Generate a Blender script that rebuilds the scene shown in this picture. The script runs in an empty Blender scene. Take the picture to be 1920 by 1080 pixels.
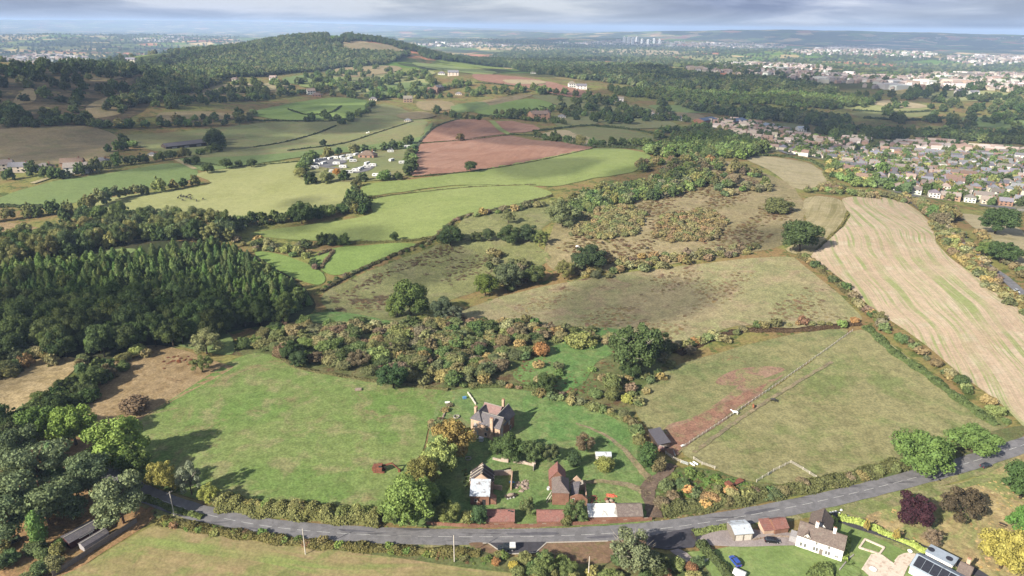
import bpy, bmesh, math, random, re
import numpy as np
from mathutils import Vector, Matrix, geometry

random.seed(11)
rng = np.random.default_rng(11)
SC = bpy.context.scene
COL = SC.collection
R = math.radians

# ------------------------------------------------------------------ camera
CAM_H, PITCH, ROLL, FPX = 140.0, R(21.0), R(0.6), 1280.0
_f = np.array([0, math.cos(PITCH), -math.sin(PITCH)])
_u0 = np.array([0, math.sin(PITCH), math.cos(PITCH)])
_r0 = np.array([1.0, 0, 0])
_u = _u0 * math.cos(ROLL) - _r0 * math.sin(ROLL)
_r = _r0 * math.cos(ROLL) + _u0 * math.sin(ROLL)
cam_data = bpy.data.cameras.new('camera')
cam_data.sensor_width = 36.0
cam_data.lens = 36.0 * FPX / 1920.0
cam_data.clip_start = 1.0
cam_data.clip_end = 250000.0
cam = bpy.data.objects.new('camera', cam_data)
COL.objects.link(cam)
m = Matrix.Identity(4)
for i in range(3):
    m[i][0], m[i][1], m[i][2] = _r[i], _u[i], -_f[i]
m[2][3] = CAM_H
cam.matrix_world = m
SC.camera = cam

# ------------------------------------------------------------------ sky and sun
SUN_EL, SUN_DIR = R(31.0), np.array([-0.77, -0.64])       # towards the sun, on the ground
SUN_DIR = SUN_DIR / np.linalg.norm(SUN_DIR)
world = bpy.data.worlds.new('World')
SC.world = world
world.use_nodes = True
wn, wl = world.node_tree.nodes, world.node_tree.links
wn.clear()
w_out = wn.new('ShaderNodeOutputWorld')
w_bg = wn.new('ShaderNodeBackground'); w_bg.inputs['Strength'].default_value = 0.075
sky = wn.new('ShaderNodeTexSky'); sky.sky_type = 'NISHITA'; sky.sun_disc = False
sky.sun_elevation = SUN_EL
sky.sun_rotation = math.atan2(SUN_DIR[0], SUN_DIR[1])
sky.altitude = 200; sky.air_density = 1.0; sky.dust_density = 1.5
w_tc = wn.new('ShaderNodeTexCoord')
w_map = wn.new('ShaderNodeMapping'); w_map.inputs['Scale'].default_value = (1.0, 1.0, 8.0)
w_map.inputs['Location'].default_value = (2.3, 0.4, 0.37)
w_n1 = wn.new('ShaderNodeTexNoise'); w_n1.inputs['Scale'].default_value = 4.6
w_n1.inputs['Detail'].default_value = 9; w_n1.inputs['Roughness'].default_value = 0.55
w_n1.inputs['Distortion'].default_value = 0.4
w_cr = wn.new('ShaderNodeValToRGB')
w_cr.color_ramp.elements[0].position = 0.38; w_cr.color_ramp.elements[0].color = (1.35, 1.65, 2.45, 1)
w_cr.color_ramp.elements[1].position = 0.62; w_cr.color_ramp.elements[1].color = (3.8, 4.05, 4.75, 1)
e = w_cr.color_ramp.elements.new(0.5); e.color = (2.2, 2.55, 3.45, 1)
w_n2 = wn.new('ShaderNodeTexNoise'); w_n2.inputs['Scale'].default_value = 1.3
w_n2.inputs['Detail'].default_value = 7
w_r2 = wn.new('ShaderNodeMapRange')
w_r2.inputs['From Min'].default_value = 0.36; w_r2.inputs['From Max'].default_value = 0.58
w_r2.inputs['To Min'].default_value = 0.72; w_r2.inputs['To Max'].default_value = 1.0
w_mix = wn.new('ShaderNodeMixRGB')
wl.new(w_tc.outputs['Generated'], w_map.inputs['Vector'])
wl.new(w_map.outputs['Vector'], w_n1.inputs['Vector'])
wl.new(w_map.outputs['Vector'], w_n2.inputs['Vector'])
wl.new(w_n1.outputs['Fac'], w_cr.inputs['Fac'])
wl.new(w_n2.outputs['Fac'], w_r2.inputs['Value'])
wl.new(w_r2.outputs['Result'], w_mix.inputs['Fac'])
wl.new(sky.outputs['Color'], w_mix.inputs['Color1'])
wl.new(w_cr.outputs['Color'], w_mix.inputs['Color2'])
wl.new(w_mix.outputs['Color'], w_bg.inputs['Color'])
wl.new(w_bg.outputs['Background'], w_out.inputs['Surface'])
sun_data = bpy.data.lights.new('sun', 'SUN')
sun_data.energy = 5.0; sun_data.angle = R(0.55); sun_data.color = (1.0, 0.93, 0.80)
sun = bpy.data.objects.new('sun', sun_data)
COL.objects.link(sun)
SUN = Vector((SUN_DIR[0] * math.cos(SUN_EL), SUN_DIR[1] * math.cos(SUN_EL), math.sin(SUN_EL)))
sun.rotation_euler = SUN.to_track_quat('Z', 'Y').to_euler()
sun.location = (-200, -200, 500)
SC.view_settings.view_transform = 'Standard'
SC.view_settings.look = 'None'
SC.view_settings.exposure = 1.32
SC.view_settings.gamma = 1.0
SC.cycles.max_bounces = 5
SC.cycles.diffuse_bounces = 2
SC.cycles.glossy_bounces = 2
SC.cycles.transmission_bounces = 3
SC.cycles.volume_bounces = 0
SC.cycles.transparent_max_bounces = 24
SC.cycles.caustics_reflective = False
SC.cycles.caustics_refractive = False

# ------------------------------------------------------------------ terrain height
def az_pt(px, dist):
    d = _f + _r * ((px - 960) / FPX)
    h = np.array([d[0], d[1]]); h /= np.linalg.norm(h)
    return h * dist

# hills: (picture column, metres away, height, spread along the view, spread across)
HILLS = [
    (700, 3000, 96, 420, 250), (560, 2900, 26, 480, 220), (380, 2650, 42, 480, 280), (120, 2250, -10, 430, 300),
    (-150, 2000, 31, 430, 300), (300, 1700, 12, 220, 180), (840, 3300, -6, 420, 260), (160, 1150, 14, 170, 190),
    (-250, 1300, 25, 300, 300), (90, 1750, 20, 250, 300), (-120, 1600, 12, 250, 260),
    (1350, 760, 20, 110, 160), (1250, 610, 8, 80, 130), (1720, 480, 9, 110, 90), (1300, 460, 7, 70, 120),
    (1000, 1020, 8, 130, 260), (600, 900, -9, 130, 220), (380, 760, 6, 110, 150), (820, 640, 8, 90, 110),
    (850, 370, -7, 40, 110), (1050, 400, -4, 40, 90), (100, 520, -6, 90, 140), (330, 455, 7, 60, 80),
    (900, 1700, 16, 300, 500), (1300, 1400, -14, 250, 500), (1750, 1100, -14, 260, 400),
    (1750, 12500, 120, 900, 4200), (1400, 13500, 95, 900, 3000), (1150, 9500, 60, 500, 1300), (840, 8200, 62, 600, 700),
    (1560, 6000, 42, 500, 900), (250, 9000, 60, 900, 1500), (60, 24000, 175, 2500, 9000), (500, 27000, 150, 2500, 7000),
    (880, 16000, 95, 900, 1600), (1800, 22000, 60, 2000, 6000), (430, 7200, 25, 500, 900),
]
_HC = []
for px, dist, h, sa, sx in HILLS:
    c = az_pt(px, dist); v = c / dist
    _HC.append((c[0], c[1], v[0], v[1], h, sa, sx))

def sstep(a, b, x):
    t = np.clip((x - a) / (b - a), 0, 1)
    return t * t * (3 - 2 * t)

def Z(x, y):
    x = np.asarray(x, float); y = np.asarray(y, float)
    D = np.hypot(x, y)
    z = -55 * sstep(1900, 5200, D)
    for cx, cy, vx, vy, h, sa, sx in _HC:
        dx, dy = x - cx, y - cy
        a = dx * vx + dy * vy; b = dx * vy - dy * vx
        z = z + h * np.exp(-0.5 * ((a / sa) ** 2 + (b / sx) ** 2))
    w = sstep(240, 480, D)
    z = z + w * (1.6 * np.sin(x * 0.021 + 1.1) * np.sin(y * 0.017 + 0.4) + 1.1 * np.sin(x * 0.043 - y * 0.031))
    w2 = sstep(900, 2200, D)
    z = z + w2 * (7 * np.sin(x * 0.0047 + 2.0) * np.sin(y * 0.0039 + 0.9) + 3 * np.sin(x * 0.0101 + y * 0.0083))
    return z

_TS = np.geomspace(90, 90000, 420)
def G2(px, py):
    """the ground point seen at picture position (px, py) of the 1920x1080 frame, as (x, y)"""
    d = _f + _r * ((px - 960) / FPX) + _u * ((540 - py) / FPX)
    d = d / np.linalg.norm(d)
    P = np.outer(_TS, d)
    under = (P[:, 2] + CAM_H) < Z(P[:, 0], P[:, 1])
    if not under.any():
        return d[0] * 60000, d[1] * 60000
    k = int(np.argmax(under))
    lo, hi = (_TS[k - 1] if k else 20.0), _TS[k]
    for _ in range(24):
        mid = 0.5 * (lo + hi); p = d * mid
        if p[2] + CAM_H < Z(p[0], p[1]): hi = mid
        else: lo = mid
    p = d * hi
    return float(p[0]), float(p[1])

def G(px, py):
    x, y = G2(px, py)
    return Vector((x, y, float(Z(x, y))))

def to_px(x, y, z):
    v = np.array([x, y, z - CAM_H])
    dz = v @ _f
    if dz < 1: return None
    return 960 + FPX * (v @ _r) / dz, 540 - FPX * (v @ _u) / dz

def to_px_np(x, y, z):
    V = np.stack([x, y, z - CAM_H], -1)
    dz = np.maximum(V @ _f, 1e-3)
    return 960 + FPX * (V @ _r) / dz, 540 - FPX * (V @ _u) / dz, dz

# ------------------------------------------------------------------ object helpers
def tag(o, label=None, cat=None, group=None, kind=None):
    if label: o['label'] = label
    if cat: o['category'] = cat
    if group: o['group'] = group
    if kind: o['kind'] = kind
    return o

def empty(name, loc=(0, 0, 0), rz=0.0, label=None, cat=None, group=None):
    o = bpy.data.objects.new(name, None)
    o.empty_display_size = 0.5
    COL.objects.link(o)
    o.location = loc; o.rotation_euler = (0, 0, rz)
    return tag(o, label, cat, group)

def link(name, me, parent=None, loc=None, rz=None):
    o = bpy.data.objects.new(name, me)
    COL.objects.link(o)
    if parent is not None: o.parent = parent
    if loc is not None: o.location = loc
    if rz is not None: o.rotation_euler = (0, 0, rz)
    return o

class MB:
    """collects shapes, then links them as ONE mesh object"""
    def __init__(s): s.v = []; s.f = []; s.mi = []
    def poly(s, pts, mi=0):
        n = len(s.v); s.v += [tuple(p) for p in pts]; s.f.append(tuple(range(n, n + len(pts)))); s.mi.append(mi)
        return s
    def box(s, x0, x1, y0, y1, z0, z1, mi=0):
        n = len(s.v)
        s.v += [(x, y, z) for z in (z0, z1) for y in (y0, y1) for x in (x0, x1)]
        for f in ((0, 2, 3, 1), (4, 5, 7, 6), (0, 1, 5, 4), (2, 6, 7, 3), (0, 4, 6, 2), (1, 3, 7, 5)):
            s.f.append(tuple(n + i for i in f)); s.mi.append(mi)
        return s
    def hexa(s, p, mi=0):
        """eight corners: bottom four counter-clockwise, then top four"""
        n = len(s.v); s.v += [tuple(q) for q in p]
        for f in ((3, 2, 1, 0), (4, 5, 6, 7), (0, 1, 5, 4), (1, 2, 6, 5), (2, 3, 7, 6), (3, 0, 4, 7)):
            s.f.append(tuple(n + i for i in f)); s.mi.append(mi)
        return s
    def bar(s, a, b, w, h=None, mi=0):
        a, b = Vector(a), Vector(b); h = h or w
        d = (b - a).normalized()
        up = Vector((0, 0, 1)) if abs(d.z) < 0.95 else Vector((1, 0, 0))
        sx = d.cross(up).normalized() * (w / 2); sy = sx.cross(d).normalized() * (h / 2)
        return s.hexa([a - sx - sy, a + sx - sy, a + sx + sy, a - sx + sy, b - sx - sy, b + sx - sy, b + sx + sy, b - sx + sy], mi)
    def tube(s, pts, rad, n=8, mi=0, cap=True):
        pts = [Vector(p) for p in pts]
        rad = rad if isinstance(rad, (list, tuple)) else [rad] * len(pts)
        base = len(s.v)
        for i, p in enumerate(pts):
            d = (pts[min(i + 1, len(pts) - 1)] - pts[max(i - 1, 0)]).normalized()
            up = Vector((0, 0, 1)) if abs(d.z) < 0.9 else Vector((1, 0, 0))
            a = d.cross(up).normalized(); b = d.cross(a)
            for k in range(n):
                t = 2 * math.pi * k / n
                s.v.append(tuple(p + (a * math.cos(t) + b * math.sin(t)) * rad[i]))
        for i in range(len(pts) - 1):
            for k in range(n):
                q = base + i * n
                s.f.append((q + k, q + (k + 1) % n, q + n + (k + 1) % n, q + n + k)); s.mi.append(mi)
        if cap:
            s.f.append(tuple(base + k for k in range(n))[::-1]); s.mi.append(mi)
            q = base + (len(pts) - 1) * n
            s.f.append(tuple(q + k for k in range(n))); s.mi.append(mi)
        return s
    def ball(s, c, r, nu=8, nv=5, mi=0):
        r = r if isinstance(r, (tuple, list)) else (r, r, r)
        base = len(s.v)
        for j in range(nv + 1):
            ph = math.pi * j / nv
            for i in range(nu):
                th = 2 * math.pi * i / nu
                s.v.append((c[0] + r[0] * math.sin(ph) * math.cos(th), c[1] + r[1] * math.sin(ph) * math.sin(th), c[2] + r[2] * math.cos(ph)))
        for j in range(nv):
            for i in range(nu):
                a = base + j * nu + i; b = base + j * nu + (i + 1) % nu
                s.f.append((a, a + nu, b + nu, b)); s.mi.append(mi)
        return s
    def mesh(s, name, mats, smooth=False):
        me = bpy.data.meshes.new(name)
        me.from_pydata(s.v, [], s.f)
        for mt in (mats if isinstance(mats, (list, tuple)) else [mats]): me.materials.append(mt)
        if any(s.mi): me.polygons.foreach_set('material_index', s.mi)
        if smooth: me.polygons.foreach_set('use_smooth', [True] * len(me.polygons))
        me.update()
        return me
    def build(s, name, mats, parent=None, smooth=False, loc=None, rz=None):
        return link(name, s.mesh(name, mats, smooth), parent, loc, rz)

def place_words(items, key_x, key_d):
    """words for the place of each item within its group: across five, in depth three"""
    n = len(items); ox = np.argsort(np.argsort([key_x(i) for i in items])); od = np.argsort(np.argsort([key_d(i) for i in items]))
    wx = ['far left', 'left', 'middle', 'right', 'far right']; wd = ['front', 'centre', 'back']
    return [(wd[min(2, int(b_ * 3 / n))], wx[min(4, int(a * 5 / n))]) for a, b_ in zip(ox, od)]

# ------------------------------------------------------------------ materials
MATS = {}
def nodes_of(name):
    mt = bpy.data.materials.new(name); mt.use_nodes = True
    nt = mt.node_tree
    return mt, nt, nt.nodes['Principled BSDF']

def nnode(nt, typ, **kw):
    n = nt.nodes.new(typ)
    for k, v in kw.items(): setattr(n, k, v)
    return n

def noise(nt, vec, scale, detail=3, rough=0.55, dist=0.0):
    n = nt.nodes.new('ShaderNodeTexNoise')
    n.inputs['Scale'].default_value = scale; n.inputs['Detail'].default_value = detail
    n.inputs['Roughness'].default_value = rough; n.inputs['Distortion'].default_value = dist
    if vec is not None: nt.links.new(vec, n.inputs['Vector'])
    return n.outputs['Fac']

def mrange(nt, val, a, b, c=0.0, d=1.0):
    n = nt.nodes.new('ShaderNodeMapRange')
    n.interpolation_type = 'SMOOTHSTEP'
    nt.links.new(val, n.inputs['Value'])
    for k, v in zip(('From Min', 'From Max', 'To Min', 'To Max'), (a, b, c, d)): n.inputs[k].default_value = v
    return n.outputs['Result']

def mixc(nt, fac, c1, c2, mode='MIX'):
    n = nt.nodes.new('ShaderNodeMixRGB'); n.blend_type = mode
    for s, v in (('Fac', fac), ('Color1', c1), ('Color2', c2)):
        if isinstance(v, (int, float)): n.inputs[s].default_value = v
        elif isinstance(v, (tuple, list)): n.inputs[s].default_value = (*v, 1) if len(v) == 3 else v
        else: nt.links.new(v, n.inputs[s])
    return n.outputs['Color']

def math_n(nt, op, a, b=None):
    n = nt.nodes.new('ShaderNodeMath'); n.operation = op
    for i, v in enumerate((a, b)):
        if v is None: continue
        if isinstance(v, (int, float)): n.inputs[i].default_value = v
        else: nt.links.new(v, n.inputs[i])
    return n.outputs[0]

def pos_vec(nt, scale=(1, 1, 1), rz=0.0):
    g = nt.nodes.new('ShaderNodeNewGeometry')
    mp = nt.nodes.new('ShaderNodeMapping')
    mp.inputs['Scale'].default_value = scale; mp.inputs['Rotation'].default_value = (0, 0, rz)
    nt.links.new(g.outputs['Position'], mp.inputs['Vector'])
    return mp.outputs['Vector']

def obj_vec(nt, scale=(1, 1, 1)):
    g = nt.nodes.new('ShaderNodeTexCoord')
    mp = nt.nodes.new('ShaderNodeMapping'); mp.inputs['Scale'].default_value = scale
    nt.links.new(g.outputs['Object'], mp.inputs['Vector'])
    return mp.outputs['Vector']

def rgb(h):
    """sRGB hex -> linear"""
    out = []
    for i in (0, 2, 4):
        c = int(h[i:i + 2], 16) / 255
        out.append(c / 12.92 if c <= 0.04045 else ((c + 0.055) / 1.055) ** 2.4)
    return tuple(out)

def mul(c, k): return tuple(x * k for x in c)

def ground_mat(name, c1, c2, c3=None, big=0.025, mid=0.16, fine=1.3, patch=None, patch_at=(0.56, 0.62), patch_scale=0.06,
               stripe=None, rough=0.95, amp=0.3, bump=0.25):
    """grass, stubble or soil: two colours in broad drifts, a third in clumps, fine grain; stripe = (angle, period, colour, strength)"""
    mt, nt, bs = nodes_of(name)
    v = pos_vec(nt)
    a = mrange(nt, noise(nt, v, big, 4, 0.6, 0.6), 0.36, 0.64)
    c = mixc(nt, a, c1, c2)
    if c3 is not None:
        b = mrange(nt, noise(nt, v, mid, 4, 0.65, 0.4), 0.48, 0.66)
        c = mixc(nt, math_n(nt, 'MULTIPLY', b, 0.75), c, c3)
    if stripe is not None:
        ang, per, sc_, st = stripe
        v2 = pos_vec(nt, (1, 1, 1), ang)
        wob = nnode(nt, 'ShaderNodeTexNoise'); wob.inputs['Scale'].default_value = 0.012; wob.inputs['Detail'].default_value = 1
        nt.links.new(v, wob.inputs['Vector'])
        sep = nnode(nt, 'ShaderNodeSeparateXYZ'); nt.links.new(v2, sep.inputs[0])
        off = math_n(nt, 'ADD', sep.outputs['X'], math_n(nt, 'MULTIPLY', wob.outputs['Fac'], 26.0))
        v3 = nnode(nt, 'ShaderNodeCombineXYZ'); nt.links.new(math_n(nt, 'DIVIDE', off, per), v3.inputs['X'])
        nt.links.new(math_n(nt, 'MULTIPLY', sep.outputs['Y'], 0.006), v3.inputs['Y'])
        s1 = mrange(nt, noise(nt, v3.outputs[0], 1.0, 3, 0.7), 0.47, 0.60)
        s2 = math_n(nt, 'MULTIPLY', s1, mrange(nt, noise(nt, v, 0.05, 3), 0.3, 0.6, 0.25, 1.0))
        fine_ = mrange(nt, noise(nt, v3.outputs[0], 3.1, 2, 0.6), 0.42, 0.6)
        c = mixc(nt, math_n(nt, 'MULTIPLY', fine_, 0.5 * st), c, mixc(nt, 0.45, c, mul(sc_, 0.6)))
        c = mixc(nt, math_n(nt, 'MULTIPLY', s2, st), c, sc_)
    if patch is not None:
        pv = noise(nt, v, patch_scale, 6, 0.72, 0.8)
        c = mixc(nt, mrange(nt, pv, patch_at[0], patch_at[1], 0, 0.9), c, patch)
    g = noise(nt, v, fine, 3, 0.75)
    g2 = noise(nt, v, fine * 0.22, 3, 0.7)
    k = mrange(nt, g, 0.3, 0.7, 1 - amp, 1 + amp)
    k2 = mrange(nt, g2, 0.3, 0.7, 1 - amp * 0.6, 1 + amp * 0.6)
    c = mixc(nt, 1.0, c, math_n(nt, 'MULTIPLY', k, k2), 'MULTIPLY')
    nt.links.new(c, bs.inputs['Base Color'])
    bs.inputs['Roughness'].default_value = rough
    bs.inputs['Specular IOR Level'].default_value = 0.1
    if bump:
        bp = nnode(nt, 'ShaderNodeBump'); bp.inputs['Strength'].default_value = bump; bp.inputs['Distance'].default_value = 0.5
        nt.links.new(g, bp.inputs['Height']); nt.links.new(bp.outputs['Normal'], bs.inputs['Normal'])
    return mt

def plain_mat(name, col, rough=0.8, var=0.18, scale=1.5, metal=0.0, spec=0.3, dirt=None, dirt_scale=0.5, bump=0.0):
    """an ordinary surface in one colour with grain, and blotches of dirt"""
    mt, nt, bs = nodes_of(name)
    v = obj_vec(nt)
    k = mrange(nt, noise(nt, v, scale, 4, 0.65), 0.3, 0.7, 1 - var, 1 + var)
    c = mixc(nt, 1.0, col, k, 'MULTIPLY')
    if dirt is not None:
        c = mixc(nt, mrange(nt, noise(nt, v, dirt_scale, 5, 0.7, 0.5), 0.52, 0.64, 0, 0.85), c, dirt)
    nt.links.new(c, bs.inputs['Base Color'])
    bs.inputs['Roughness'].default_value = rough; bs.inputs['Metallic'].default_value = metal
    bs.inputs['Specular IOR Level'].default_value = spec
    if bump:
        bp = nnode(nt, 'ShaderNodeBump'); bp.inputs['Strength'].default_value = bump; bp.inputs['Distance'].default_value = 0.1
        nt.links.new(noise(nt, v, scale * 3, 3), bp.inputs['Height']); nt.links.new(bp.outputs['Normal'], bs.inputs['Normal'])
    return mt

# ------------------------------------------------------------------ terrain sheet
def grid_mesh(name, xs, ys, zs, nr, na, mat, closed):
    V = np.stack([xs.ravel(), ys.ravel(), zs.ravel()], 1)
    cols = na if closed else na - 1
    i, j = np.meshgrid(np.arange(nr - 1), np.arange(cols), indexing='ij')
    j2 = (j + 1) % na
    F = np.stack([i * na + j, i * na + j2, (i + 1) * na + j2, (i + 1) * na + j], -1).reshape(-1, 4)
    return np_mesh(name, V, F, mat)

def np_mesh(name, V, F, mat, mi=None, smooth=True, col=None):
    me = bpy.data.meshes.new(name)
    n = F.shape[1]
    me.vertices.add(len(V)); me.vertices.foreach_set('co', np.asarray(V, np.float32).ravel())
    me.loops.add(F.size); me.loops.foreach_set('vertex_index', F.astype(np.int32).ravel())
    me.polygons.add(len(F))
    me.polygons.foreach_set('loop_start', np.arange(0, F.size, n, dtype=np.int32))
    me.polygons.foreach_set('loop_total', np.full(len(F), n, np.int32))
    for mt in (mat if isinstance(mat, (list, tuple)) else [mat]): me.materials.append(mt)
    if mi is not None: me.polygons.foreach_set('material_index', np.asarray(mi, np.int32))
    if smooth: me.polygons.foreach_set('use_smooth', np.ones(len(F), bool))
    me.update(calc_edges=True)
    return me

# colours of the land
GRASS = rgb('7d8b45'); GRASS_B = rgb('6f8f3a'); GRASS_L = rgb('5f8f35'); TAN = rgb('a8966a'); STRAW = rgb('c4ac82')
BROWN = rgb('8a7350'); OLIVE = rgb('85864e'); HEATH = rgb('6a5640'); SOIL = rgb('b27a5e'); DARK = rgb('4f5a30')

def far_land_mat():
    """rough grass close by; beyond about two kilometres a patchwork of fields too far away to tell their pieces apart"""
    mt, nt, bs = nodes_of('land')
    v = pos_vec(nt)
    near = mixc(nt, mrange(nt, noise(nt, v, 0.02, 4, 0.6, 0.5), 0.38, 0.62), mul(OLIVE, 0.62), mul(BROWN, 0.62))
    near = mixc(nt, mrange(nt, noise(nt, v, 0.11, 5, 0.7, 0.5), 0.5, 0.62), near, mul(DARK, 0.75))
    vor = nnode(nt, 'ShaderNodeTexVoronoi'); vor.inputs['Scale'].default_value = 0.0042
    vor.inputs['Randomness'].default_value = 0.9
    wv = nnode(nt, 'ShaderNodeTexNoise'); wv.inputs['Scale'].default_value = 0.004
    nt.links.new(v, wv.inputs['Vector'])
    vv = nnode(nt, 'ShaderNodeVectorMath', operation='MULTIPLY_ADD')
    nt.links.new(wv.outputs['Color'], vv.inputs[0]); vv.inputs[1].default_value = (90, 90, 0); nt.links.new(v, vv.inputs[2])
    nt.links.new(vv.outputs[0], vor.inputs['Vector'])
    wn_ = nnode(nt, 'ShaderNodeTexWhiteNoise'); nt.links.new(vor.outputs['Color'], wn_.inputs['Vector'])
    cr = nnode(nt, 'ShaderNodeValToRGB'); cr.color_ramp.interpolation = 'CONSTANT'
    stops = [(0, mul(DARK, .55)), (0.3, mul(GRASS_B, .55)), (0.5, mul(OLIVE, .7)), (0.62, mul(GRASS, .7)), (0.74, mul(TAN, .8)), (0.86, mul(STRAW, .8)), (0.93, mul(SOIL, .75))]
    while len(cr.color_ramp.elements) < len(stops): cr.color_ramp.elements.new(0.5)
    for el, (p, c) in zip(cr.color_ramp.elements, stops): el.position = p; el.color = (*c, 1)
    nt.links.new(wn_.outputs['Value'], cr.inputs['Fac'])
    far = mixc(nt, mrange(nt, noise(nt, v, 0.0016, 6, 0.7), 0.47, 0.55), cr.outputs['Color'], mul(DARK, 0.5))
    ln = nnode(nt, 'ShaderNodeVectorMath', operation='LENGTH'); nt.links.new(v, ln.inputs[0])
    c = mixc(nt, mrange(nt, ln.outputs['Value'], 1700, 2300), near, far)
    k = mrange(nt, noise(nt, v, 0.7, 3, 0.7), 0.3, 0.7, 0.75, 1.25)
    c = mixc(nt, 1.0, c, k, 'MULTIPLY')
    nt.links.new(c, bs.inputs['Base Color'])
    bs.inputs['Roughness'].default_value = 1.0; bs.inputs['Specular IOR Level'].default_value = 0.05
    return mt

LAND = far_land_mat()
front = np.arange(40.0, 140.001, 0.3)
back = np.arange(144.0, 400.0, 4.0)
ang = np.radians(np.concatenate([front, back]))[::-1]
rad = np.concatenate([[2.0, 20, 50], np.geomspace(80, 90000, 640)])
RR, AA = np.meshgrid(rad, ang, indexing='ij')
TX, TY = RR * np.cos(AA), RR * np.sin(AA)
terr = link('terrain', grid_mesh('terrain', TX, TY, Z(TX, TY), len(rad), len(ang), LAND, True))
tag(terr, 'rolling rough grass land reaching to the horizon', None, None, 'structure')

# ------------------------------------------------------------------ draped sheets
def densify(P, step, jit=0.0, closed=True):
    out = []
    n = len(P)
    for i in range(n if closed else n - 1):
        a, b = np.array(P[i]), np.array(P[(i + 1) % n])
        L = np.linalg.norm(b - a); k = max(1, int(L / step))
        nx = np.array([-(b - a)[1], (b - a)[0]]) / max(L, 1e-6)
        for q in range(k):
            p = a + (b - a) * q / k
            if jit: p = p + nx * jit * (math.sin(p[0] * 0.19 + p[1] * 0.11) + math.sin(p[0] * 0.047 - p[1] * 0.083 + 1.7)) * 0.5
            out.append(p)
    if not closed: out.append(np.array(P[-1]))
    return out

def catmull(P, n=8, closed=False):
    P = [np.array(p, float) for p in P]
    out = []
    N = len(P)
    for i in range(N if closed else N - 1):
        p0 = P[i - 1] if (closed or i > 0) else 2 * P[0] - P[1]
        p1, p2 = P[i], P[(i + 1) % N]
        p3 = P[(i + 2) % N] if (closed or i + 2 < N) else 2 * P[-1] - P[-2]
        for k in range(n):
            t = k / n
            out.append(0.5 * ((2 * p1) + (-p0 + p2) * t + (2 * p0 - 5 * p1 + 4 * p2 - p3) * t * t + (-p0 + 3 * p1 - 3 * p2 + p3) * t ** 3))
    if not closed: out.append(P[-1])
    return out

def in_poly(x, y, P):
    x = np.asarray(x); y = np.asarray(y)
    ins = np.zeros(x.shape, bool)
    n = len(P); j = n - 1
    for i in range(n):
        xi, yi = P[i][0], P[i][1]; xj, yj = P[j][0], P[j][1]
        if yi != yj:
            c = ((yi > y) != (yj > y)) & (x < (xj - xi) * (y - yi) / (yj - yi) + xi)
            ins ^= c
        j = i
    return ins

def lift(x, y, layer):
    return Z(x, y) + layer * (0.03 + 0.00035 * np.hypot(x, y))

def drape(name, px_pts, mat, layer=1, smooth=True, jit=1.0, label=None, group=None, world_pts=None):
    W = world_pts or [G2(*p) for p in (catmull(px_pts, 5, True) if smooth else px_pts)]
    A = np.array(W)
    D = np.hypot(A[:, 0], A[:, 1]).mean()
    size = max(np.ptp(A[:, 0]), np.ptp(A[:, 1]))
    step = max(1.2, min(size / 14, D * 0.02))
    B = densify(W, max(1.0, D * 0.006), jit * min(1.5, D * 0.002))
    gx, gy = np.meshgrid(np.arange(A[:, 0].min(), A[:, 0].max(), step), np.arange(A[:, 1].min(), A[:, 1].max(), step))
    gx = gx.ravel(); gy = gy.ravel()
    keep = in_poly(gx, gy, B)
    pts = [Vector((float(p[0]), float(p[1]))) for p in B] + [Vector((float(a), float(b))) for a, b in zip(gx[keep], gy[keep])]
    nb = len(B)
    vs, es, fs, *_ = geometry.delaunay_2d_cdt(pts, [(i, (i + 1) % nb) for i in range(nb)], [], 1, 1e-4)
    V = np.array([(p.x, p.y) for p in vs])
    z = lift(V[:, 0], V[:, 1], layer)
    me = bpy.data.meshes.new(name)
    me.from_pydata(np.column_stack([V, z]).tolist(), [], [list(f) for f in fs])
    me.materials.append(mat)
    me.polygons.foreach_set('use_smooth', [True] * len(me.polygons))
    me.update()
    if len(me.polygons) and me.polygons[0].normal.z < 0: me.flip_normals()
    o = link(name, me)
    return tag(o, label, None, group, 'structure')

def ribbon(name, W, width, mat, layer=2, n=4, label=None, parent=None, kind='structure', step=2.0, edge=0.0):
    """a strip of even width along world points"""
    C = np.array(densify(W, step, 0, False))
    T = np.gradient(C, axis=0); T /= np.linalg.norm(T, axis=1)[:, None]
    N = np.stack([-T[:, 1], T[:, 0]], 1)
    ww = np.interp(np.linspace(0, 1, len(C)), np.linspace(0, 1, len(width)), width) if isinstance(width, (list, tuple)) else np.full(len(C), width)
    s = np.linspace(-0.5, 0.5, n + 1)
    X = C[:, None, 0] + N[:, None, 0] * s[None] * ww[:, None]
    Y = C[:, None, 1] + N[:, None, 1] * s[None] * ww[:, None]
    if edge:
        jt = edge * np.sin(np.arange(len(C)) * 1.7) * np.sin(np.arange(len(C)) * 0.37)
        X[:, 0] += N[:, 0] * jt; X[:, -1] += N[:, 0] * jt; Y[:, 0] += N[:, 1] * jt; Y[:, -1] += N[:, 1] * jt
    me = grid_mesh(name, X[:, ::-1], Y[:, ::-1], lift(X, Y, layer)[:, ::-1], len(C), n + 1, mat, False)
    if me.polygons[0].normal.z < 0: me.flip_normals()
    o = link(name, me, parent)
    if parent is None: tag(o, label, None, None, kind)
    return o
# ================================================================== fields
def S(h, k=0.5):
    c = rgb(h); l_ = 0.3 * c[0] + 0.59 * c[1] + 0.11 * c[2]
    return tuple((l_ + (x - l_) * 0.86) * k for x in c)

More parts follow.
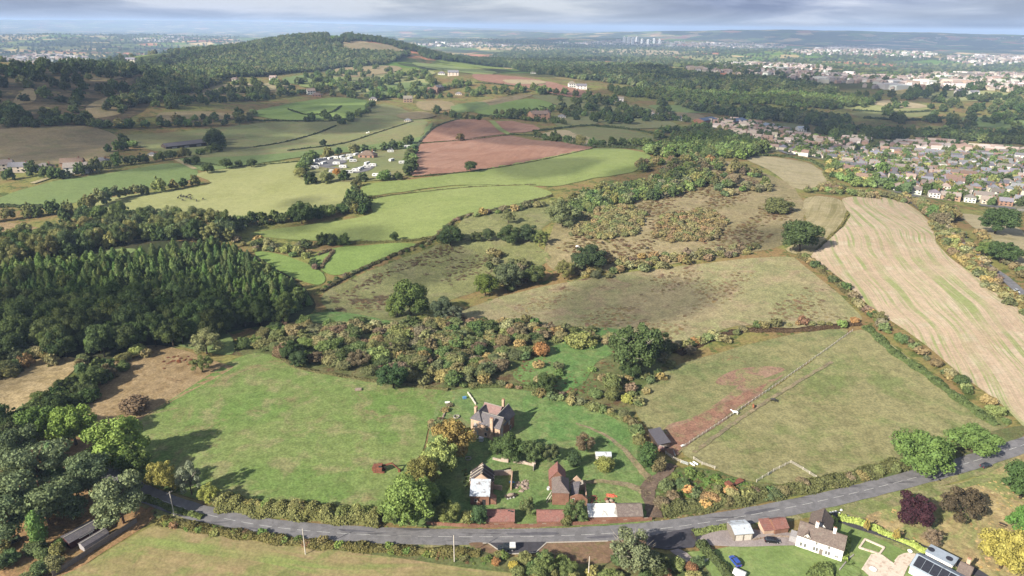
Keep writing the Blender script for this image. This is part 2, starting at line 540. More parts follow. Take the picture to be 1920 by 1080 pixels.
GM = {}
GM['front'] = ground_mat('front_meadow', S('759440'), S('87994e'), S('a09a66'), 0.03, 0.09, 1.2, patch=S('96885c'), patch_at=(0.53, 0.68), patch_scale=0.05)
GM['lawn'] = ground_mat('lush_grass', S('70904a'), S('80964e'), S('90995c'), 0.05, 0.2, 1.5, patch=S('9c9465'), patch_at=(0.58, 0.7))
GM['lush'] = ground_mat('bright_grass', S('679044'), S('76954b'), S('8a9858'), 0.06, 0.2, 1.2)
GM['dry'] = ground_mat('dry_grass', S('a48a5e'), S('b0966c'), S('94794e'), 0.05, 0.2, 1.2, patch=S('83603f'), patch_at=(0.62, 0.68), patch_scale=0.05)
GM['strawfield'] = ground_mat('straw_grass', S('b8a06c'), S('c2aa7a'), S('a38c5c'), 0.05, 0.2, 1.2)
GM['paddock'] = ground_mat('paddock_grass', S('a09a66'), S('98925e'), S('7c8c48'), 0.03, 0.05, 1.1, patch=S('7b8a45'), patch_at=(0.56, 0.66), patch_scale=0.03)
GM['paddock2'] = ground_mat('paddock_grass_left', S('9a9560'), S('8d8e58'), S('76864a'), 0.03, 0.07, 1.1, patch=S('a06e54'), patch_at=(0.62, 0.7), patch_scale=0.03)
GM['redsoil'] = ground_mat('trodden_red_soil', S('ad8a72'), S('a67e68'), S('998660'), 0.08, 0.3, 1.2, patch=S('98925e'), patch_at=(0.47, 0.57), patch_scale=0.11)
GM['redcore'] = ground_mat('red_soil', S('ab8068'), S('a3745e'), S('998262'), 0.08, 0.3, 1.2, patch=S('988c5e'), patch_at=(0.53, 0.64), patch_scale=0.15)
GM['stubble'] = ground_mat('stubble', S('d4ba9c', .54), S('cbae90', .54), S('d8c6a8', .54), 0.02, 0.1, 1.0, stripe=(R(13.7), 3.2, S('a3ad66', .5), 1.0), amp=0.14, patch=S('b0a070'), patch_at=(0.62, 0.75), patch_scale=0.02)
GM['stubble2'] = ground_mat('striped_stubble', S('b7a878'), S('c3b489'), S('97905a'), 0.02, 0.1, 1.0, stripe=(R(28.8), 4.0, S('8d8450'), 0.9), amp=0.15)
GM['stubble3'] = ground_mat('green_stubble', S('b39a6c'), S('a79a60'), S('8f9a4e'), 0.03, 0.1, 1.2, stripe=(R(97), 5.0, S('93a34f'), 0.95), amp=0.2)
GM['slope'] = ground_mat('rough_slope', S('ac9e72'), S('9a9a64'), S('ad9674'), 0.018, 0.07, 1.0, patch=S('74543f'), patch_at=(0.60, 0.66), patch_scale=0.07)
GM['upper'] = ground_mat('rough_pasture', S('8f9258'), S('85884f'), S('979263'), 0.018, 0.07, 1.0, patch=S('5e4c38'), patch_at=(0.575, 0.62), patch_scale=0.038)
GM['brownhill'] = ground_mat('brown_hillside', S('a5966a'), S('9a8e60'), S('b09c74'), 0.018, 0.06, 1.0, patch=S('6c5640'), patch_at=(0.58, 0.66), patch_scale=0.05)
GM['green1'] = ground_mat('green_pasture', S('8fa04f'), S('9ba95a'), None, 0.012, 0.1, 0.9, amp=0.16)
GM['green2'] = ground_mat('green_pasture_bright', S('83a046'), S('8fa850'), None, 0.012, 0.1, 0.9, amp=0.16)
GM['green3'] = ground_mat('green_pasture_mid', S('7d9450'), S('869a55'), None, 0.012, 0.1, 0.9, amp=0.16)
GM['pale'] = ground_mat('pale_pasture', S('a8ac66'), S('b2b372'), S('9fa35e'), 0.008, 0.02, 0.9, amp=0.14)
GM['olive'] = ground_mat('olive_pasture', S('8b9458'), S('94945c'), S('9a8f60'), 0.01, 0.04, 0.6, amp=0.16)
GM['tan'] = ground_mat('tan_pasture', S('a8946a'), S('b09c70'), S('97905c'), 0.012, 0.05, 0.6, amp=0.18)
GM['tanpale'] = ground_mat('pale_tan_pasture', S('b5a67c'), S('bcae84'), S('a49a68'), 0.012, 0.05, 0.8, amp=0.18)
GM['plough'] = ground_mat('ploughed_soil', S('b5856c'), S('bd9078'), S('a8775f'), 0.008, 0.03, 0.5, stripe=(R(17), 6.0, S('a4725a'), 0.55), amp=0.12)
GM['straw'] = ground_mat('straw', S('cbb98e'), S('c2ae82'), None, 0.02, 0.1, 0.6, amp=0.15)
GM['heath'] = ground_mat('heath', S('6d5c40'), S('7d6c4a'), S('4f4c2c'), 0.008, 0.03, 0.3, patch=S('3e4126'), patch_at=(0.5, 0.58), patch_scale=0.02)
GM['verge'] = ground_mat('verge_grass', S('8a9450'), S('a3976a'), S('75893f'), 0.08, 0.3, 1.5)
GM['parkland'] = ground_mat('long_dry_grass', S('c0a873'), S('aea066'), S('b59867'), 0.04, 0.18, 1.0, patch=S('8f9c52'), patch_at=(0.5, 0.6), patch_scale=0.03, amp=0.3)
GM['gardenlawn'] = ground_mat('garden_lawn', S('7f9a4a'), S('8aa353'), S('9aa860'), 0.05, 0.2, 1.4, stripe=(R(-25), 2.2, S('93a85c'), 0.35), amp=0.15)
GM['gravel'] = ground_mat('gravel', S('a79a98'), S('b5a7a3'), None, 0.1, 0.3, 2.0, amp=0.15)
GM['bareverge'] = ground_mat('bare_earth', S('8d6f55'), S('97785c'), S('7f7446'), 0.1, 0.4, 1.2, amp=0.2)
GM['track'] = ground_mat('worn_track', S('a3906c'), S('94876a'), S('8b9052'), 0.1, 0.4, 1.2)
GM['dirt'] = ground_mat('dirt_track', S('86705e'), S('7a685a'), None, 0.1, 0.4, 1.2)
GM['pinefloor'] = ground_mat('needle_litter', S('a88355'), S('b8905f'), S('8d7848'), 0.06, 0.2, 1.2)
GM['bramble'] = ground_mat('rough_bank', S('6c7a40'), S('7f7a4c'), S('5c7038'), 0.06, 0.2, 1.0, patch=S('6a5036'), patch_at=(0.57, 0.64))
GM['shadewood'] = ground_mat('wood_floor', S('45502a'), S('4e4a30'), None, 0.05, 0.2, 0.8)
GM['suburb'] = ground_mat('gardens', S('7c8350'), S('8f8b66'), S('a39a8a'), 0.03, 0.06, 0.4, patch=S('b0a79c'), patch_at=(0.55, 0.6), patch_scale=0.03)

# (name, material, layer, smooth, picture outline, label)
FIELDS = [
 # --- the far side first
 ('hillside', 'tan', 1, 1, [(640,85),(690,80),(745,88),(768,98),(700,97),(655,93)], 'bare tan field just below the wooded summit'),
 ('heath', 'heath', 1, 1, [(-60,140),(120,130),(230,122),(300,140),(290,190),(220,230),(110,235),(-60,235)], 'dark bracken heath on the left hillside'),
 ('hillside', 'tan', 2, 1, [(180,125),(250,122),(262,135),(215,150),(170,152)], 'brown clearing high on the left heath'),
 ('hillside', 'tan', 2, 1, [(165,200),(215,178),(230,190),(232,212),(170,222)], 'pale knoll of dry grass below the heath'),
 ('hillside', 'tan', 2, 1, [(300,213),(380,210),(455,218),(420,226),(330,232),(300,228)], 'brown bare ridge among the left hedges'),
 ('hillside', 'tan', 2, 1, [(45,170),(62,165),(66,190),(40,195),(20,198)], 'small brown scar on the left heath'),
 ('field', 'tan', 1, 1, [(340,185),(425,158),(545,162),(520,172),(420,180),(365,190)], 'tan field under the hillside wood'),
 ('field', 'tan', 2, 1, [(630,130),(735,124),(745,134),(650,146)], 'bare tan patch below the summit wood'),
 ('field', 'olive', 1, 1, [(545,150),(640,140),(720,132),(805,150),(690,178),(600,160)], 'olive fields on the lower slope below the summit'),
 ('field', 'green3', 2, 1, [(530,148),(590,140),(600,150),(560,160)], 'small green field against the hillside wood'),
 ('field', 'pale', 2, 1, [(690,165),(800,148),(812,158),(740,178),(690,180)], 'pale field left of the small farms'),
 ('field', 'pale', 3, 1, [(605,173),(650,158),(690,149),(790,133),(815,140),(760,146),(720,154),(660,170)], 'long pale pasture crossing the slope below the summit'),
 ('field', 'green1', 3, 1, [(560,160),(600,150),(650,146),(640,155),(590,166)], 'green pasture under the bare tan patch'),
 ('field', 'green3', 3, 1, [(690,182),(705,165),(760,156),(812,160),(775,180)], 'green pasture left of the far brick farm'),
 ('field', 'tanpale', 3, 1, [(380,178),(440,160),(540,158),(530,168),(440,176)], 'pale tan pasture at the foot of the hillside wood'),
 ('field', 'green1', 2, 1, [(775,118),(850,125),(930,136),(900,140),(800,128)], 'long green strip below the dark woods'),
 ('field', 'plough', 2, 1, [(888,140),(940,142),(1010,150),(1100,172),(1125,186),(1050,180),(970,162),(900,152)], 'long red ploughed field on the far slope'),
 ('field', 'straw', 3, 1, [(945,151),(1010,152),(1020,158),(960,158)], 'thin straw strip above the far ploughed field'),
 ('field', 'olive', 1, 1, [(1000,178),(1130,190),(1225,205),(1250,225),(1130,230),(1050,205)], 'olive fields below the far ploughed field'),
 ('field', 'green2', 2, 1, [(890,208),(990,186),(1045,200),(1020,208),(940,218)], 'bright green field behind the red brick farm'),
 ('field', 'tan', 1, 1, [(880,195),(960,180),(1000,178),(960,190),(890,206)], 'tan strip beside the bright green field'),
 ('field', 'tan', 2, 1, [(782,192),(830,190),(852,196),(845,206),(795,208)], 'brown plot beside the farm drive'),
 ('field', 'green3', 2, 1, [(850,198),(905,192),(915,205),(865,212),(846,210)], 'green plot left of the bright green field'),
 ('field', 'pale', 1, 1, [(1280,106),(1330,104),(1440,118),(1400,124),(1300,112)], 'pale far field under the distant town'),
 ('field', 'straw', 1, 1, [(1090,95),(1180,93),(1285,98),(1270,103),(1150,102)], 'long straw coloured field far away'),
 ('field', 'straw', 2, 1, [(930,92),(1010,88),(1060,92),(1000,97)], 'straw field beyond the dark woods'),
 ('field', 'pale', 1, 1, [(1560,195),(1640,190),(1720,197),(1745,205),(1650,208),(1580,204)], 'pale field beyond the village woods'),
 ('field', 'straw', 2, 1, [(1610,192),(1680,190),(1740,200),(1700,204)], 'straw field beyond the village woods'),
 ('field', 'olive', 1, 1, [(1600,212),(1680,206),(1760,210),(1700,222),(1620,220)], 'dull green field right of the village woods'),
 ('field', 'green3', 1, 1, [(1780,225),(1850,219),(1930,222),(1930,240),(1840,239)], 'green field at the right edge'),
 ('field', 'pale', 1, 1, [(1700,178),(1800,170),(1900,176),(1890,190),(1780,188)], 'pale fields below the bright suburb'),
 ('field', 'green3', 1, 1, [(1225,197),(1330,200),(1370,210),(1290,212),(1230,205)], 'green strip above the village'),
 ('field', 'tan', 1, 1, [(1225,208),(1300,213),(1320,222),(1250,224)], 'tan field above the village'),
 ('field', 'olive', 1, 1, [(1440,232),(1500,231),(1510,238),(1450,242)], 'small field behind the village sheds'),
 # --- middle distance, left to centre
 ('field', 'tan', 1, 1, [(-40,240),(60,236),(150,236),(210,250),(225,272),(190,298),(40,312),(-40,308)], 'broad brown hillside field at the left edge'),
 ('field', 'olive', 1, 1, [(222,256),(330,248),(480,232),(600,222),(720,196),(790,222),(800,236),(775,262),(650,276),(500,292),(370,302),(340,292),(260,276)], 'wide dull green pasture in the middle distance'),
 ('field', 'green3', 2, 1, [(330,300),(400,296),(500,291),(640,277),(775,262),(800,238),(812,232),(780,275),(700,282),(590,292),(480,308),(380,320)], 'green strip of pasture above the caravan park'),
 ('field', 'green2', 2, 1, [(470,212),(540,196),(625,184),(690,190),(694,204),(650,222),(560,226),(500,222)], 'bright green rounded field on the far slope'),
 ('field', 'tan', 3, 1, [(745,216),(790,210),(815,218),(790,224),(756,224)], 'small tan plot above the ploughed fields'),
 ('field', 'green3', 1, 1, [(-10,375),(80,345),(200,326),(320,306),(366,318),(345,342),(200,366),(100,388),(10,385)], 'green field behind the left tree line'),
 ('field', 'pale', 1, 1, [(135,400),(200,372),(390,348),(372,326),(480,310),(565,304),(590,338),(664,343),(662,368),(600,398),(430,412),(250,410)], 'large pale green field with dark cattle'),
 ('field', 'plough', 2, 0, [(774,331),(770,312),(785,271),(870,262),(958,255),(1040,265),(1112,277),(1100,283),(960,310),(882,322)], 'large red ploughed field'),
 ('field', 'plough', 2, 0, [(784,268),(800,252),(822,236),(860,225),(912,226),(930,240),(950,252),(870,262)], 'upper red ploughed field'),
 ('field', 'plough', 2, 0, [(924,228),(960,227),(1000,235),(1013,243),(985,249),(955,250)], 'small red ploughed field right of the grass strip'),
 ('field', 'straw', 1, 1, [(1000,256),(1060,244),(1115,264),(1108,274),(1050,264)], 'straw field right of the ploughed fields'),
 ('field', 'olive', 1, 1, [(1065,243),(1140,239),(1210,252),(1232,262),(1180,276),(1118,268)], 'olive field above the scrub hill'),
 ('field', 'olive', 2, 1, [(1030,225),(1080,220),(1120,232),(1060,240)], 'small olive field right of the brick farm'),
 ('field', 'olive', 2, 1, [(1130,222),(1230,224),(1270,236),(1200,242),(1140,236)], 'olive field left of the village'),
 ('field', 'green1', 2, 1, [(686,368),(690,346),(780,336),(885,321),(1000,300),(1110,279),(1190,283),(1218,294),(1190,322),(1110,336),(1040,350),(940,347),(840,349)], 'long green pasture below the ploughed field'),
 ('field', 'green1', 2, 1, [(468,440),(560,424),(690,404),(700,376),(840,352),(960,347),(1010,352),(1035,366),(990,380),(862,406),(815,442),(740,452),(590,452)], 'green pasture rising to the scrub hill'),
 ('field', 'green2', 2, 1, [(588,482),(624,466),(760,456),(775,464),(700,492),(636,516),(604,506)], 'small bright green field by the wood'),
 ('field', 'green2', 2, 1, [(478,475),(530,478),(590,504),(608,524),(590,534),(530,512)], 'bright green tongue of pasture beside the conifers'),
 ('field', 'green3', 1, 1, [(190,474),(225,466),(255,468),(228,482),(195,482)], 'small green glade behind the conifers'),
 ('field', 'dry', 1, 1, [(-20,420),(60,425),(100,440),(60,465),(-20,470)], 'brown clearing behind the wood'),
 ('field', 'upper', 1, 1, [(600,560),(690,510),(830,455),(880,405),(1010,380),(1045,400),(1000,450),(1030,490),(900,545),(800,575),(750,605),(660,600)], 'olive pasture with dark bracken patches'),
 ('field', 'slope', 1, 1, [(850,596),(930,560),(1060,530),(1200,508),(1450,482),(1510,500),(1590,570),(1612,604),(1500,615),(1380,612),(1250,655),(1160,645),(1060,622),(930,612)], 'brown and green grazed slope in the centre'),
 ('hillside', 'brownhill', 1, 1, [(1020,480),(1050,410),(1110,375),(1230,350),(1250,300),(1350,300),(1470,340),(1505,380),(1500,430),(1440,468),(1200,502),(1060,512)], 'brown scrubby hilltop'),
 ('field', 'tanpale', 1, 1, [(1395,296),(1440,294),(1510,305),(1548,325),(1556,342),(1530,356),(1490,352),(1440,318)], 'pale rounded field beside the suburb'),
 ('field', 'stubble2', 1, 1, [(1475,468),(1512,440),(1508,375),(1560,371),(1586,388),(1582,415),(1556,440),(1522,476)], 'narrow mown strip left of the stubble field'),
 ('field', 'stubble', 2, 1, [(1520,484),(1575,432),(1592,405),(1582,374),(1640,370),(1700,382),(1745,420),(1765,468),(1830,520),(1935,590),(1935,800),(1860,745),(1760,668),(1640,580),(1570,520)], 'big pale stubble field with green stripes'),
 ('meadow', 'tanpale', 1, 1, [(1800,402),(1860,410),(1925,440),(1925,500),(1870,470),(1830,430)], 'dry meadow beyond the lane'),
 # --- close by
 ('thicket_ground', 'bramble', 1, 1, [(430,665),(480,630),(600,600),(760,600),(900,600),(1060,618),(1180,640),(1260,650),(1230,700),(1200,740),(1180,790),(1100,770),(1000,735),(880,735),(760,722),(620,705),(520,668)], 'rough ground under the autumn scrub'),
 ('glade', 'lush', 2, 1, [(960,700),(1000,672),(1060,640),(1120,640),(1150,660),(1120,680),(1090,720),(1040,735),(985,722)], 'green glade in the scrub'),
 ('glade', 'lush', 2, 1, [(1120,615),(1180,622),(1230,645),(1150,640),(1100,628)], 'bright wet grass at the foot of the slope'),
 ('glade', 'lush', 2, 1, [(570,600),(620,585),(720,600),(780,615),(700,620)], 'green strip along the scrub top'),
 ('glade', 'lush', 2, 1, [(680,665),(720,640),(735,655),(715,690)], 'narrow green gap in the scrub'),
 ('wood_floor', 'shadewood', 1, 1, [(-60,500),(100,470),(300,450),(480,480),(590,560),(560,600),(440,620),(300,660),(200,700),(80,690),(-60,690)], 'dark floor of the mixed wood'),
 ('field', 'strawfield', 2, 1, [(-40,690),(60,676),(140,672),(135,700),(60,755),(-40,790)], 'straw field at the left edge'),
 ('field', 'dry', 2, 1, [(135,775),(185,700),(260,652),(330,655),(420,682),(432,695),(330,748),(230,805),(160,800)], 'dry brown field with bramble patches'),
 ('field', 'green3', 2, 1, [(320,640),(360,622),(420,620),(440,660),(400,665)], 'small grassy corner below the wood'),
 ('meadow', 'front', 2, 1, [(200,850),(260,790),(330,745),(445,672),(515,666),(560,688),(700,716),(845,733),(838,770),(805,800),(790,850),(740,910),(720,950),(560,945),(430,945),(330,925),(260,900)], 'large green meadow left of the farm'),
 ('farmyard_grass', 'lawn', 2, 1, [(845,733),(1000,735),(1110,765),(1180,800),(1205,840),(1235,870),(1245,900),(1222,962),(1205,982),(1000,988),(740,985),(720,940),(745,905),(795,850),(808,800)], 'farmyard grass around the derelict barns'),
 ('lush_patch', 'lush', 3, 1, [(985,748),(1040,742),(1120,775),(1175,795),(1180,830),(1150,840),(1110,815),(1060,830),(1022,812),(990,780)], 'lush green patch right of the farmhouse'),
 ('paddock', 'paddock2', 2, 1, [(1190,755),(1240,700),(1330,668),(1470,632),(1590,620),(1500,690),(1390,765),(1290,832),(1250,835),(1210,800)], 'horse paddock left of the diagonal fence'),
 ('paddock', 'paddock', 2, 1, [(1282,838),(1390,768),(1500,693),(1600,622),(1660,640),(1740,700),(1830,760),(1900,795),(1780,830),(1680,870),(1560,905),(1420,905),(1320,870)], 'tan grazed paddock with three horses'),
 ('trodden_ground', 'redsoil', 3, 1, [(1238,835),(1250,798),(1310,778),(1400,716),(1446,712),(1470,702),(1450,722),(1370,782),(1290,836),(1262,856)], 'red trodden soil beside the diagonal fence'),
 ('trodden_ground', 'redsoil', 3, 1, [(1340,720),(1380,694),(1440,688),(1470,696),(1400,722)], 'bare red patch in the left paddock'),
 ('trodden_ground', 'redcore', 4, 1, [(1240,834),(1252,806),(1290,792),(1330,770),(1430,722),(1436,726),(1370,776),(1288,833),(1262,852)], 'strong red bare soil between the stable and the diagonal fence'),
 ('bank', 'bramble', 2, 1, [(1225,925),(1260,885),(1320,880),(1420,905),(1560,910),(1680,875),(1780,835),(1900,800),(1930,805),(1860,855),(1700,890),(1500,930),(1350,958),(1240,965)], 'overgrown bank between paddock and road'),
 ('verge', 'verge', 1, 1, [(250,905),(330,935),(450,965),(640,988),(900,992),(1200,984),(1420,950),(1640,905),(1930,820),(1930,860),(1700,930),(1450,985),(1200,1020),(900,1035),(640,1030),(450,1010),(280,960)], 'grass verge along the road'),
 ('field', 'stubble3', 2, 1, [(60,1120),(170,1055),(290,985),(330,980),(480,1005),(660,1035),(900,1056),(1000,1085),(1000,1140),(300,1140)], 'striped stubble field in the foreground'),
 ('roadside_bank', 'bramble', 3, 1, [(290,965),(400,985),(560,1012),(700,1025),(930,1035),(960,1045),(1200,1045),(1290,1040),(1330,1100),(1150,1100),(960,1075),(700,1042),(480,1008),(330,985)], 'overgrown bank below the road'),
 ('wood_floor', 'pinefloor', 1, 1, [(-60,860),(60,800),(200,850),(270,930),(290,970),(200,1030),(100,1090),(-60,1120)], 'needle covered ground under the pines'),
 ('garden', 'gardenlawn', 2, 1, [(1285,1040),(1340,1030),(1500,1000),(1590,1040),(1600,1120),(1290,1120),(1320,1070)], 'mown lawn below the white cottage'),
 ('garden', 'gardenlawn', 2, 1, [(1560,985),(1600,980),(1700,1020),(1760,1060),(1700,1110),(1560,1120),(1570,1040)], 'enclosed lawn right of the white cottage'),
 ('parkland', 'parkland', 2, 1, [(1585,960),(1700,930),(1850,890),(1940,860),(1940,1140),(1850,1090),(1740,1030),(1640,990)], 'long dry grass with specimen trees'),
 ('mown_strip', 'verge', 3, 1, [(1575,965),(1690,930),(1830,900),(1850,905),(1710,945),(1620,975),(1720,1025),(1850,1085),(1820,1090),(1690,1030)], 'mown strip around the parkland'),
 ('drive', 'gravel', 3, 1, [(1296,1008),(1370,993),(1480,1000),(1560,1010),(1580,1025),(1480,1024),(1390,1028),(1320,1022)], 'gravel drive of the white cottage'),
]
for name, mk, layer, sm, pts, lab in FIELDS:
    drape(name, pts, GM[mk], layer, bool(sm), 1.0, lab)

# ================================================================== roads and tracks
def asphalt(name, c, k=0.5):
    mt, nt, bs = nodes_of(name)
    v = pos_vec(nt)
    n1 = noise(nt, v, 0.35, 5, 0.7, 0.6); n2 = noise(nt, v, 6.0, 2)
    c0 = mixc(nt, mrange(nt, n1, 0.35, 0.65), S(c, k), S(c, k * 0.72))
    patch = mrange(nt, noise(nt, pos_vec(nt, (0.05, 0.45, 1), R(-5)), 1.0, 4, 0.6), 0.60, 0.64)
    c0 = mixc(nt, math_n(nt, 'MULTIPLY', patch, 0.7), c0, S('55525a', k))
    c0 = mixc(nt, 1.0, c0, mrange(nt, n2, 0.3, 0.7, 0.85, 1.15), 'MULTIPLY')
    nt.links.new(c0, bs.inputs['Base Color'])
    bs.inputs['Roughness'].default_value = 0.8; bs.inputs['Specular IOR Level'].default_value = 0.25
    return mt
M_ROAD = asphalt('worn_asphalt', '989598', 0.46)
M_NEWTAR = asphalt('new_asphalt', '55525a')
M_PAINT = plain_mat('road_paint', S('d8d8d4', 0.55), 0.7, 0.25, 1.5)
M_KERB = plain_mat('kerb_stone', S('c8c0b4'), 0.85, 0.15, 2.0)

ROAD_PX = [(150,868),(215,900),(275,928),(335,951),(400,969),(500,988),(620,1000),(750,1006),(900,1008),(1050,1006),(1200,997),(1350,977),(1500,949),(1650,914),(1800,874),(1930,832),(2010,800)]
ROAD = [G2(*p) for p in catmull(ROAD_PX, 6)]
road = ribbon('road', ROAD, 6.8, M_ROAD, 3, 8, 'grey two lane country road curving across the foreground', None, 'structure', 2.0, 0.15)
RD = np.array(densify(ROAD, 0.5, 0, False))
RS = np.concatenate([[0], np.cumsum(np.linalg.norm(np.diff(RD, axis=0), axis=1))])
def road_at(s):
    return np.array([np.interp(s, RS, RD[:, 0]), np.interp(s, RS, RD[:, 1])])
def strip_mesh(name, pts, w, layer):
    P = np.array(pts); T = np.gradient(P, axis=0); T /= np.linalg.norm(T, axis=1)[:, None]
    N = np.stack([-T[:, 1], T[:, 0]], 1) * w / 2
    X = np.stack([P[:, 0] + N[:, 0], P[:, 0] - N[:, 0]], 1); Y = np.stack([P[:, 1] + N[:, 1], P[:, 1] - N[:, 1]], 1)
    me = grid_mesh(name, X, Y, lift(X, Y, layer), len(P), 2, M_PAINT, False)
    if me.polygons[0].normal.z < 0: me.flip_normals()
    return me
s = 6.0
while s < RS[-1] - 6:
    link('road_marking', strip_mesh('road_marking', [road_at(s + k) for k in (0, 1.3, 2.6, 4.0)], 0.13, 3.6), road)
    s += 6.0

M_PATCH = asphalt('repaired_asphalt', '74727a', 0.5)
for k, pp in enumerate(([(955,1001),(1035,1000),(1040,1003),(960,1004)], [(1105,1008),(1190,1002),(1194,1005),(1120,1011)], [(640,993),(700,997),(698,1000),(644,997)], [(1400,962),(1450,953),(1452,956),(1404,966)], [(470,990),(520,998),(518,1001),(474,994)])):
    drape('road_patch', pp, M_PATCH, 3.25, True, 0.6, 'dark repaired patch of the road surface')
# lay-by with its kerb, the side entrance and the gravel path
drape('lay_by', [(915,1019),(1024,1017),(1004,1037),(962,1039),(942,1036)], M_NEWTAR, 3.3, False, 0, 'dark new asphalt lay-by below the road')
drape('entrance', [(1208,1008),(1300,990),(1318,1004),(1300,1028),(1250,1032),(1214,1026)], M_NEWTAR, 3.3, False, 0, 'dark asphalt entrance beside the gravel drive')
drape('bare_verge', [(1026,1019),(1130,1016),(1215,1012),(1225,1030),(1190,1052),(1090,1058),(1040,1050),(1012,1038)], GM['bareverge'], 3.15, True, 0.5, 'bare brown verge below the road')
drape('bare_verge', [(880,1020),(914,1020),(940,1038),(925,1040),(895,1030)], GM['bareverge'], 3.15, True, 0.5, 'small bare verge left of the lay-by')
def kerb(px, label, w=0.3, h=0.12):
    W = densify([G2(*p) for p in px], 1.5, 0, False)
    b = MB()
    for p, q in zip(W[:-1], W[1:]):
        b.bar((p[0], p[1], float(lift(p[0], p[1], 3)) + 0.06), (q[0], q[1], float(lift(q[0], q[1], 3)) + 0.06), w, h + 0.1)
    o = b.build('kerb', M_KERB); tag(o, label, None, None, 'structure')
kerb([(905,1020),(916,1020),(941,1037),(962,1040),(1004,1038),(1025,1019),(1140,1016)], 'pale kerb around the lay-by')
drape('path', [(1256,1034),(1272,1030),(1288,1038),(1306,1058),(1290,1060)], GM['gravel'], 3.4, False, 0.3, 'short gravel path to the garden gate')

def track(name, px, w, mk, layer, label, edge=0.3):
    return ribbon(name, [G2(*p) for p in catmull(px, 6)], w, GM[mk], layer, 3, label, None, 'structure', 2.0, edge)
track('track', [(1228,972),(1222,950),(1214,925),(1222,905),(1245,890),(1262,872)], [5, 4, 5, 3.5, 3], 'dirt', 4, 'dark dirt track into the farmyard')
track('track', [(1222,905),(1200,880),(1170,845),(1130,815),(1080,795)], [3, 2.5, 2, 1.5, 1], 'track', 4, 'worn grass track past the shed')
track('track', [(1080,905),(1140,905),(1190,915),(1216,930)], [1.5, 2, 3, 4], 'track', 4, 'worn grass track across the yard')
track('track', [(1300,850),(1400,778),(1500,715),(1560,680)], 1.6, 'track', 4, 'faint track beside the paddock fence')
track('track', [(922,228),(938,244),(956,254)], 9, 'green1', 4, 'grass strip between the ploughed fields', 0)
M_LANE = asphalt('lane_asphalt', '8c8a8e')
track_ = ribbon('lane', [G2(*p) for p in catmull([(1800,440),(1815,465),(1850,500),(1880,520),(1925,560)], 6)], 6, M_LANE, 3, 3, 'lane between autumn hedges beyond the stubble field')
ribbon('drive', [G2(*p) for p in catmull([(1560,968),(1600,985),(1660,1004),(1720,1026),(1790,1056),(1830,1075),(1880,1110)], 6)], 3.4, M_NEWTAR, 4, 3, 'dark tarmac drive along the bright hedge')
for pp in ([(330,300),(350,310),(366,318)], [(60,345),(110,330),(160,322)]):
    ribbon('lane', [G2(*p) for p in catmull(pp, 6)], 5, GM['tanpale'], 3, 2, 'farm lane left of the caravan park' if pp[0][0] == 330 else 'pale lane past the left houses', None, 'structure', 4)
ribbon('lane', [G2(*p) for p in catmull([(1490,355-70),(1540,290),(1600,318),(1640,345)], 6)], 6, M_LANE, 3, 2, 'suburban street with parked cars', None, 'structure', 4)
for k, pp in enumerate(([(1660,300),(1700,318),(1740,335)], [(1730,395),(1690,365),(1680,340)], [(1900,330),(1850,352),(1800,368)], [(640,318),(600,312),(596,304),(660,290),(700,292)], [(1450,275),(1480,290),(1520,285)])):
    ribbon('street', [G2(*p) for p in catmull(pp, 6)], 6, M_LANE, 3, 2, ['street between pale bungalows', 'cul de sac above the stubble field', 'street at the right edge of the suburb', 'asphalt loop road in the caravan park', 'street at the top of the village'][k], None, 'structure', 4)
# ================================================================== buildings
def brick_mat(name, c1, c2, mortar, worn=None):
    mt, nt, bs = nodes_of(name)
    v = obj_vec(nt)
    sep = nnode(nt, 'ShaderNodeSeparateXYZ'); nt.links.new(v, sep.inputs[0])
    cb = nnode(nt, 'ShaderNodeCombineXYZ')
    nt.links.new(math_n(nt, 'ADD', sep.outputs['X'], sep.outputs['Y']), cb.inputs['X']); nt.links.new(sep.outputs['Z'], cb.inputs['Y'])
    br = nnode(nt, 'ShaderNodeTexBrick'); nt.links.new(cb.outputs[0], br.inputs['Vector'])
    br.inputs['Scale'].default_value = 1.0; br.inputs['Brick Width'].default_value = 0.24; br.inputs['Row Height'].default_value = 0.085
    br.inputs['Mortar Size'].default_value = 0.01
    for k, c in (('Color1', c1), ('Color2', c2), ('Mortar', mortar)): br.inputs[k].default_value = (*c, 1)
    c = mixc(nt, mrange(nt, noise(nt, v, 0.9, 5, 0.7, 0.6), 0.5, 0.68, 0, 0.55), br.outputs['Color'], worn or mortar)
    k = mrange(nt, noise(nt, v, 0.35, 3), 0.3, 0.7, 0.8, 1.15)
    nt.links.new(mixc(nt, 1.0, c, k, 'MULTIPLY'), bs.inputs['Base Color'])
    bs.inputs['Roughness'].default_value = 0.9; bs.inputs['Specular IOR Level'].default_value = 0.15
    return mt

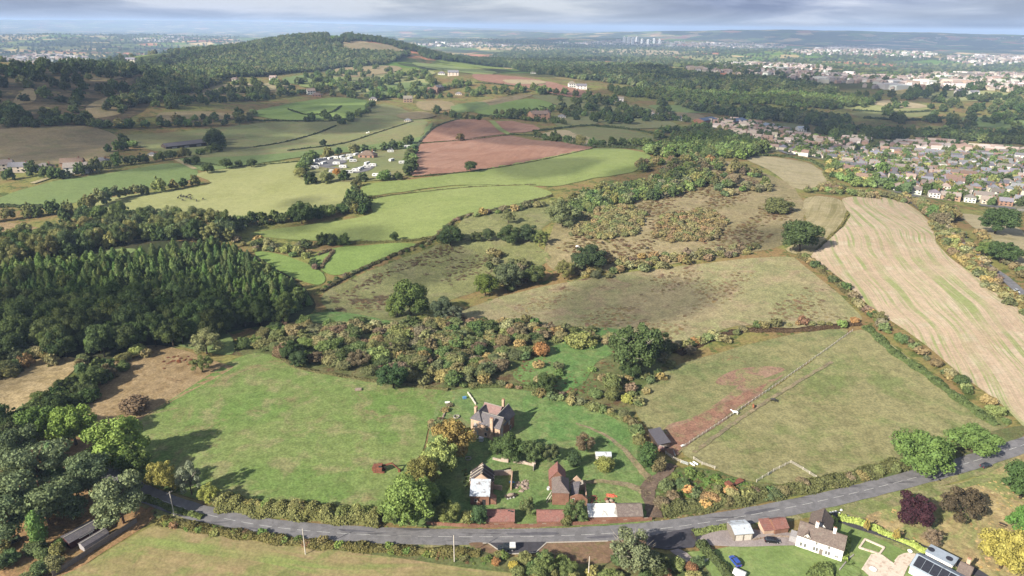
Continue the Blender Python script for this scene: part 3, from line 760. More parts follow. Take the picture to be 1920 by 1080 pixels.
def tile_mat(name, c1, c2, moss=None, course=0.28, objcol=False):
    """slates or tiles: thin courses along the slope, single tiles lighter and darker, moss"""
    mt, nt, bs = nodes_of(name)
    v = obj_vec(nt)
    sep = nnode(nt, 'ShaderNodeSeparateXYZ'); nt.links.new(v, sep.inputs[0])
    cb = nnode(nt, 'ShaderNodeCombineXYZ')
    nt.links.new(math_n(nt, 'ADD', sep.outputs['X'], math_n(nt, 'MULTIPLY', sep.outputs['Y'], 0.35)), cb.inputs['X']); nt.links.new(sep.outputs['Z'], cb.inputs['Y'])
    br = nnode(nt, 'ShaderNodeTexBrick'); nt.links.new(cb.outputs[0], br.inputs['Vector'])
    br.inputs['Scale'].default_value = 1.0; br.inputs['Brick Width'].default_value = 0.32; br.inputs['Row Height'].default_value = course * 0.6
    br.inputs['Mortar Size'].default_value = 0.012
    for k, c in (('Color1', c1), ('Color2', c2), ('Mortar', mul(c1, 0.55))): br.inputs[k].default_value = (*c, 1)
    c = br.outputs['Color']
    if objcol:
        oi = nnode(nt, 'ShaderNodeObjectInfo'); c = mixc(nt, 1.0, c, oi.outputs['Color'], 'MULTIPLY')
    if moss is not None:
        c = mixc(nt, mrange(nt, noise(nt, v, 0.8, 5, 0.7, 0.5), 0.5, 0.66, 0, 0.6), c, moss)
    k = mrange(nt, noise(nt, v, 2.2, 4, 0.7), 0.3, 0.7, 0.78, 1.2)
    nt.links.new(mixc(nt, 1.0, c, k, 'MULTIPLY'), bs.inputs['Base Color'])
    bs.inputs['Roughness'].default_value = 0.75; bs.inputs['Specular IOR Level'].default_value = 0.25
    return mt

B_PINK = brick_mat('pale_brick', S('dcb494', .56), S('cfa283', .56), S('dcc8b0', .56), S('e0c0a4', .56))
B_RED = brick_mat('red_brick', S('a86a50'), S('98583f'), S('b09a84'), S('8a6a52'))
B_WHITE = brick_mat('whitewashed_brick', S('d5c2b0'), S('cbb09c'), S('d8cdbf'), S('b98a70'))
T_SLATE = tile_mat('slate', S('7d767c'), S('6c676e'), S('8a8378'))
T_PINK = tile_mat('faded_tiles', S('ab8680'), S('a07a74'), S('94807a'))
T_RED = tile_mat('red_tiles', S('ad7468'), S('9e665a'), S('8f7a72'))
T_BROWN = tile_mat('brown_tiles', S('8d7a70'), S('7d6c64'), S('958a7c'))
T_GREYB = tile_mat('mossy_tiles', S('8f7f78'), S('85746e'), S('a09588'))
M_CORR = plain_mat('corrugated_sheet', S('c8d0da', 0.6), 0.45, 0.08, 1.2, 0.0, 0.4, S('8a7a70', 0.5), 0.55)
M_WSHEET = plain_mat('white_sheet', S('e6e6e4', 0.62), 0.6, 0.06, 1.2, 0.0, 0.3, S('b0aaa0'), 0.4)
M_WHITE = plain_mat('white_render', S('f4f2ee', 0.72), 0.8, 0.05, 0.8, dirt=S('cfcabf', 0.6), dirt_scale=0.5)
M_FRAME = plain_mat('window_frame', S('e6e2da', 0.6), 0.6, 0.08, 3)
M_GLASS = plain_mat('dark_glass', (0.02, 0.024, 0.03), 0.12, 0.2, 2, spec=0.6)
M_BOARD = plain_mat('grey_board', S('b7b2b4'), 0.8, 0.15, 2)
M_DARKW = plain_mat('dark_timber', S('4e4038'), 0.85, 0.25, 3)
M_WOOD = plain_mat('grey_timber', S('968a7e'), 0.9, 0.25, 3)
M_PALEW = plain_mat('weathered_timber', S('d0c6b8', .72), 0.9, 0.2, 3)
M_FELT = plain_mat('roof_felt', S('66626c'), 0.85, 0.12, 2)
M_MAROON = plain_mat('maroon_boards', S('5c2c2c'), 0.8, 0.2, 3)
M_RUST = plain_mat('rust', S('96583f'), 0.85, 0.3, 2, dirt=S('6b4a3a'), dirt_scale=1.5)
M_STEEL = plain_mat('galvanised_steel', S('a8adb0', 0.6), 0.45, 0.1, 2, 0.4)
M_CLAY = plain_mat('chimney_pot', S('c0805a'), 0.8, 0.15, 3)
M_CONC = plain_mat('concrete', S('b5aea4'), 0.9, 0.15, 1.5, dirt=S('8a8476'), dirt_scale=0.8)
M_PAVE = plain_mat('pale_paving', S('e2cfbb', 0.6), 0.85, 0.1, 1.5, dirt=S('c9ae98'), dirt_scale=0.7)
M_SOLAR = plain_mat('solar_panel', S('3c3d48', 0.4), 0.25, 0.1, 1, spec=0.5)
M_ZINC = plain_mat('zinc_roof', S('a9b6c6', 0.55), 0.5, 0.07, 1, dirt=S('8c98a8'), dirt_scale=0.5)
M_STONE = plain_mat('rubble_stone', S('b39e8c'), 0.95, 0.3, 2.5, dirt=S('8a6a54'), dirt_scale=1.5)
M_BLACK = plain_mat('black_rubber', (0.02, 0.02, 0.022), 0.8, 0.2, 3)

def site(name, pa, pb, label, cat='building', group=None):
    """an empty on the ground at picture point pa, its x axis along the ground towards pb; returns it and the length"""
    a, b_ = G(*pa), G(*pb)
    d = b_ - a
    e = empty(name, (a.x, a.y, min(a.z, b_.z)), math.atan2(d.y, d.x), label, cat, group)
    return e, math.hypot(d.x, d.y)

def slab(b, p, t, mi=0):
    """a roof slab: four corners on its upper face, thickness t straight down"""
    p = [Vector(q) for q in p]
    n = (p[1] - p[0]).cross(p[3] - p[0])
    if n.z < 0: p = p[::-1]
    q = [v - Vector((0, 0, t)) for v in p]
    b.hexa(q + p, mi)

def gable(e, x0, x1, y0, y1, h, hr, axis, wm, rm, over=0.35, z0=-0.8, t=0.16, walls=True):
    """walls with two gable ends and a pitched roof; axis is the run of the ridge"""
    if walls:
        b = MB()
        if axis == 'x':
            ym = (y0 + y1) / 2
            prof = [(y0, z0), (y1, z0), (y1, h), (ym, hr), (y0, h)]
            A = [(x0, p[0], p[1]) for p in prof]; B_ = [(x1, p[0], p[1]) for p in prof]
        else:
            xm = (x0 + x1) / 2
            prof = [(x1, z0), (x0, z0), (x0, h), (xm, hr), (x1, h)]
            A = [(p[0], y0, p[1]) for p in prof]; B_ = [(p[0], y1, p[1]) for p in prof]
        b.poly(A[::-1]); b.poly(B_)
        for i in range(5): b.poly([A[i], A[(i + 1) % 5], B_[(i + 1) % 5], B_[i]])
        b.build('wall', wm, e)
    r = MB()
    if axis == 'x':
        ym = (y0 + y1) / 2; k = (hr - h) / (ym - y0) * over
        slab(r, [(x0 - over * .6, y0 - over, h - k + t), (x1 + over * .6, y0 - over, h - k + t), (x1 + over * .6, ym, hr + t), (x0 - over * .6, ym, hr + t)], t * .9)
        slab(r, [(x0 - over * .6, y1 + over, h - k + t), (x1 + over * .6, y1 + over, h - k + t), (x1 + over * .6, ym + .002, hr + t), (x0 - over * .6, ym + .002, hr + t)], t * .9)
        rp = ((x0 - over * .6, ym, hr + t), (x1 + over * .6, ym, hr + t))
    else:
        xm = (x0 + x1) / 2; k = (hr - h) / (xm - x0) * over
        slab(r, [(x0 - over, y0 - over * .6, h - k + t), (x0 - over, y1 + over * .6, h - k + t), (xm, y1 + over * .6, hr + t), (xm, y0 - over * .6, hr + t)], t * .9)
        slab(r, [(x1 + over, y0 - over * .6, h - k + t), (x1 + over, y1 + over * .6, h - k + t), (xm + .002, y1 + over * .6, hr + t), (xm + .002, y0 - over * .6, hr + t)], t * .9)
        rp = ((xm, y0 - over * .6, hr + t), (xm, y1 + over * .6, hr + t))
    ro = r.build('roof', rm, e)
    MB().bar(rp[0], rp[1], 0.26, 0.14).build('ridge', M_CONC if rm in (T_SLATE, T_PINK) else rm, ro)
    return ro

def mono(e, x0, x1, y0, y1, hf, hb, wm, rm, over=0.3, t=0.12, z0=-0.8, zname='roof'):
    """walls with a single slope, front eave hf, back eave hb"""
    b = MB(); b.hexa([(x0, y0, z0), (x1, y0, z0), (x1, y1, z0), (x0, y1, z0), (x0, y0, hf), (x1, y0, hf), (x1, y1, hb), (x0, y1, hb)])
    b.build('wall', wm, e)
    k = (hb - hf) / (y1 - y0) * over
    r = MB(); slab(r, [(x0 - over, y0 - over, hf - k + t), (x1 + over, y0 - over, hf - k + t), (x1 + over, y1 + over, hb + k + t), (x0 - over, y1 + over, hb + k + t)], t * .9)
    return r.build(zname, rm, e)

def hip(e, x0, x1, y0, y1, h, hr, wm, rm, over=0.35, z0=-0.8, inset=None, t=0.16):
    b = MB().box(x0, x1, y0, y1, z0, h); b.build('wall', wm, e)
    X0, X1, Y0, Y1 = x0 - over, x1 + over, y0 - over, y1 + over
    if (X1 - X0) >= (Y1 - Y0):
        i = inset or (Y1 - Y0) / 2; ym = (Y0 + Y1) / 2; A, B_ = (X0 + i, ym, hr), (X1 - i, ym, hr)
        fs = [[(X0, Y0, h), (X1, Y0, h), B_, A], [(X1, Y1, h), (X0, Y1, h), A, B_], [(X0, Y1, h), (X0, Y0, h), A], [(X1, Y0, h), (X1, Y1, h), B_]]
    else:
        i = inset or (X1 - X0) / 2; xm = (X0 + X1) / 2; A, B_ = (xm, Y0 + i, hr), (xm, Y1 - i, hr)
        fs = [[(X0, Y1, h), (X0, Y0, h), A, B_], [(X1, Y0, h), (X1, Y1, h), B_, A], [(X0, Y0, h), (X1, Y0, h), A], [(X1, Y1, h), (X0, Y1, h), B_]]
    r = MB()
    for f in fs: r.poly([(p[0], p[1], p[2] + t) for p in f])
    r.poly([(X0, Y0, h + t), (X0, Y1, h + t), (X1, Y1, h + t), (X1, Y0, h + t)])
    ro = r.build('roof', rm, e)
    MB().bar((A[0], A[1], A[2] + t), (B_[0], B_[1], B_[2] + t), 0.26, 0.14).build('ridge', rm, ro)
    return ro

def chimney(parent, x, y, z0, z1, w, d, m_=None, pots=2):
    b = MB(); b.box(x - w / 2, x + w / 2, y - d / 2, y + d / 2, z0, z1 - 0.25); b.box(x - w / 2 - .07, x + w / 2 + .07, y - d / 2 - .07, y + d / 2 + .07, z1 - 0.25, z1)
    for i in range(pots):
        px_ = x + (i - (pots - 1) / 2) * w * 0.5
        b.tube([(px_, y, z1), (px_, y, z1 + 0.45)], [0.14, 0.11], 8, 1)
    return b.build('chimney', [m_ or B_RED, M_CLAY], parent)

def window(e, face, at, u, z, w, h, pane=None, frame=None, name='window', bars=True):
    """a framed opening on a wall face: face 'y-' (front, at = y), 'x+' (right side, at = x), 'x-', 'y+'"""
    def P(du, dz, out):
        s = -1 if face[1] == '-' else 1
        return (u + du, at + s * out, z + dz) if face[0] == 'y' else (at + s * out, u + du, z + dz)
    def bx(b, u0, u1, z0, z1, o0, o1):
        p, q = P(u0, z0, o0), P(u1, z1, o1)
        b.box(min(p[0], q[0]), max(p[0], q[0]), min(p[1], q[1]), max(p[1], q[1]), min(p[2], q[2]), max(p[2], q[2]))
    f = MB(); k = 0.07
    bx(f, -w / 2, w / 2, -0.09, 0, -.03, .10); bx(f, -w / 2, w / 2, h - k, h, -.03, .06)
    bx(f, -w / 2, -w / 2 + k, 0, h - k, -.03, .06); bx(f, w / 2 - k, w / 2, 0, h - k, -.03, .06)
    if bars and pane is None:
        bx(f, -.03, .03, 0, h - k, -.03, .05)
    o = f.build(name, frame or M_FRAME, e)
    g = MB(); bx(g, -w / 2 + k, w / 2 - k, 0.001, h - k - 0.001, -.03, .025)
    g.build('pane' if pane is None else 'boarding', pane or M_GLASS, o)
    return o

def door(e, face, at, u, w, h, mat, z=0.0):
    b = MB()
    s = -1 if face[1] == '-' else 1
    if face[0] == 'y': b.box(u - w / 2, u + w / 2, min(at - .03, at + s * .06), max(at + .03, at + s * .06), z, z + h)
    else: b.box(min(at - .03, at + s * .06), max(at + .03, at + s * .06), u - w / 2, u + w / 2, z, z + h)
    return b.build('door', mat, e)

# ------------------------------------------------------------------ farmhouse
e, L = site('farmhouse', (883, 813), (937, 829), 'derelict brick farmhouse with slate and pink tiled roofs', 'house')
r1 = gable(e, 0.30 * L, L, 0.0, 5.4, 5.7, 8.6, 'x', B_PINK, T_SLATE)
r2 = hip(e, -0.02, 0.36 * L, 0.03, 9.4, 6.3, 8.9, B_PINK, T_SLATE)
r3 = gable(e, 0.12 * L, 0.70 * L, 5.2, 11.0, 5.9, 9.2, 'x', B_RED, T_PINK)
r4 = gable(e, 0.58 * L, L + 0.03, 2.8, 11.6, 5.72, 8.9, 'y', B_RED, T_SLATE)
chimney(r1, 0.745 * L, -0.42, -0.8, 9.3, 1.1, 0.86, B_PINK)
chimney(r2, -0.42, 4.6, -0.8, 8.8, 0.85, 1.2, B_PINK)
chimney(r3, 0.62 * L, 11.5, 4.0, 10.4, 0.8, 1.0, B_PINK)
window(e, 'y-', 0.03, 0.17 * L, 3.4, 1.35, 1.6, M_BOARD)
door(e, 'y-', 0.03, 0.20 * L, 1.5, 2.3, M_BOARD)
window(e, 'y-', 0.0, 0.56 * L, 3.3, 0.9, 1.35)
window(e, 'y-', 0.0, 0.52 * L, 0.9, 1.1, 1.4, M_DARKW)
window(e, 'x+', L, 1.6, 3.3, 1.2, 1.5, M_BOARD); window(e, 'x+', L, 1.7, 0.7, 1.3, 1.6, M_BOARD)
window(e, 'x+', L + 0.03, 7.4, 3.4, 1.1, 1.6, M_BOARD); window(e, 'x+', L + 0.03, 8.4, 0.6, 1.2, 1.8)
MB().tube([(0.82 * L, -0.12, -0.2), (0.82 * L, -0.12, 5.5)], 0.06, 6).build('drainpipe', M_RUST, e)
t, tl = site('tank', (898, 828), (905, 829), 'pale blue grey metal tank against the farmhouse front', 'tank')
MB().box(0, 1.5, -0.2, 1.0, 0, 1.5).box(-0.06, 1.56, -0.26, 1.06, 1.5, 1.58).build('body', M_CORR, t)
t, tl = site('scaffold_frame', (886, 822), (902, 830), 'collapsed pale timber frame leaning by the farmhouse front', 'timber')
b = MB(); b.bar((0, 0, 0), (tl, 0.4, 1.6), .12).build('beam', M_PALEW, t)
for q in (0.2, 0.45, 0.7): MB().bar((tl * q, 0, 0.05), (tl * q + 0.6, 0.9, 1.4), .1).build('beam', M_PALEW, t)

# ------------------------------------------------------------------ patched barn (white sheet roof, broken slates behind)
e, L = site('barn', (882, 947), (917, 948), 'derelict brick barn with a white corrugated roof and broken slates behind')
r1 = mono(e, 0, L, 0, 5.6, 3.6, 5.4, B_RED, M_CORR, 0.25)
for q in range(1, 7):
    x = L * q / 7; MB().bar((x, -0.2, 3.66), (x, 5.8, 5.59), 0.05, 0.04).build('seam', M_CORR, r1)
b = MB()
prof = [(-0.6, -0.8), (-0.6, 4.2), (L / 2 + .1, 7.4), (L + .9, 4.2), (L + .9, -0.8)]
for yy in (5.85, 11.6):
    F_ = [(p[0], yy, p[1]) for p in prof]; Bk = [(p[0], yy + 0.35, p[1]) for p in prof]
    b = MB(); b.poly(F_); b.poly(Bk[::-1])
    for i in range(5): b.poly([F_[i], F_[(i + 1) % 5], Bk[(i + 1) % 5], Bk[i]])
    b.build('gable_wall', B_PINK, e)
MB().box(-0.62, -0.25, 6.2, 11.6, -0.8, 4.15).build('side_wall', B_RED, e)
MB().box(L + .55, L + .92, 6.2, 11.6, -0.8, 4.15).build('side_wall', B_RED, e)
mid = L / 2 + .1
rr = random.Random(5)
for side, xe in ((-1, -0.9), (1, L + 1.2)):
    for k in range(13):                                  # rafters, single slate strips left on them
        y = 6.1 + k * 0.45
        MB().bar((mid, y, 7.42), (xe, y, 4.15), 0.10, 0.12).build('rafter', M_PALEW if k % 3 else M_DARKW, e)
    for k in range(9):
        if side < 0 and k in (2, 5): continue
        y0 = 6.15 + k * 0.62; lo = rr.uniform(0.0, 0.12); hi = rr.uniform(0.6, 1.0) if side < 0 else rr.uniform(0.88, 1.0)
        f = lambda t_: (xe + (mid - xe) * t_, 4.15 + (7.42 - 4.15) * t_ + .12)
        a0, a1 = f(lo), f(hi)
        r = MB(); slab(r, [(a0[0], y0, a0[1]), (a0[0], y0 + .57, a0[1]), (a1[0], y0 + .57, a1[1]), (a1[0], y0, a1[1])], 0.06)
        r.build('slate_strip', M_DARKW if (k + side) % 3 else T_SLATE, e)
door(e, 'y-', 0, 0.72 * L, 1.1, 2.2, M_BLACK); window(e, 'y-', 0, 0.3 * L, 1.4, 1.0, 1.0, M_DARKW)
MB().hexa([(L + .3, 0.4, -.5), (L + 2.2, 0.4, -.5), (L + 2.2, 3.0, -.5), (L + .3, 3.0, -.5), (L + .3, 0.4, 2.4), (L + 2.2, 0.4, 1.2), (L + 2.2, 3.0, 1.6), (L + .3, 3.0, 2.8)]).build('lean_to', B_RED, e)

# ------------------------------------------------------------------ brick kiln with the collapsed wing
e, L = site('kiln_barn', (1035, 947), (1066, 948), 'tall brick kiln barn with grey and red tiled roofs')
r1 = hip(e, 0, L, 0, 7.4, 4.6, 7.2, B_RED, T_GREYB, 0.2, inset=2.6)
r2 = gable(e, -0.9, L - 0.9, 7.2, 12.2, 4.4, 7.4, 'y', B_RED, T_RED, 0.2)
MB().tube([(-0.6, 0.2, -0.3), (-0.4, 0.1, 5.2)], 0.06, 6).build('drainpipe', M_WOOD, e)
MB().bar((-1.8, 2.4, 0), (-0.2, 2.4, 3.4), .16).build('prop', M_PALEW, e); MB().bar((-1.8, 0.8, 0), (-0.2, 0.8, 3.2), .16).build('prop', M_PALEW, e)
MB().tube([(-1.2, 3, 3.6), (-1.2, 3, 4.4)], [0.5, 0.5], 10).build('water_tank', M_WSHEET, e)
e2, L2 = site('collapsed_wing', (1068, 948), (1101, 949), 'roofless brick wing with a fallen slate roof beside the kiln barn')
b = MB(); pr = [(0, -.6), (L2, -.6), (L2, 2.6), (L2 * .72, 4.0), (L2 * .42, 4.3), (0, 3.2)]
F_ = [(p[0], 0, p[1]) for p in pr]; Bk = [(p[0], 0.4, p[1]) for p in pr]; b.poly(F_); b.poly(Bk[::-1])
for i in range(6): b.poly([F_[(i + 1) % 6], F_[i], Bk[i], Bk[(i + 1) % 6]])
b.build('front_wall', B_RED, e2)
window(e2, 'y-', 0, L2 * .2, 2.2, 0.7, 0.6, M_BLACK)
b = MB(); pr = [(0.4, -.6), (L2, -.6), (L2, 2.4), (L2 * .45, 5.6), (0.4, 3.2)]
F_ = [(p[0], 7.6, p[1]) for p in pr]; Bk = [(p[0], 8.0, p[1]) for p in pr]; b.poly(F_); b.poly(Bk[::-1])
for i in range(5): b.poly([F_[(i + 1) % 5], F_[i], Bk[i], Bk[(i + 1) % 5]])
b.build('back_wall', B_PINK, e2)
MB().box(L2 - .4, L2, 0.4, 7.6, -.6, 1.8).build('side_wall', B_PINK, e2)
r = MB(); slab(r, [(0.2, 1.6, 3.0), (2.6, 1.2, 3.4), (3.4, 6.0, 4.9), (1.0, 6.4, 4.2)], 0.14); r.build('fallen_roof', T_SLATE, e2)
for q in range(3): MB().bar((0.3, 4.6 + q * .8, 3.4), (4.4, 5.4 + q * .7, 4.4), 0.16).build('rafter', M_PALEW, e2)

# ------------------------------------------------------------------ roadside sheds and the brick wall
e, L = site('shed', (912, 985), (964, 985), 'low roadside shed with a patchy red tiled roof')
ro = gable(e, 0, L, 0, 5.2, 1.7, 3.5, 'x', B_RED, T_RED, 0.3)
for k, (u, v_) in enumerate(((.10, .35), (.14, .33), (.78, .88), (.86, .84), (.92, .80))):
    x = u * L; y = -0.3 + v_ * 2.8; z = 1.5 + v_ * 2.02 + .17
    MB().hexa([(x, y, z - .12), (x + .5, y, z - .12), (x + .5, y + .3, z + .09), (x, y + .3, z + .09), (x, y, z + .03), (x + .5, y, z + .03), (x + .5, y + .3, z + .24), (x, y + .3, z + .24)]).build('hole', M_BLACK, ro)
e, L = site('shed', (1007, 985), (1057, 985), 'second low roadside shed with pinkish tiles left of the loose tree')
gable(e, 0, L, 0, 5.0, 1.7, 3.4, 'x', B_RED, T_RED, 0.3)
e, L = site('shed', (1104, 979), (1156, 978), 'roadside shed with a bright white sheet roof')
mono(e, 0, L, 0, 4.2, 2.0, 3.2, B_RED, M_WSHEET, 0.2)
e, L = site('shed', (1157, 978), (1204, 977), 'roadside shed with a grey tiled roof at the yard entrance')
gable(e, 0.05, L, -0.2, 5.6, 2.2, 4.2, 'x', B_RED, T_GREYB, 0.25)
def wall_line(name, px, h, t, mat, label, rough=0.0, cat='wall', seed=1, step=1.2):
    """a wall along picture points; rough > 0 breaks its top as in a ruin"""
    W = densify([G2(*p) for p in px], step, 0, False)
    r = random.Random(seed); b = MB(); x0, y0 = W[0]; z0 = float(Z(x0, y0))
    for i, (p, q) in enumerate(zip(W[:-1], W[1:])):
        d = np.array(q) - np.array(p); n = np.array([-d[1], d[0]]) / np.linalg.norm(d) * t / 2
        d2 = d / np.linalg.norm(d) * (0.02 + 0.03 * (i % 2))
        za, zb = float(Z(*p)), float(Z(*q)); hh = h * (1 - rough * r.random())
        P = [np.array(p) - n - d2, np.array(q) - n + d2, np.array(q) + n + d2, np.array(p) + n - d2]
        b.hexa([(v[0] - x0, v[1] - y0, min(za, zb) - z0 - .5) for v in P] + [(v[0] - x0, v[1] - y0, (za + zb) / 2 - z0 + hh + 0.004 * (i % 3)) for v in P])
    o = b.build(name, mat, None, False, (x0, y0, z0))
    return tag(o, label, cat)
wall_line('brick_wall', [(800, 984), (860, 988), (910, 989), (1000, 989), (1104, 984), (1160, 981), (1222, 976)], 1.3, 0.35, B_RED, 'long brick wall between the sheds and the road', 0.15)
wall_line('brick_wall', [(924, 862), (940, 866), (953, 868)], 1.8, 0.4, B_WHITE, 'whitewashed stub of garden wall below the dark trees', 0.5, seed=2)
wall_line('brick_wall', [(962, 868), (985, 871), (1004, 876)], 1.7, 0.4, B_WHITE, 'crumbling pale garden wall behind the barns', 0.6, seed=3)
wall_line('brick_wall', [(926, 892), (942, 892), (958, 891)], 2.3, 0.4, B_WHITE, 'pinkish white back wall of the roofless ruin', 0.3, seed=4)
wall_line('brick_wall', [(925, 893), (924, 905), (923, 913)], 2.4, 0.4, B_PINK, 'left side wall of the roofless ruin', 0.25, seed=5)
wall_line('brick_wall', [(960, 891), (959, 905), (958, 920)], 2.2, 0.4, B_PINK, 'right side wall of the roofless ruin', 0.2, seed=6)
wall_line('brick_wall', [(924, 917), (941, 920)], 2.0, 0.4, B_PINK, 'short front wall of the roofless ruin', 0.4, seed=7)
wall_line('concrete_wall', [(1005, 862), (1003, 872), (1000, 884)], 1.6, 0.2, M_CONC, 'thin grey wall end behind the barns', 0.1, seed=8)
wall_line('brick_wall', [(877, 738), (885, 749), (892, 760)], 1.0, 0.3, M_PALEW, 'pale garden wall running up behind the farmhouse', 0.2, seed=9)
wall_line('stone_wall', [(836, 770), (828, 790), (818, 806)], 0.9, 0.5, M_STONE, 'tumbled stone wall left of the farmhouse', 0.6, seed=10)
for k, (a, c) in enumerate(((868, 750), (1008, 895))):
    pass

# ------------------------------------------------------------------ stable, small pale shed
e, L = site('stable', (1234, 844), (1216, 817), 'long low stable with a dark felt roof beside the red soil')
ro = mono(e, 0, L, -4.0, 0, 2.9, 2.4, M_DARKW, M_FELT, 0.35)
MB().box(-0.004, 0.0, -3.0, -1.2, 0, 1.9).build('door', M_WOOD, e)
for k in range(3): MB().box(L * (.2 + .28 * k), L * (.2 + .28 * k) + 1.2, -4.06, -3.97, 0, 2.1).build('door', M_WOOD, e)
e, L = site('field_shed', (1117, 862), (1146, 862), 'small pale shed on the grass track')
ro = gable(e, 0, L, 0, 2.4, 1.5, 2.2, 'x', M_PALEW, M_CORR, 0.15)
window(e, 'y-', 0, L * .5, 0.5, 0.8, 0.6)
e, L = site('feed_hut', (1234, 846), (1240, 848), 'tiny reddish hut beside the stable')
gable(e, 0, 1.8, 0, 1.6, 1.4, 2.0, 'x', B_RED, T_PINK, 0.15)

# ------------------------------------------------------------------ white cottage and its outbuildings
e, L = site('white_cottage', (1491, 1024), (1577, 1054), 'long white rendered cottage with a brown roof and two chimneys', 'house')
r1 = gable(e, 0, L, 0, 5.6, 4.3, 6.9, 'x', M_WHITE, T_BROWN, 0.3)
r2 = gable(e, 2.2, 8.0, 5.3, 12.0, 4.3, 7.2, 'y', M_WHITE, T_BROWN, 0.3)
chimney(r1, L * .36, 2.8, 6.2, 8.4, 0.8, 0.7, M_WHITE, 2); chimney(r1, L * .74, 2.8, 6.2, 8.4, 0.8, 0.7, M_WHITE, 2)
gable(e, 1.6, 3.6, -0.06, 2.6, 4.4, 5.6, 'y', M_WHITE, T_BROWN, 0.2, 3.6)
for u in (0.11, 0.2, 0.40, 0.46, 0.66, 0.72): window(e, 'y-', 0, L * u, 0.8, 0.62, 1.3)
for u in (0.145, 0.2): window(e, 'y-', -0.06, 2.6 + (u - .17) * 16, 3.9, 0.55, 0.9)
for u in (0.43, 0.70): window(e, 'y-', 0, L * u, 3.0, 0.6, 0.8)
for u in (0.86, 0.90): window(e, 'y-', 0, L * u, 1.0, 0.5, 0.7)
door(e, 'y-', 0, L * 0.55, 0.9, 2.0, M_WOOD)
MB().box(-2.0, -0.01, 1.0, 4.0, -.5, 2.2).build('porch', M_BOARD, e)
e, L = site('garage', (1376, 1016), (1410, 1013), 'grey weatherboarded garage with a flat pale roof on the gravel')
ro = gable(e, 0, L, 0, 5.5, 2.7, 3.5, 'x', M_WOOD, M_CORR, 0.25)
for k in range(2): MB().box(L * (.08 + .47 * k), L * (.08 + .47 * k) + L * .38, -.05, .02, 0, 2.2).build('door', M_PALEW, e)
e, L = site('outbuilding', (1452, 1003), (1477, 999), 'red tiled outbuilding beside the white cottage')
gable(e, 0, L, 0, 4.6, 2.0, 3.6, 'x', B_RED, T_RED, 0.2)
e, L = site('outbuilding', (1432, 1003), (1450, 1001), 'smaller red tiled lean-to left of the other outbuilding')
mono(e, 0, L, 0, 3.6, 1.6, 2.6, B_PINK, T_RED, 0.2)
wall_line('garden_wall', [(1412, 1014), (1450, 1007), (1490, 1009)], 0.8, 0.3, M_STONE, 'low stone wall behind the black car', 0.1, seed=12)
wall_line('garden_wall', [(1574, 1070), (1590, 1050), (1600, 1042)], 0.5, 0.3, M_CONC, 'short pale wall right of the cottage', 0.1, seed=13)

# ------------------------------------------------------------------ modern house with solar panels, terrace
e, L = site('modern_house', (1703, 1075), (1770, 1112), 'modern house with a zinc roof and black solar panels', 'house')
ro = gable(e, 0, L + 4, 0, 7.0, 2.9, 4.6, 'x', M_WHITE, M_ZINC, 0.3)
for k in range(6):
    x = 0.5 + k * 2.0
    r = MB(); slab(r, [(x, 0.1, 3.24), (x + 1.92, 0.1, 3.24), (x + 1.92, 3.2, 4.74), (x, 3.2, 4.74)], 0.06); r.build('solar_panel', M_SOLAR, ro)
e, L = site('annexe', (1731, 1050), (1781, 1076), 'long low annexe with a pale flat roof beside the drive', 'building')
ro = mono(e, 0, L, 0.6, 4.4, 2.6, 2.8, M_WHITE, M_ZINC, 0.2)
for u in (0.1, 0.78): MB().tube([(L * u, 2.4, 2.75), (L * u, 2.4, 3.0)], [0.9, 0.85], 14).build('rooflight', M_SOLAR, ro)
e, L = site('lodge', (1790, 1085), (1812, 1096), 'small brown roofed lodge with a brick chimney', 'building')
ro = gable(e, 0, L, 0, 5, 2.4, 4.2, 'x', B_PINK, T_BROWN); chimney(ro, L * .5, 3.6, 2.4, 5.6, 0.9, 0.8, B_PINK)
def px5(x, y): return (1600 + x / 6, 960 + y / 6)
drape('terrace', [px5(*p) for p in [(205,485),(320,492),(450,590),(472,556),(560,490),(690,476),(700,492),(605,640),(560,740),(180,740),(95,655)]], M_PAVE, 4.5, False, 0, 'pale paved terrace beside the modern house')
wall_line('planter_wall', [px5(65, 412), px5(130, 318), px5(345, 412), px5(292, 484), px5(65, 412)], 0.6, 0.5, M_PAVE, 'sunken stone fire pit garden with pale walls', 0.0, seed=14)
wall_line('planter_wall', [px5(100, 655), px5(205, 490), px5(320, 500), px5(455, 600)], 0.5, 0.4, M_PAVE, 'low pale wall around the terrace', 0.0, seed=15)
wall_line('planter_wall', [px5(470, 560), px5(510, 512), px5(570, 484), px5(640, 474)], 0.5, 0.4, M_PAVE, 'curved pale wall of the terrace', 0.0, seed=16)
p = G(*px5(215, 665)); o = MB().tube([(0, 0, 0), (0, 0, .72)], [.1, .1], 8).tube([(0, 0, .72), (0, 0, .78)], [.95, .95], 16).build('table', M_WHITE, None, False, p); tag(o, 'round white table on the terrace', 'table')
p = G(*px5(635, 452)); o = MB().tube([(0, 0, 0), (0, 0, .5), (0, 0, .9)], [.5, .7, .2], 12).build('urn', M_WHITE, None, False, p); tag(o, 'white domed urn at the end of the bright hedge', 'urn')

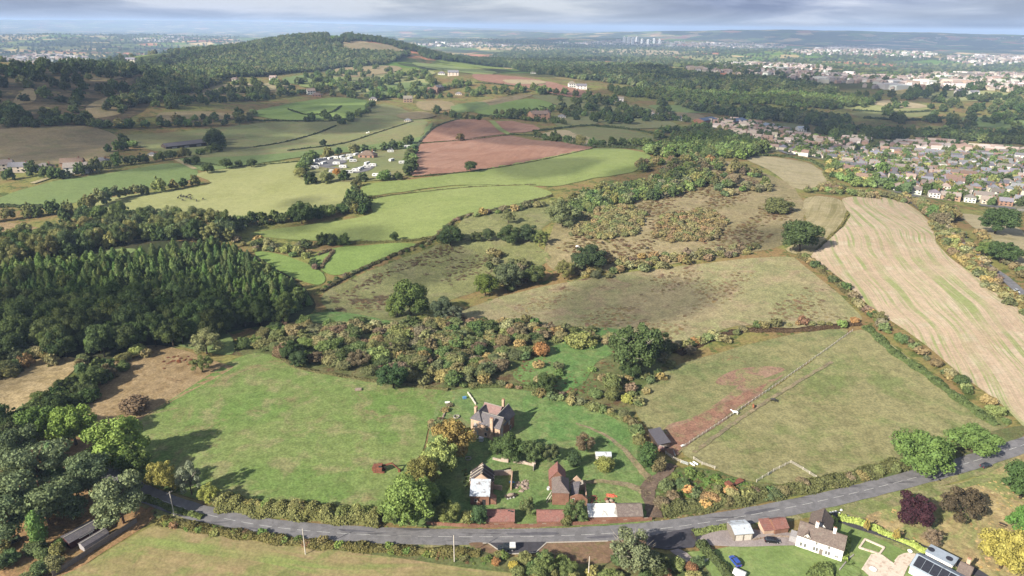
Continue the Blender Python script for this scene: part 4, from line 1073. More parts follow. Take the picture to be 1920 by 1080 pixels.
# ------------------------------------------------------------------ timber sheds in the pines
e, L = site('timber_shed', (133, 1031), (189, 999), 'long maroon timber shed with a grey felt roof under the pines')
ro = gable(e, 0, L, 0, 4.4, 2.5, 3.3, 'x', M_MAROON, T_SLATE, 0.3); MB().bar((L * .3, -.4, 2.3), (L * .8, -.4, 2.3), .1).build('gutter', M_FRAME, e)
window(e, 'y-', 0, L * .7, 1.0, 1.0, .8)
e, L = site('timber_shed', (160, 1036), (206, 1008), 'second low grey shed along the garden fence')
gable(e, 0, L, 0, 2.8, 1.9, 2.5, 'x', M_BOARD, T_SLATE, 0.2)
def panel_fence(px, label, h=1.8, mat=None):
    W = densify([G2(*p) for p in px], 1.83, 0, False)
    x0, y0 = W[0]; e = empty('panel_fence', (x0, y0, float(Z(x0, y0))), 0, label, 'fence')
    for p, q in zip(W[:-1], W[1:]):
        d = np.array(q) - np.array(p); a = math.atan2(d[1], d[0]); l = np.linalg.norm(d)
        b = MB().box(0.06, l - .06, -.03, .03, -.2, h)
        o = b.build('panel', mat or M_WOOD, e, False, (p[0] - x0, p[1] - y0, float(Z(*p)) - float(Z(x0, y0))), a)
        MB().box(-.05, .05, -.05, .05, -.2, h + .1).build('post', M_WOOD, e, False, (p[0] - x0, p[1] - y0, float(Z(*p)) - float(Z(x0, y0))), a)
panel_fence([(100, 1082), (150, 1050), (205, 1014), (258, 980)], 'grey timber panel fence along the stubble field')

# ------------------------------------------------------------------ rail fences and gates
post_me = MB().box(-.07, .07, -.07, .07, -.3, 1.25).mesh('post', M_PALEW)
def rail_fence(px, label, gap=2.6, group=None):
    W = densify([G2(*p) for p in px], gap, 0, False)
    x0, y0 = W[0]; z0 = float(Z(x0, y0))
    e = empty('rail_fence', (x0, y0, z0), 0, label, 'fence', group)
    zs = [float(Z(*p)) - z0 + .15 for p in W]
    for p, z in zip(W, zs): link('post', post_me, e, (p[0] - x0, p[1] - y0, z))
    for k in range(3):
        b = MB()
        for (p, q, za, zb) in zip(W[:-1], W[1:], zs[:-1], zs[1:]):
            b.bar((p[0] - x0, p[1] - y0, za + .35 + .35 * k), (q[0] - x0, q[1] - y0, zb + .35 + .35 * k), .05, .08)
        b.build('rail', M_PALEW, e)
    return e
rail_fence([(1284, 838), (1390, 768), (1500, 692), (1598, 622)], 'long diagonal rail fence dividing the paddocks')
rail_fence([(1418, 905), (1450, 885), (1482, 869), (1505, 882), (1530, 898)], 'pale rail fence around the small corner paddock')
rail_fence([(1300, 862), (1316, 872), (1340, 880)], 'short rail fence by the paddock corner')
rail_fence([(1248, 852), (1262, 862), (1276, 868)], 'short rail fence by the stable yard')
def gate(pa, pb, label, h=1.2, mat=None):
    e, L = site('field_gate', pa, pb, label, 'gate')
    for k in range(5): MB().tube([(0, 0, .25 + k * h / 5), (L, 0, .25 + k * h / 5)], .04, 6).build('bar', mat or M_STEEL, e)
    for x in (0, L / 2, L): MB().tube([(x, 0, 0), (x, 0, h + .1)], .05, 6).build('upright', mat or M_STEEL, e)
gate((1276, 868), (1290, 873), 'metal field gate into the right paddock')
gate((1262, 848), (1266, 858), 'open metal gate in the stable yard')
gate((1291, 1066), (1327, 1053), 'long galvanised gate at the bottom of the garden path')
gate((1296, 1005), (1304, 1016), 'dark timber gate of the gravel drive', 1.4, M_DARKW)
gate((1440, 893), (1446, 889), 'small gate in the corner paddock fence')

# ------------------------------------------------------------------ poles and wires
def pole(px, h, label, arm=True):
    p = G(*px); e = empty('telegraph_pole', p, R(60), label, 'pole', 'telegraph poles along the road')
    MB().tube([(0, 0, -.5), (0, 0, h)], [.16, .11], 8).build('pole', M_PALEW, e)
    if arm:
        c = MB().bar((-.9, 0, h - .4), (.9, 0, h - .4), .1).build('crossarm', M_WOOD, e)
        for x in (-.8, -.3, .3, .8): MB().tube([(x, 0, h - .34), (x, 0, h - .16)], .04, 6).build('insulator', M_WHITE, c)
    return p + Vector((0, 0, h - .2))
pA = pole((327, 968), 9, 'telegraph pole with a crossarm by the shaded road bend')
pB = pole((573, 1040), 9, 'thin telegraph pole on the bank below the road', False)
pC = pole((852, 1055), 9.5, 'telegraph pole left of the lay-by', False)
pD = pole((1103, 1082), 7, 'telegraph pole at the bottom edge', False)
def wire(a, b_, label):
    pts = []
    for i in range(13):
        t = i / 12; q = a.lerp(b_, t); q.z -= 1.2 * 4 * t * (1 - t) * 0.6; pts.append(q)
    tag(MB().tube(pts, .025, 4).build('overhead_wire', M_BLACK), label, 'wire')
wire(pA, pB, 'overhead wire from the shaded bend to the next pole'); wire(pB, pC, 'overhead wire along the road left of the lay-by'); wire(pC, pD, 'overhead wire below the lay-by')
# ================================================================== foliage
def leaf_material(name, inst):
    mt, nt, bs = nodes_of(name)
    nt.nodes.remove(bs)
    out = nt.nodes['Material Output']
    if inst:
        a = nnode(nt, 'ShaderNodeAttribute', attribute_type='INSTANCER', attribute_name='col'); base = a.outputs['Color']
    else:
        a = nnode(nt, 'ShaderNodeObjectInfo'); base = a.outputs['Color']
    g = nnode(nt, 'ShaderNodeNewGeometry')
    k = mrange(nt, g.outputs['Random Per Island'], 0, 1, 0.74, 1.26)
    v = pos_vec(nt)
    hue = mrange(nt, noise(nt, v, 0.35, 3, 0.6), 0.35, 0.65)
    c = mixc(nt, math_n(nt, 'MULTIPLY', hue, 0.35), base, mixc(nt, 1.0, base, (1.14, 1.04, 0.8), 'MULTIPLY'))
    c = mixc(nt, 1.0, c, k, 'MULTIPLY')
    d = nnode(nt, 'ShaderNodeBsdfDiffuse'); t = nnode(nt, 'ShaderNodeBsdfTranslucent'); mx = nnode(nt, 'ShaderNodeMixShader')
    mx.inputs['Fac'].default_value = 0.22
    nt.links.new(c, d.inputs['Color']); nt.links.new(c, t.inputs['Color'])
    nt.links.new(d.outputs[0], mx.inputs[1]); nt.links.new(t.outputs[0], mx.inputs[2])
    nt.links.new(mx.outputs[0], out.inputs['Surface'])
    return mt
M_LEAF = leaf_material('leaves', False)
M_LEAF_I = leaf_material('leaves_far', True)
M_BARK = plain_mat('bark', S('6d5a45', 0.4), 0.95, 0.3, 4.0, bump=0.4)
M_BARK_P = plain_mat('pine_bark', S('8d6a50', 0.45), 0.95, 0.3, 4.0, bump=0.4)
M_BARE = plain_mat('bare_branches', S('b3a894', 0.5), 0.95, 0.25, 4.0)

_ico = bmesh.new(); bmesh.ops.create_icosphere(_ico, subdivisions=1, radius=1.0)
ICO_V = np.array([v.co[:] for v in _ico.verts]); ICO_F = np.array([[v.index for v in f.verts] for f in _ico.faces]); _ico.free()

def leaf_cards(P, N, size, r, jit=0.55):
    """a small four-cornered leaf spray at every point, facing roughly along N"""
    n = len(P)
    N = N + r.normal(0, jit, (n, 3)); N /= np.linalg.norm(N, axis=1)[:, None] + 1e-9
    a = np.cross(N, r.normal(0, 1, (n, 3))); a /= np.linalg.norm(a, axis=1)[:, None] + 1e-9
    b = np.cross(N, a)
    s = (size * r.uniform(0.6, 1.4, n))[:, None]
    q = r.uniform(0.55, 1.0, (n, 1))
    V = np.stack([P - a * s * 0.5 - b * s * q * 0.35, P + a * s * 0.35 - b * s * q * 0.5, P + a * s * 0.5 + b * s * q * 0.35, P - a * s * 0.35 + b * s * q * 0.5], 1).reshape(-1, 3)
    F = np.arange(4 * n).reshape(n, 4)
    return V, F

def tri_to_quadless(Vs, Fs):
    """joins quad cards and triangle cores: triangles become quads with a repeated corner are avoided by splitting the quads"""
    V = []; F = []; o = 0
    for v, f in zip(Vs, Fs):
        if f.shape[1] == 4: f = np.concatenate([f[:, [0, 1, 2]], f[:, [0, 2, 3]]])
        V.append(v); F.append(f + o); o += len(v)
    return np.concatenate(V), np.concatenate(F)

def lobes_to_mesh(name, C, Rr, nleaf, leaf, r, mat, squash=1.0, core=0.74, low=-0.6, jit=0.55, wide=1.0):
    C = np.array(C); Rr = np.array(Rr)
    P = []; N = []
    w = Rr ** 2 / (Rr ** 2).sum()
    for i in range(len(C)):
        k = max(4, int(nleaf * w[i] * 1.8))
        d = r.normal(0, 1, (k, 3)); d /= np.linalg.norm(d, axis=1)[:, None]
        d = d[d[:, 2] > low]
        p = C[i] + d * Rr[i] * np.array([1, 1, squash]) * (1.0 + np.clip(r.normal(0, .11, (len(d), 1)), -.25, .3))
        ok = np.ones(len(p), bool)
        for j in range(len(C)):
            if j != i:
                q = (p - C[j]) / np.array([1, 1, squash])
                ok &= np.linalg.norm(q, axis=1) > Rr[j] * 0.88
        P.append(p[ok]); N.append(d[ok])
    P = np.concatenate(P); N = np.concatenate(N)
    k_ = wide * 0.5 / np.percentile(np.hypot(P[:, 0], P[:, 1]), 97); k3 = np.array([k_, k_, 1.0]); P = P * k3; C = C * k3
    Vs, Fs = [], []
    v, f = leaf_cards(P, N, leaf, r, jit); Vs.append(v); Fs.append(f)
    for i in range(len(C)):
        vv = ICO_V * Rr[i] * core * np.array([k_, k_, squash]) * r.uniform(0.85, 1.1, (len(ICO_V), 1)) + C[i]
        Vs.append(vv); Fs.append(ICO_F)
    V, F = tri_to_quadless(Vs, Fs)
    return np_mesh(name, V, F, mat, smooth=False)

def broad_lobes(r, n=20, wid=0.36, z0=0.60, hz=0.30):
    C, Q = [(0, 0, z0 * .92)], [wid * 0.72]
    for i in range(n):
        th = i * 2.39996 + r.uniform(-0.4, 0.4); ph = math.acos(1 - 1.72 * (i + 0.5) / n)
        k = r.uniform(0.72, 1.14)
        C.append((wid * k * math.sin(ph) * math.cos(th), wid * k * math.sin(ph) * math.sin(th), z0 + hz * k * math.cos(ph)))
        Q.append(r.choice([r.uniform(0.06, 0.1), r.uniform(0.1, 0.19)]))
    return C, Q

def make_broad(seed, nleaf, leaf, mat, n=20):
    r = np.random.default_rng(seed)
    C, Q = broad_lobes(r, n, r.uniform(0.35, 0.40), r.uniform(0.48, 0.54), r.uniform(0.33, 0.38))
    return lobes_to_mesh('crown', C, Q, nleaf, leaf, r, mat)

def make_open(seed, nleaf, leaf, mat):
    """a looser crown with gaps: lobes set apart, no single core"""
    r = np.random.default_rng(seed)
    C, Q = broad_lobes(r, 19, 0.38, 0.54, 0.36)
    C, Q = C[1:], [q * 0.78 for q in Q[1:]]
    for i in range(5): C.append((r.uniform(-.18, .18), r.uniform(-.18, .18), r.uniform(.4, .8))); Q.append(0.1)
    return lobes_to_mesh('crown', C, Q, nleaf, leaf, r, mat, core=0.6, low=-0.8)

def make_bush(seed, nleaf, leaf, mat):
    r = np.random.default_rng(seed)
    C, Q = [(0, 0, 0.35)], [0.36]
    for i in range(15):
        th = i * 2.39996; k = r.uniform(0.14, 0.40)
        C.append((k * math.cos(th), k * math.sin(th), r.uniform(0.2, 0.86 - k * 0.9))); Q.append(r.uniform(0.07, 0.2))
    return lobes_to_mesh('foliage', C, Q, nleaf, leaf, r, mat, low=-0.6)

def make_pine(seed, nleaf, leaf, mat):
    r = np.random.default_rng(seed)
    C, Q = [], []
    for i in range(26):
        th = i * 2.39996; z = r.uniform(0.26, 0.92); k = r.uniform(0.12, 0.38) * (1.15 - 0.6 * abs(z - 0.6) / 0.4)
        C.append((k * math.cos(th), k * math.sin(th), z)); Q.append(r.uniform(0.11, 0.18))
    return lobes_to_mesh('crown', C, Q, nleaf, leaf, r, mat, squash=0.55, core=0.72, low=-0.5, jit=0.8)

def make_conifer(seed, nleaf, leaf, mat):
    r = np.random.default_rng(seed)
    u = r.uniform(0, 1, nleaf) ** 0.62
    z = 0.10 + 0.9 * (1 - u)
    tier = 0.82 + 0.18 * np.cos(z * 60)
    rad = 0.46 * u ** 0.62 * tier * r.uniform(0.72, 1.05, nleaf)
    th = r.uniform(0, 2 * math.pi, nleaf)
    rad *= 1 + 0.14 * np.sin(th * 5 + z * 22)
    P = np.stack([rad * np.cos(th), rad * np.sin(th), z], 1)
    N = np.stack([np.cos(th), np.sin(th), np.full(nleaf, 0.75)], 1)
    v, f = leaf_cards(P, N, leaf, r, 0.45)
    k = np.arange(9) * 2 * math.pi / 9
    cv = np.concatenate([np.stack([0.34 * np.cos(k), 0.34 * np.sin(k), np.full(9, 0.12)], 1), [[0, 0, 0.94]]])
    cf = np.array([[i, (i + 1) % 9, 9] for i in range(9)])
    V, F = tri_to_quadless([v, cv], [f, cf])
    return np_mesh('crown', V, F, mat, smooth=False)

def make_column(seed, nleaf, leaf, mat):
    r = np.random.default_rng(seed)
    C, Q = [], []
    for i in range(16):
        z = 0.16 + 0.78 * i / 15; w = 0.30 * math.sin(math.pi * (0.12 + 0.8 * i / 15)) ** 0.6
        th = i * 2.39996
        C.append((w * 0.45 * math.cos(th), w * 0.45 * math.sin(th), z)); Q.append(w * r.uniform(0.6, 0.85))
    return lobes_to_mesh('crown', C, Q, nleaf, leaf, r, mat, wide=0.55)

def make_trunk(seed, mat, rad=0.026, limbs=5, top=0.62, spread=0.24):
    r = random.Random(seed)
    b = MB()
    b.tube([(0, 0, -0.06), (0.004, 0, 0.12), (-0.006, 0.006, 0.34), (0.008, -0.004, top)], [rad * 1.35, rad, rad * 0.8, rad * 0.4], 7)
    for i in range(limbs):
        th = i * 2.4 + r.uniform(-.3, .3); z = 0.24 + 0.07 * i
        b.tube([(0, 0, z), (spread * 0.5 * math.cos(th), spread * 0.5 * math.sin(th), z + 0.11), (spread * math.cos(th), spread * math.sin(th), z + 0.26)], [rad * 0.55, rad * 0.36, rad * 0.14], 5)
    return b.mesh('trunk', mat, True)

def make_bare(seed, mat, n=16, rad=0.012, reach=0.43):
    """pale leafless branches that show through and above a thin crown"""
    r = random.Random(seed)
    b = MB()
    for i in range(n):
        th = i * 2.39996; z = r.uniform(0.25, 0.5); L = reach * r.uniform(0.8, 1.08); up = r.uniform(0.1, 0.42)
        p = [Vector((0, 0, z))]
        for q in (0.35, 0.7, 1.0):
            p.append(Vector((L * q * math.cos(th) + r.uniform(-.03, .03), L * q * math.sin(th) + r.uniform(-.03, .03), z + up * q + r.uniform(-.02, .03))))
        b.tube(p, [rad, rad * 0.75, rad * 0.45, rad * 0.2], 4)
        for q in (1, 2):
            e = p[q] + Vector((r.uniform(-.1, .1), r.uniform(-.1, .1), r.uniform(.02, .14)))
            b.tube([p[q], e], [rad * 0.5, rad * 0.15], 4)
    return b.mesh('branches', mat, True)

BROAD = [make_broad(100 + i, 4600, 0.034, M_LEAF, 20 + i % 6) for i in range(7)]
OPEN = [make_open(150 + i, 3000, 0.032, M_LEAF) for i in range(3)]
BUSH = [make_bush(200 + i, 1500, 0.062, M_LEAF) for i in range(6)]
PINE = [make_pine(300 + i, 5200, 0.034, M_LEAF) for i in range(4)]
CONI = [make_conifer(400 + i, 1500, 0.06, M_LEAF) for i in range(3)]
COLM = [make_column(500 + i, 2400, 0.034, M_LEAF) for i in range(2)]
TRUNK = [make_trunk(600 + i, M_BARK) for i in range(3)]
TRUNK_P = [make_trunk(620 + i, M_BARK_P, 0.02, 6, 0.85, 0.2) for i in range(2)]
TRUNK_C = [make_trunk(640, M_BARK, 0.016, 0, 0.9)]
BARE = [make_bare(660 + i, M_BARE) for i in range(2)]
BARETREE = [make_bare(670, M_BARE, 26, 0.014, 0.42)]

CROWN = {'broad': BROAD, 'open': OPEN, 'pine': PINE, 'conifer': CONI, 'column': COLM, 'bush': BUSH, 'ivy': BROAD}
STEM = {'broad': TRUNK, 'open': TRUNK, 'pine': TRUNK_P, 'conifer': TRUNK_C, 'column': TRUNK, 'ivy': TRUNK}
NAME = {'broad': 'broadleaf_tree', 'open': 'broadleaf_tree', 'pine': 'pine_tree', 'conifer': 'conifer_tree', 'column': 'broadleaf_tree', 'bush': 'shrub', 'ivy': 'broadleaf_tree'}
CATN = {'bush': 'shrub'}
LC = 0.78                                            # leaf reflectance against the colour seen in daylight

def jitter_col(c, a=0.12, r=random):
    k = 1 + r.uniform(-a, a) * 1.3
    return tuple(max(0.004, x * k * (1 + r.uniform(-a, a) * 0.6)) for x in c)

def put_tree(kind, x, y, w, h, col, label, group=None, seed=None, bare=False, name=None):
    """one tree: an empty at its foot, trunk and crown below it (a shrub is one mesh)"""
    r = random.Random(seed if seed is not None else int(x * 13.7 + y * 7.1))
    z = float(Z(x, y))
    me = r.choice(CROWN[kind])
    if kind == 'bush':
        o = link(name or 'shrub', me, None, (x, y, z), r.uniform(0, 6.28))
        o.scale = (w, w * r.uniform(0.7, 1.3), h); o.color = (*col, 1)
        return tag(o, label, 'shrub', group)
    ws = {'broad': 0.95, 'open': 0.95, 'pine': 0.95, 'conifer': 0.95, 'column': 0.55, 'ivy': 0.95}[kind]
    e = empty(name or NAME[kind], (x, y, z), r.uniform(0, 6.28), label, 'tree', group)
    e.scale = (w / ws, w / ws, h)
    link('trunk', r.choice(STEM[kind]), e)
    c = link('crown', me, e); c.color = (*col, 1)
    if bare: link('branches', r.choice(BARE), e)
    return e

CAND = []                                            # (kind, x, y, w, h, colour, label, group)
def depth(x, y, z=0.0): return float(np.array([x, y, z - CAM_H]) @ _f)

def crown_at(cx, cy, wpx, ratio, kind='broad'):
    """the foot and size of a tree whose crown is seen centred at (cx, cy), wpx wide"""
    by = cy
    for _ in range(4):
        x, y = G2(cx, by)
        zd = depth(x, y, float(Z(x, y)))
        w = wpx * zd / FPX; h = w * ratio
        th = math.atan2(CAM_H - float(Z(x, y)), math.hypot(x, y))
        cz = {'bush': 0.42, 'column': 0.55, 'conifer': 0.5, 'pine': 0.6}.get(kind, 0.53)
        by = cy + cz * h * math.cos(th) * FPX / zd
    return x, y, w, h

def one(cx, cy, wpx, ratio, kind, hexc, label, bare=False, group=None, k=LC):
    x, y, w, h = crown_at(cx, cy, wpx, ratio, kind)
    return put_tree(kind, x, y, w, h, S(hexc, k * (0.98 if kind == 'pine' else 1.0)), label, group, None, bare)

def line_pts(px, gap, jit=0.3):
    W = densify([G2(*p) for p in px], 1.0, 0, False)
    W = np.array(W); L = np.concatenate([[0], np.cumsum(np.linalg.norm(np.diff(W, axis=0), axis=1))])
    s = random.uniform(0, gap); out = []
    while s < L[-1]:
        out.append((float(np.interp(s, L, W[:, 0])) + random.uniform(-jit, jit) * gap, float(np.interp(s, L, W[:, 1])) + random.uniform(-jit, jit) * gap))
        s += gap * random.uniform(0.7, 1.35)
    return out

def area_pts(px, gap, jit=0.42, dens=1.0, clump=None):
    W = [G2(*p) for p in px]
    A = np.array(W)
    gx, gy = np.meshgrid(np.arange(A[:, 0].min(), A[:, 0].max(), gap), np.arange(A[:, 1].min(), A[:, 1].max(), gap * 0.87))
    gx = gx + (np.arange(gx.shape[0]) % 2)[:, None] * gap * 0.5
    gx = gx.ravel() + rng.uniform(-jit, jit, gx.size) * gap; gy = gy.ravel() + rng.uniform(-jit, jit, gy.size) * gap
    k = in_poly(gx, gy, W)
    if dens < 1: k &= rng.uniform(0, 1, gx.size) < dens
    if clump is not None: k &= (np.sin(gx * .15 + gy * .06 + 1) * np.sin(gy * .17 - gx * .05) + .5 * np.sin(gx * .37 + gy * .29) + rng.uniform(-.25, .25, gx.size)) > clump - .55
    return list(zip(gx[k], gy[k]))

def cand(pts, kind, w, hr, pal, label, group, a=0.14):
    for x, y in pts:
        ww = random.uniform(*w)
        kd = random.choice(kind) if isinstance(kind, (list, tuple)) else kind
        CAND.append((kd, x, y, ww, ww * random.uniform(*hr), jitter_col(S(random.choice(pal), LC * {'pine': 1.0, 'bush': 1.25}.get(kd, 1.05)), a), label, group))

# palettes (as seen in daylight)
P_DARK = ['4e6034', '586a3a', '4b5e36', '62703e', '56663c']
P_GREEN = ['64793f', '6f8446', '5c7040', '74874a', '667440']
P_MIX = ['5a6c3c', '6a7a44', '7d8650', '556840', '7a7c48', '8a8a50', '5f7048']
P_AUT = ['7c7650', '80784e', '727048', '857a52', '77784a', '7d6f58', '6c7148', '8a8254', '68684a', '8f7a4e', '80785c', '7a6a56', '6a7046', '747a4c', '5f6a42', '66704a', '8d8a60']
P_RUST = ['93705a', '9a7a4c', '86654f', '9a844c', '8a6a54', '7f7a4e']
P_CON = ['66803e', '5d763c', '728648', '566c3c', '6a7a44', '4f6438']
P_PINE = ['76865c', '6c7c56', '808c62', '687a50']
P_FAR = ['566842', '62744a', '6c7e48', '788652', '506240', '848e5a']

# ------------------------------------------------------------------ woods and tree lines (countable near ones become things, the rest one mass)
cand(area_pts([(90,560),(130,530),(200,508),(300,492),(380,478),(440,474),(520,520),(590,572),(540,590),(430,585),(260,578)], 4.3, .48, .93), ['conifer'] * 6 + ['broad', 'open'], (4.2, 7.2), (0.9, 1.9), P_CON, 'tall green conifer packed into the plantation left of centre', 'conifers of the plantation')
cand(area_pts([(-40,540),(100,520),(130,545),(40,575),(-40,580)], 4.6), 'conifer', (4.6, 6.4), (1.2, 1.7), P_CON, 'green conifer at the far left of the mixed wood', 'conifers at the left edge')
cand(area_pts([(-60,585),(80,575),(270,580),(430,590),(550,596),(560,606),(440,628),(330,650),(250,668),(180,680),(60,672),(-60,680)], 8.2), ['broad', 'broad', 'open'], (9, 14), (1.0, 1.35), P_DARK + ['5f6f3c', '6a8045'], 'broadleaf tree in the dark mixed wood on the left', 'trees of the mixed wood')
cand(area_pts([(-40,475),(60,450),(200,440),(330,430),(440,440),(440,460),(330,455),(200,465),(120,490),(-40,500)], 8.5), ['broad', 'open'], (9, 14), (1.0, 1.35), P_MIX, 'tree in the belt behind the conifer plantation', 'tree belt behind the plantation')
cand(line_pts([(-20,418),(60,408),(110,398),(170,392),(240,370),(330,356),(375,345)], 9), ['broad', 'open'], (9, 13), (0.95, 1.25), P_MIX, 'tree in the hedge line between the green and pale left fields', 'trees between the left fields')
cand(area_pts([(100,415),(200,410),(300,420),(420,428),(470,432),(440,442),(300,440),(180,430)], 9), ['broad', 'open'], (10, 14), (0.95, 1.25), P_MIX, 'tree along the foot of the pale cattle field', 'trees below the cattle field')
cand(line_pts([(440,425),(500,420),(545,416),(600,408),(650,398)], 8), ['broad', 'bush'], (8, 13), (0.8, 1.1), P_DARK, 'tree in the hedge at the end of the pale field', 'trees at the end of the pale field')
cand(area_pts([(645,398),(660,375),(688,372),(690,395),(672,408)], 7), 'broad', (9, 12), (0.9, 1.1), P_DARK + ['7a7440'], 'tree of the dark clump between the two green pastures', 'clump between the pastures')
cand(line_pts([(592,462),(620,460),(650,458)], 7), 'broad', (8, 11), (0.8, 1.0), P_DARK, 'dark round tree in the hedge above the small bright field', 'dark trees above the bright field')
cand(area_pts([(440,452),(520,460),(580,462),(600,500),(590,505),(540,480),(460,470)], 6, dens=0.8), 'bush', (4, 8), (0.7, 1.0), P_AUT + P_MIX, 'scrubby bush in the hollow beside the bright green tongue', 'bushes beside the bright tongue')
cand(area_pts([(-40,512),(80,502),(180,494),(260,490),(330,480),(410,468),(420,476),(300,494),(200,510),(100,532),(-40,548)], 5.6), ['conifer', 'conifer', 'broad'], (6, 9), (1.0, 1.4), P_CON, 'x', 'back rows of the plantation')
# scrub in the foreground hollow
cand(area_pts([(450,655),(520,615),(620,606),(760,612),(900,612),(1000,620),(1040,640),(1000,660),(960,700),(900,722),(800,722),(700,706),(600,690),(545,672)], 5.0, dens=0.92, clump=-.15), ['bush'] * 9 + ['open'], (4.5, 10.0), (0.58, 0.85), P_AUT + P_AUT + P_GREEN + P_DARK, 'autumn coloured bush in the scrub hollow above the meadow', 'bushes of the scrub hollow')
cand(area_pts([(850,600),(960,606),(1060,618),(1140,640),(1060,640),(900,625)], 5.2, dens=0.6), 'bush', (4, 7), (0.7, 0.95), P_AUT + P_DARK, 'bush along the foot of the brown slope', 'bushes below the slope')
cand(area_pts([(1180,770),(1150,720),(1200,690),(1245,660),(1260,690),(1220,735),(1230,770)], 4.8, dens=0.5), 'bush', (3, 6), (0.6, 0.95), P_AUT + P_GREEN, 'low bush below the ivy clad tree', 'low bushes below the ivy tree')
cand(line_pts([(1000,740),(1060,752),(1110,765),(1150,778),(1190,795),(1200,830),(1215,855)], 3.6), 'bush', (3.2, 5.5), (0.7, 1.0), P_AUT + P_MIX + ['8a9a5a'], 'bush in the hedge right of the farmhouse', 'bushes of the farmhouse hedge')
cand(line_pts([(870,727),(930,722),(1000,728),(1080,742)], 4), 'bush', (2.5, 4), (0.5, 0.75), P_DARK + P_AUT, 'low bush on the bank behind the farmhouse', 'low bushes behind the farmhouse')
cand(area_pts([(838,752),(846,760),(826,800),(806,812),(800,806),(822,776)], 2.4, dens=.8), 'bush', (1.8, 3.6), (0.5, 0.8), P_AUT + ['8a7050'], 'x', 'brambles along the tumbled wall left of the farmhouse')
cand(area_pts([(1000,700),(1040,640),(1120,628),(1200,650),(1250,655),(1262,690),(1230,740),(1190,775),(1130,755),(1100,730),(1060,742),(1010,735)], 6.5, dens=.5, clump=.35), 'bush', (3, 7), (0.55, 0.9), P_AUT + P_GREEN, 'x', 'scattered bushes around the glade')
cand(area_pts([(850,605),(960,600),(1080,612),(1200,635),(1270,650),(1330,630),(1360,640),(1270,672),(1180,655),(1040,632),(900,622)], 5.5, dens=.75, clump=.1), 'bush', (3.5, 7.5), (0.55, 0.9), P_AUT + P_DARK, 'x', 'bushes at the foot of the grazed slope')
# upper hill scrub
cand(area_pts([(1060,385),(1120,360),(1200,345),(1280,325),(1340,345),(1260,370),(1170,385),(1110,400),(1060,415)], 6, dens=0.9), ['bush', 'broad', 'broad'], (6, 11), (0.75, 1.05), P_MIX + P_GREEN + ['8a8a62', '7c8460'], 'bush or small tree on the top of the scrub hill', 'scrub on the hilltop')
cand(area_pts([(1190,318),(1250,296),(1340,300),(1430,330),(1440,360),(1360,372),(1270,345)], 6.5, dens=0.6, clump=.3), ['bush', 'broad', 'open'], (5, 11), (0.8, 1.05), P_MIX + P_GREEN + P_AUT, 'tree or bush near the crest of the scrub hill', 'scrub on the crest')
cand(area_pts([(1062,442),(1095,398),(1170,386),(1212,402),(1198,440),(1130,452)], 4.0, dens=0.9), 'bush', (4, 7), (0.6, 0.85), ['807a50', '7e7c52', '887f54', '767a4c'], 'yellowing bush in the thicket on the brown hill', 'yellow thicket bushes')
cand(area_pts([(1218,446),(1242,408),(1330,392),(1366,418),(1340,452),(1280,458)], 4.0, dens=0.9), 'bush', (4, 7), (0.6, 0.85), ['837850', '80724e', '8c7a54', '74744a'], 'orange tinted bush in the thicket right of the brown hill', 'orange thicket bushes')
cand(area_pts([(1060,505),(1130,490),(1260,480),(1350,470),(1420,462),(1400,480),(1300,495),(1180,515),(1090,530)], 5.5, dens=0.8), 'bush', (5, 8), (0.7, 0.95), P_AUT + ['8a7a40'], 'autumn bush in the band below the brown hill', 'bushes below the brown hill')
cand(area_pts([(900,490),(930,475),(1030,520),(960,545),(905,555)], 6, dens=0.45), ['bush', 'broad'], (5, 8), (0.7, 1.0), P_DARK + P_AUT, 'bush in the hedge above the grazed slope', 'bushes above the slope')
cand(line_pts([(880,408),(960,396),(1050,380)], 7), 'bush', (4, 8), (0.7, 0.95), P_AUT + P_MIX, 'bush along the top edge of the olive pasture', 'bushes along the olive pasture')
cand(line_pts([(600,545),(640,520),(720,488),(800,458),(850,415),(900,400),(1000,380)], 4.5), 'bush', (2.5, 4), (0.55, 0.8), P_AUT + P_DARK, 'small bush in the hedge dividing the two pastures', 'bushes in the dividing hedge')
# right side
cand(line_pts([(1500,480),(1560,520),(1610,570),(1650,610),(1720,665),(1790,720),(1840,755),(1900,800)], 3.6, .6), 'bush', (2.5, 7), (0.65, 0.95), P_DARK + P_AUT + P_MIX, 'bush in the long hedge along the stubble field', 'bushes along the stubble field')
cand(line_pts([(1260,660),(1330,635),(1400,618),(1480,612),(1560,612),(1610,606)], 3.4, .7), 'bush', (2.2, 6.5), (0.55, 0.95), P_AUT + P_RUST + P_GREEN, 'rusty bush in the hedge above the paddocks', 'rusty bushes above the paddocks')
cand(area_pts([(1235,925),(1270,905),(1400,920),(1480,915),(1600,898),(1680,872),(1690,882),(1560,915),(1420,940),(1300,955),(1240,960)], 3.8, dens=0.85), 'bush', (3.2, 5.5), (0.65, 0.95), P_AUT + P_MIX + ['8a8a4c', 'b08a50'], 'autumn bush on the bank above the right stretch of road', 'bushes on the right bank')
cand(area_pts([(1250,890),(1300,880),(1400,905),(1380,918),(1270,905)], 3.6, dens=0.7), 'bush', (2.6, 4), (0.5, 0.7), ['6a7c3c', '5f7a3c', '7a7c48'], 'green bramble clump beside the paddock corner', 'bramble clumps by the paddock')
cand(line_pts([(400,940),(450,950),(520,958),(600,965),(660,968),(720,972)], 3.0, 0.25), 'bush', (4, 5.5), (0.75, 0.95), ['8f9054', '9a9458', '808848', '7a8448', 'a09a60'], 'olive bush in the thick roadside hedge below the meadow', 'bushes of the roadside hedge')
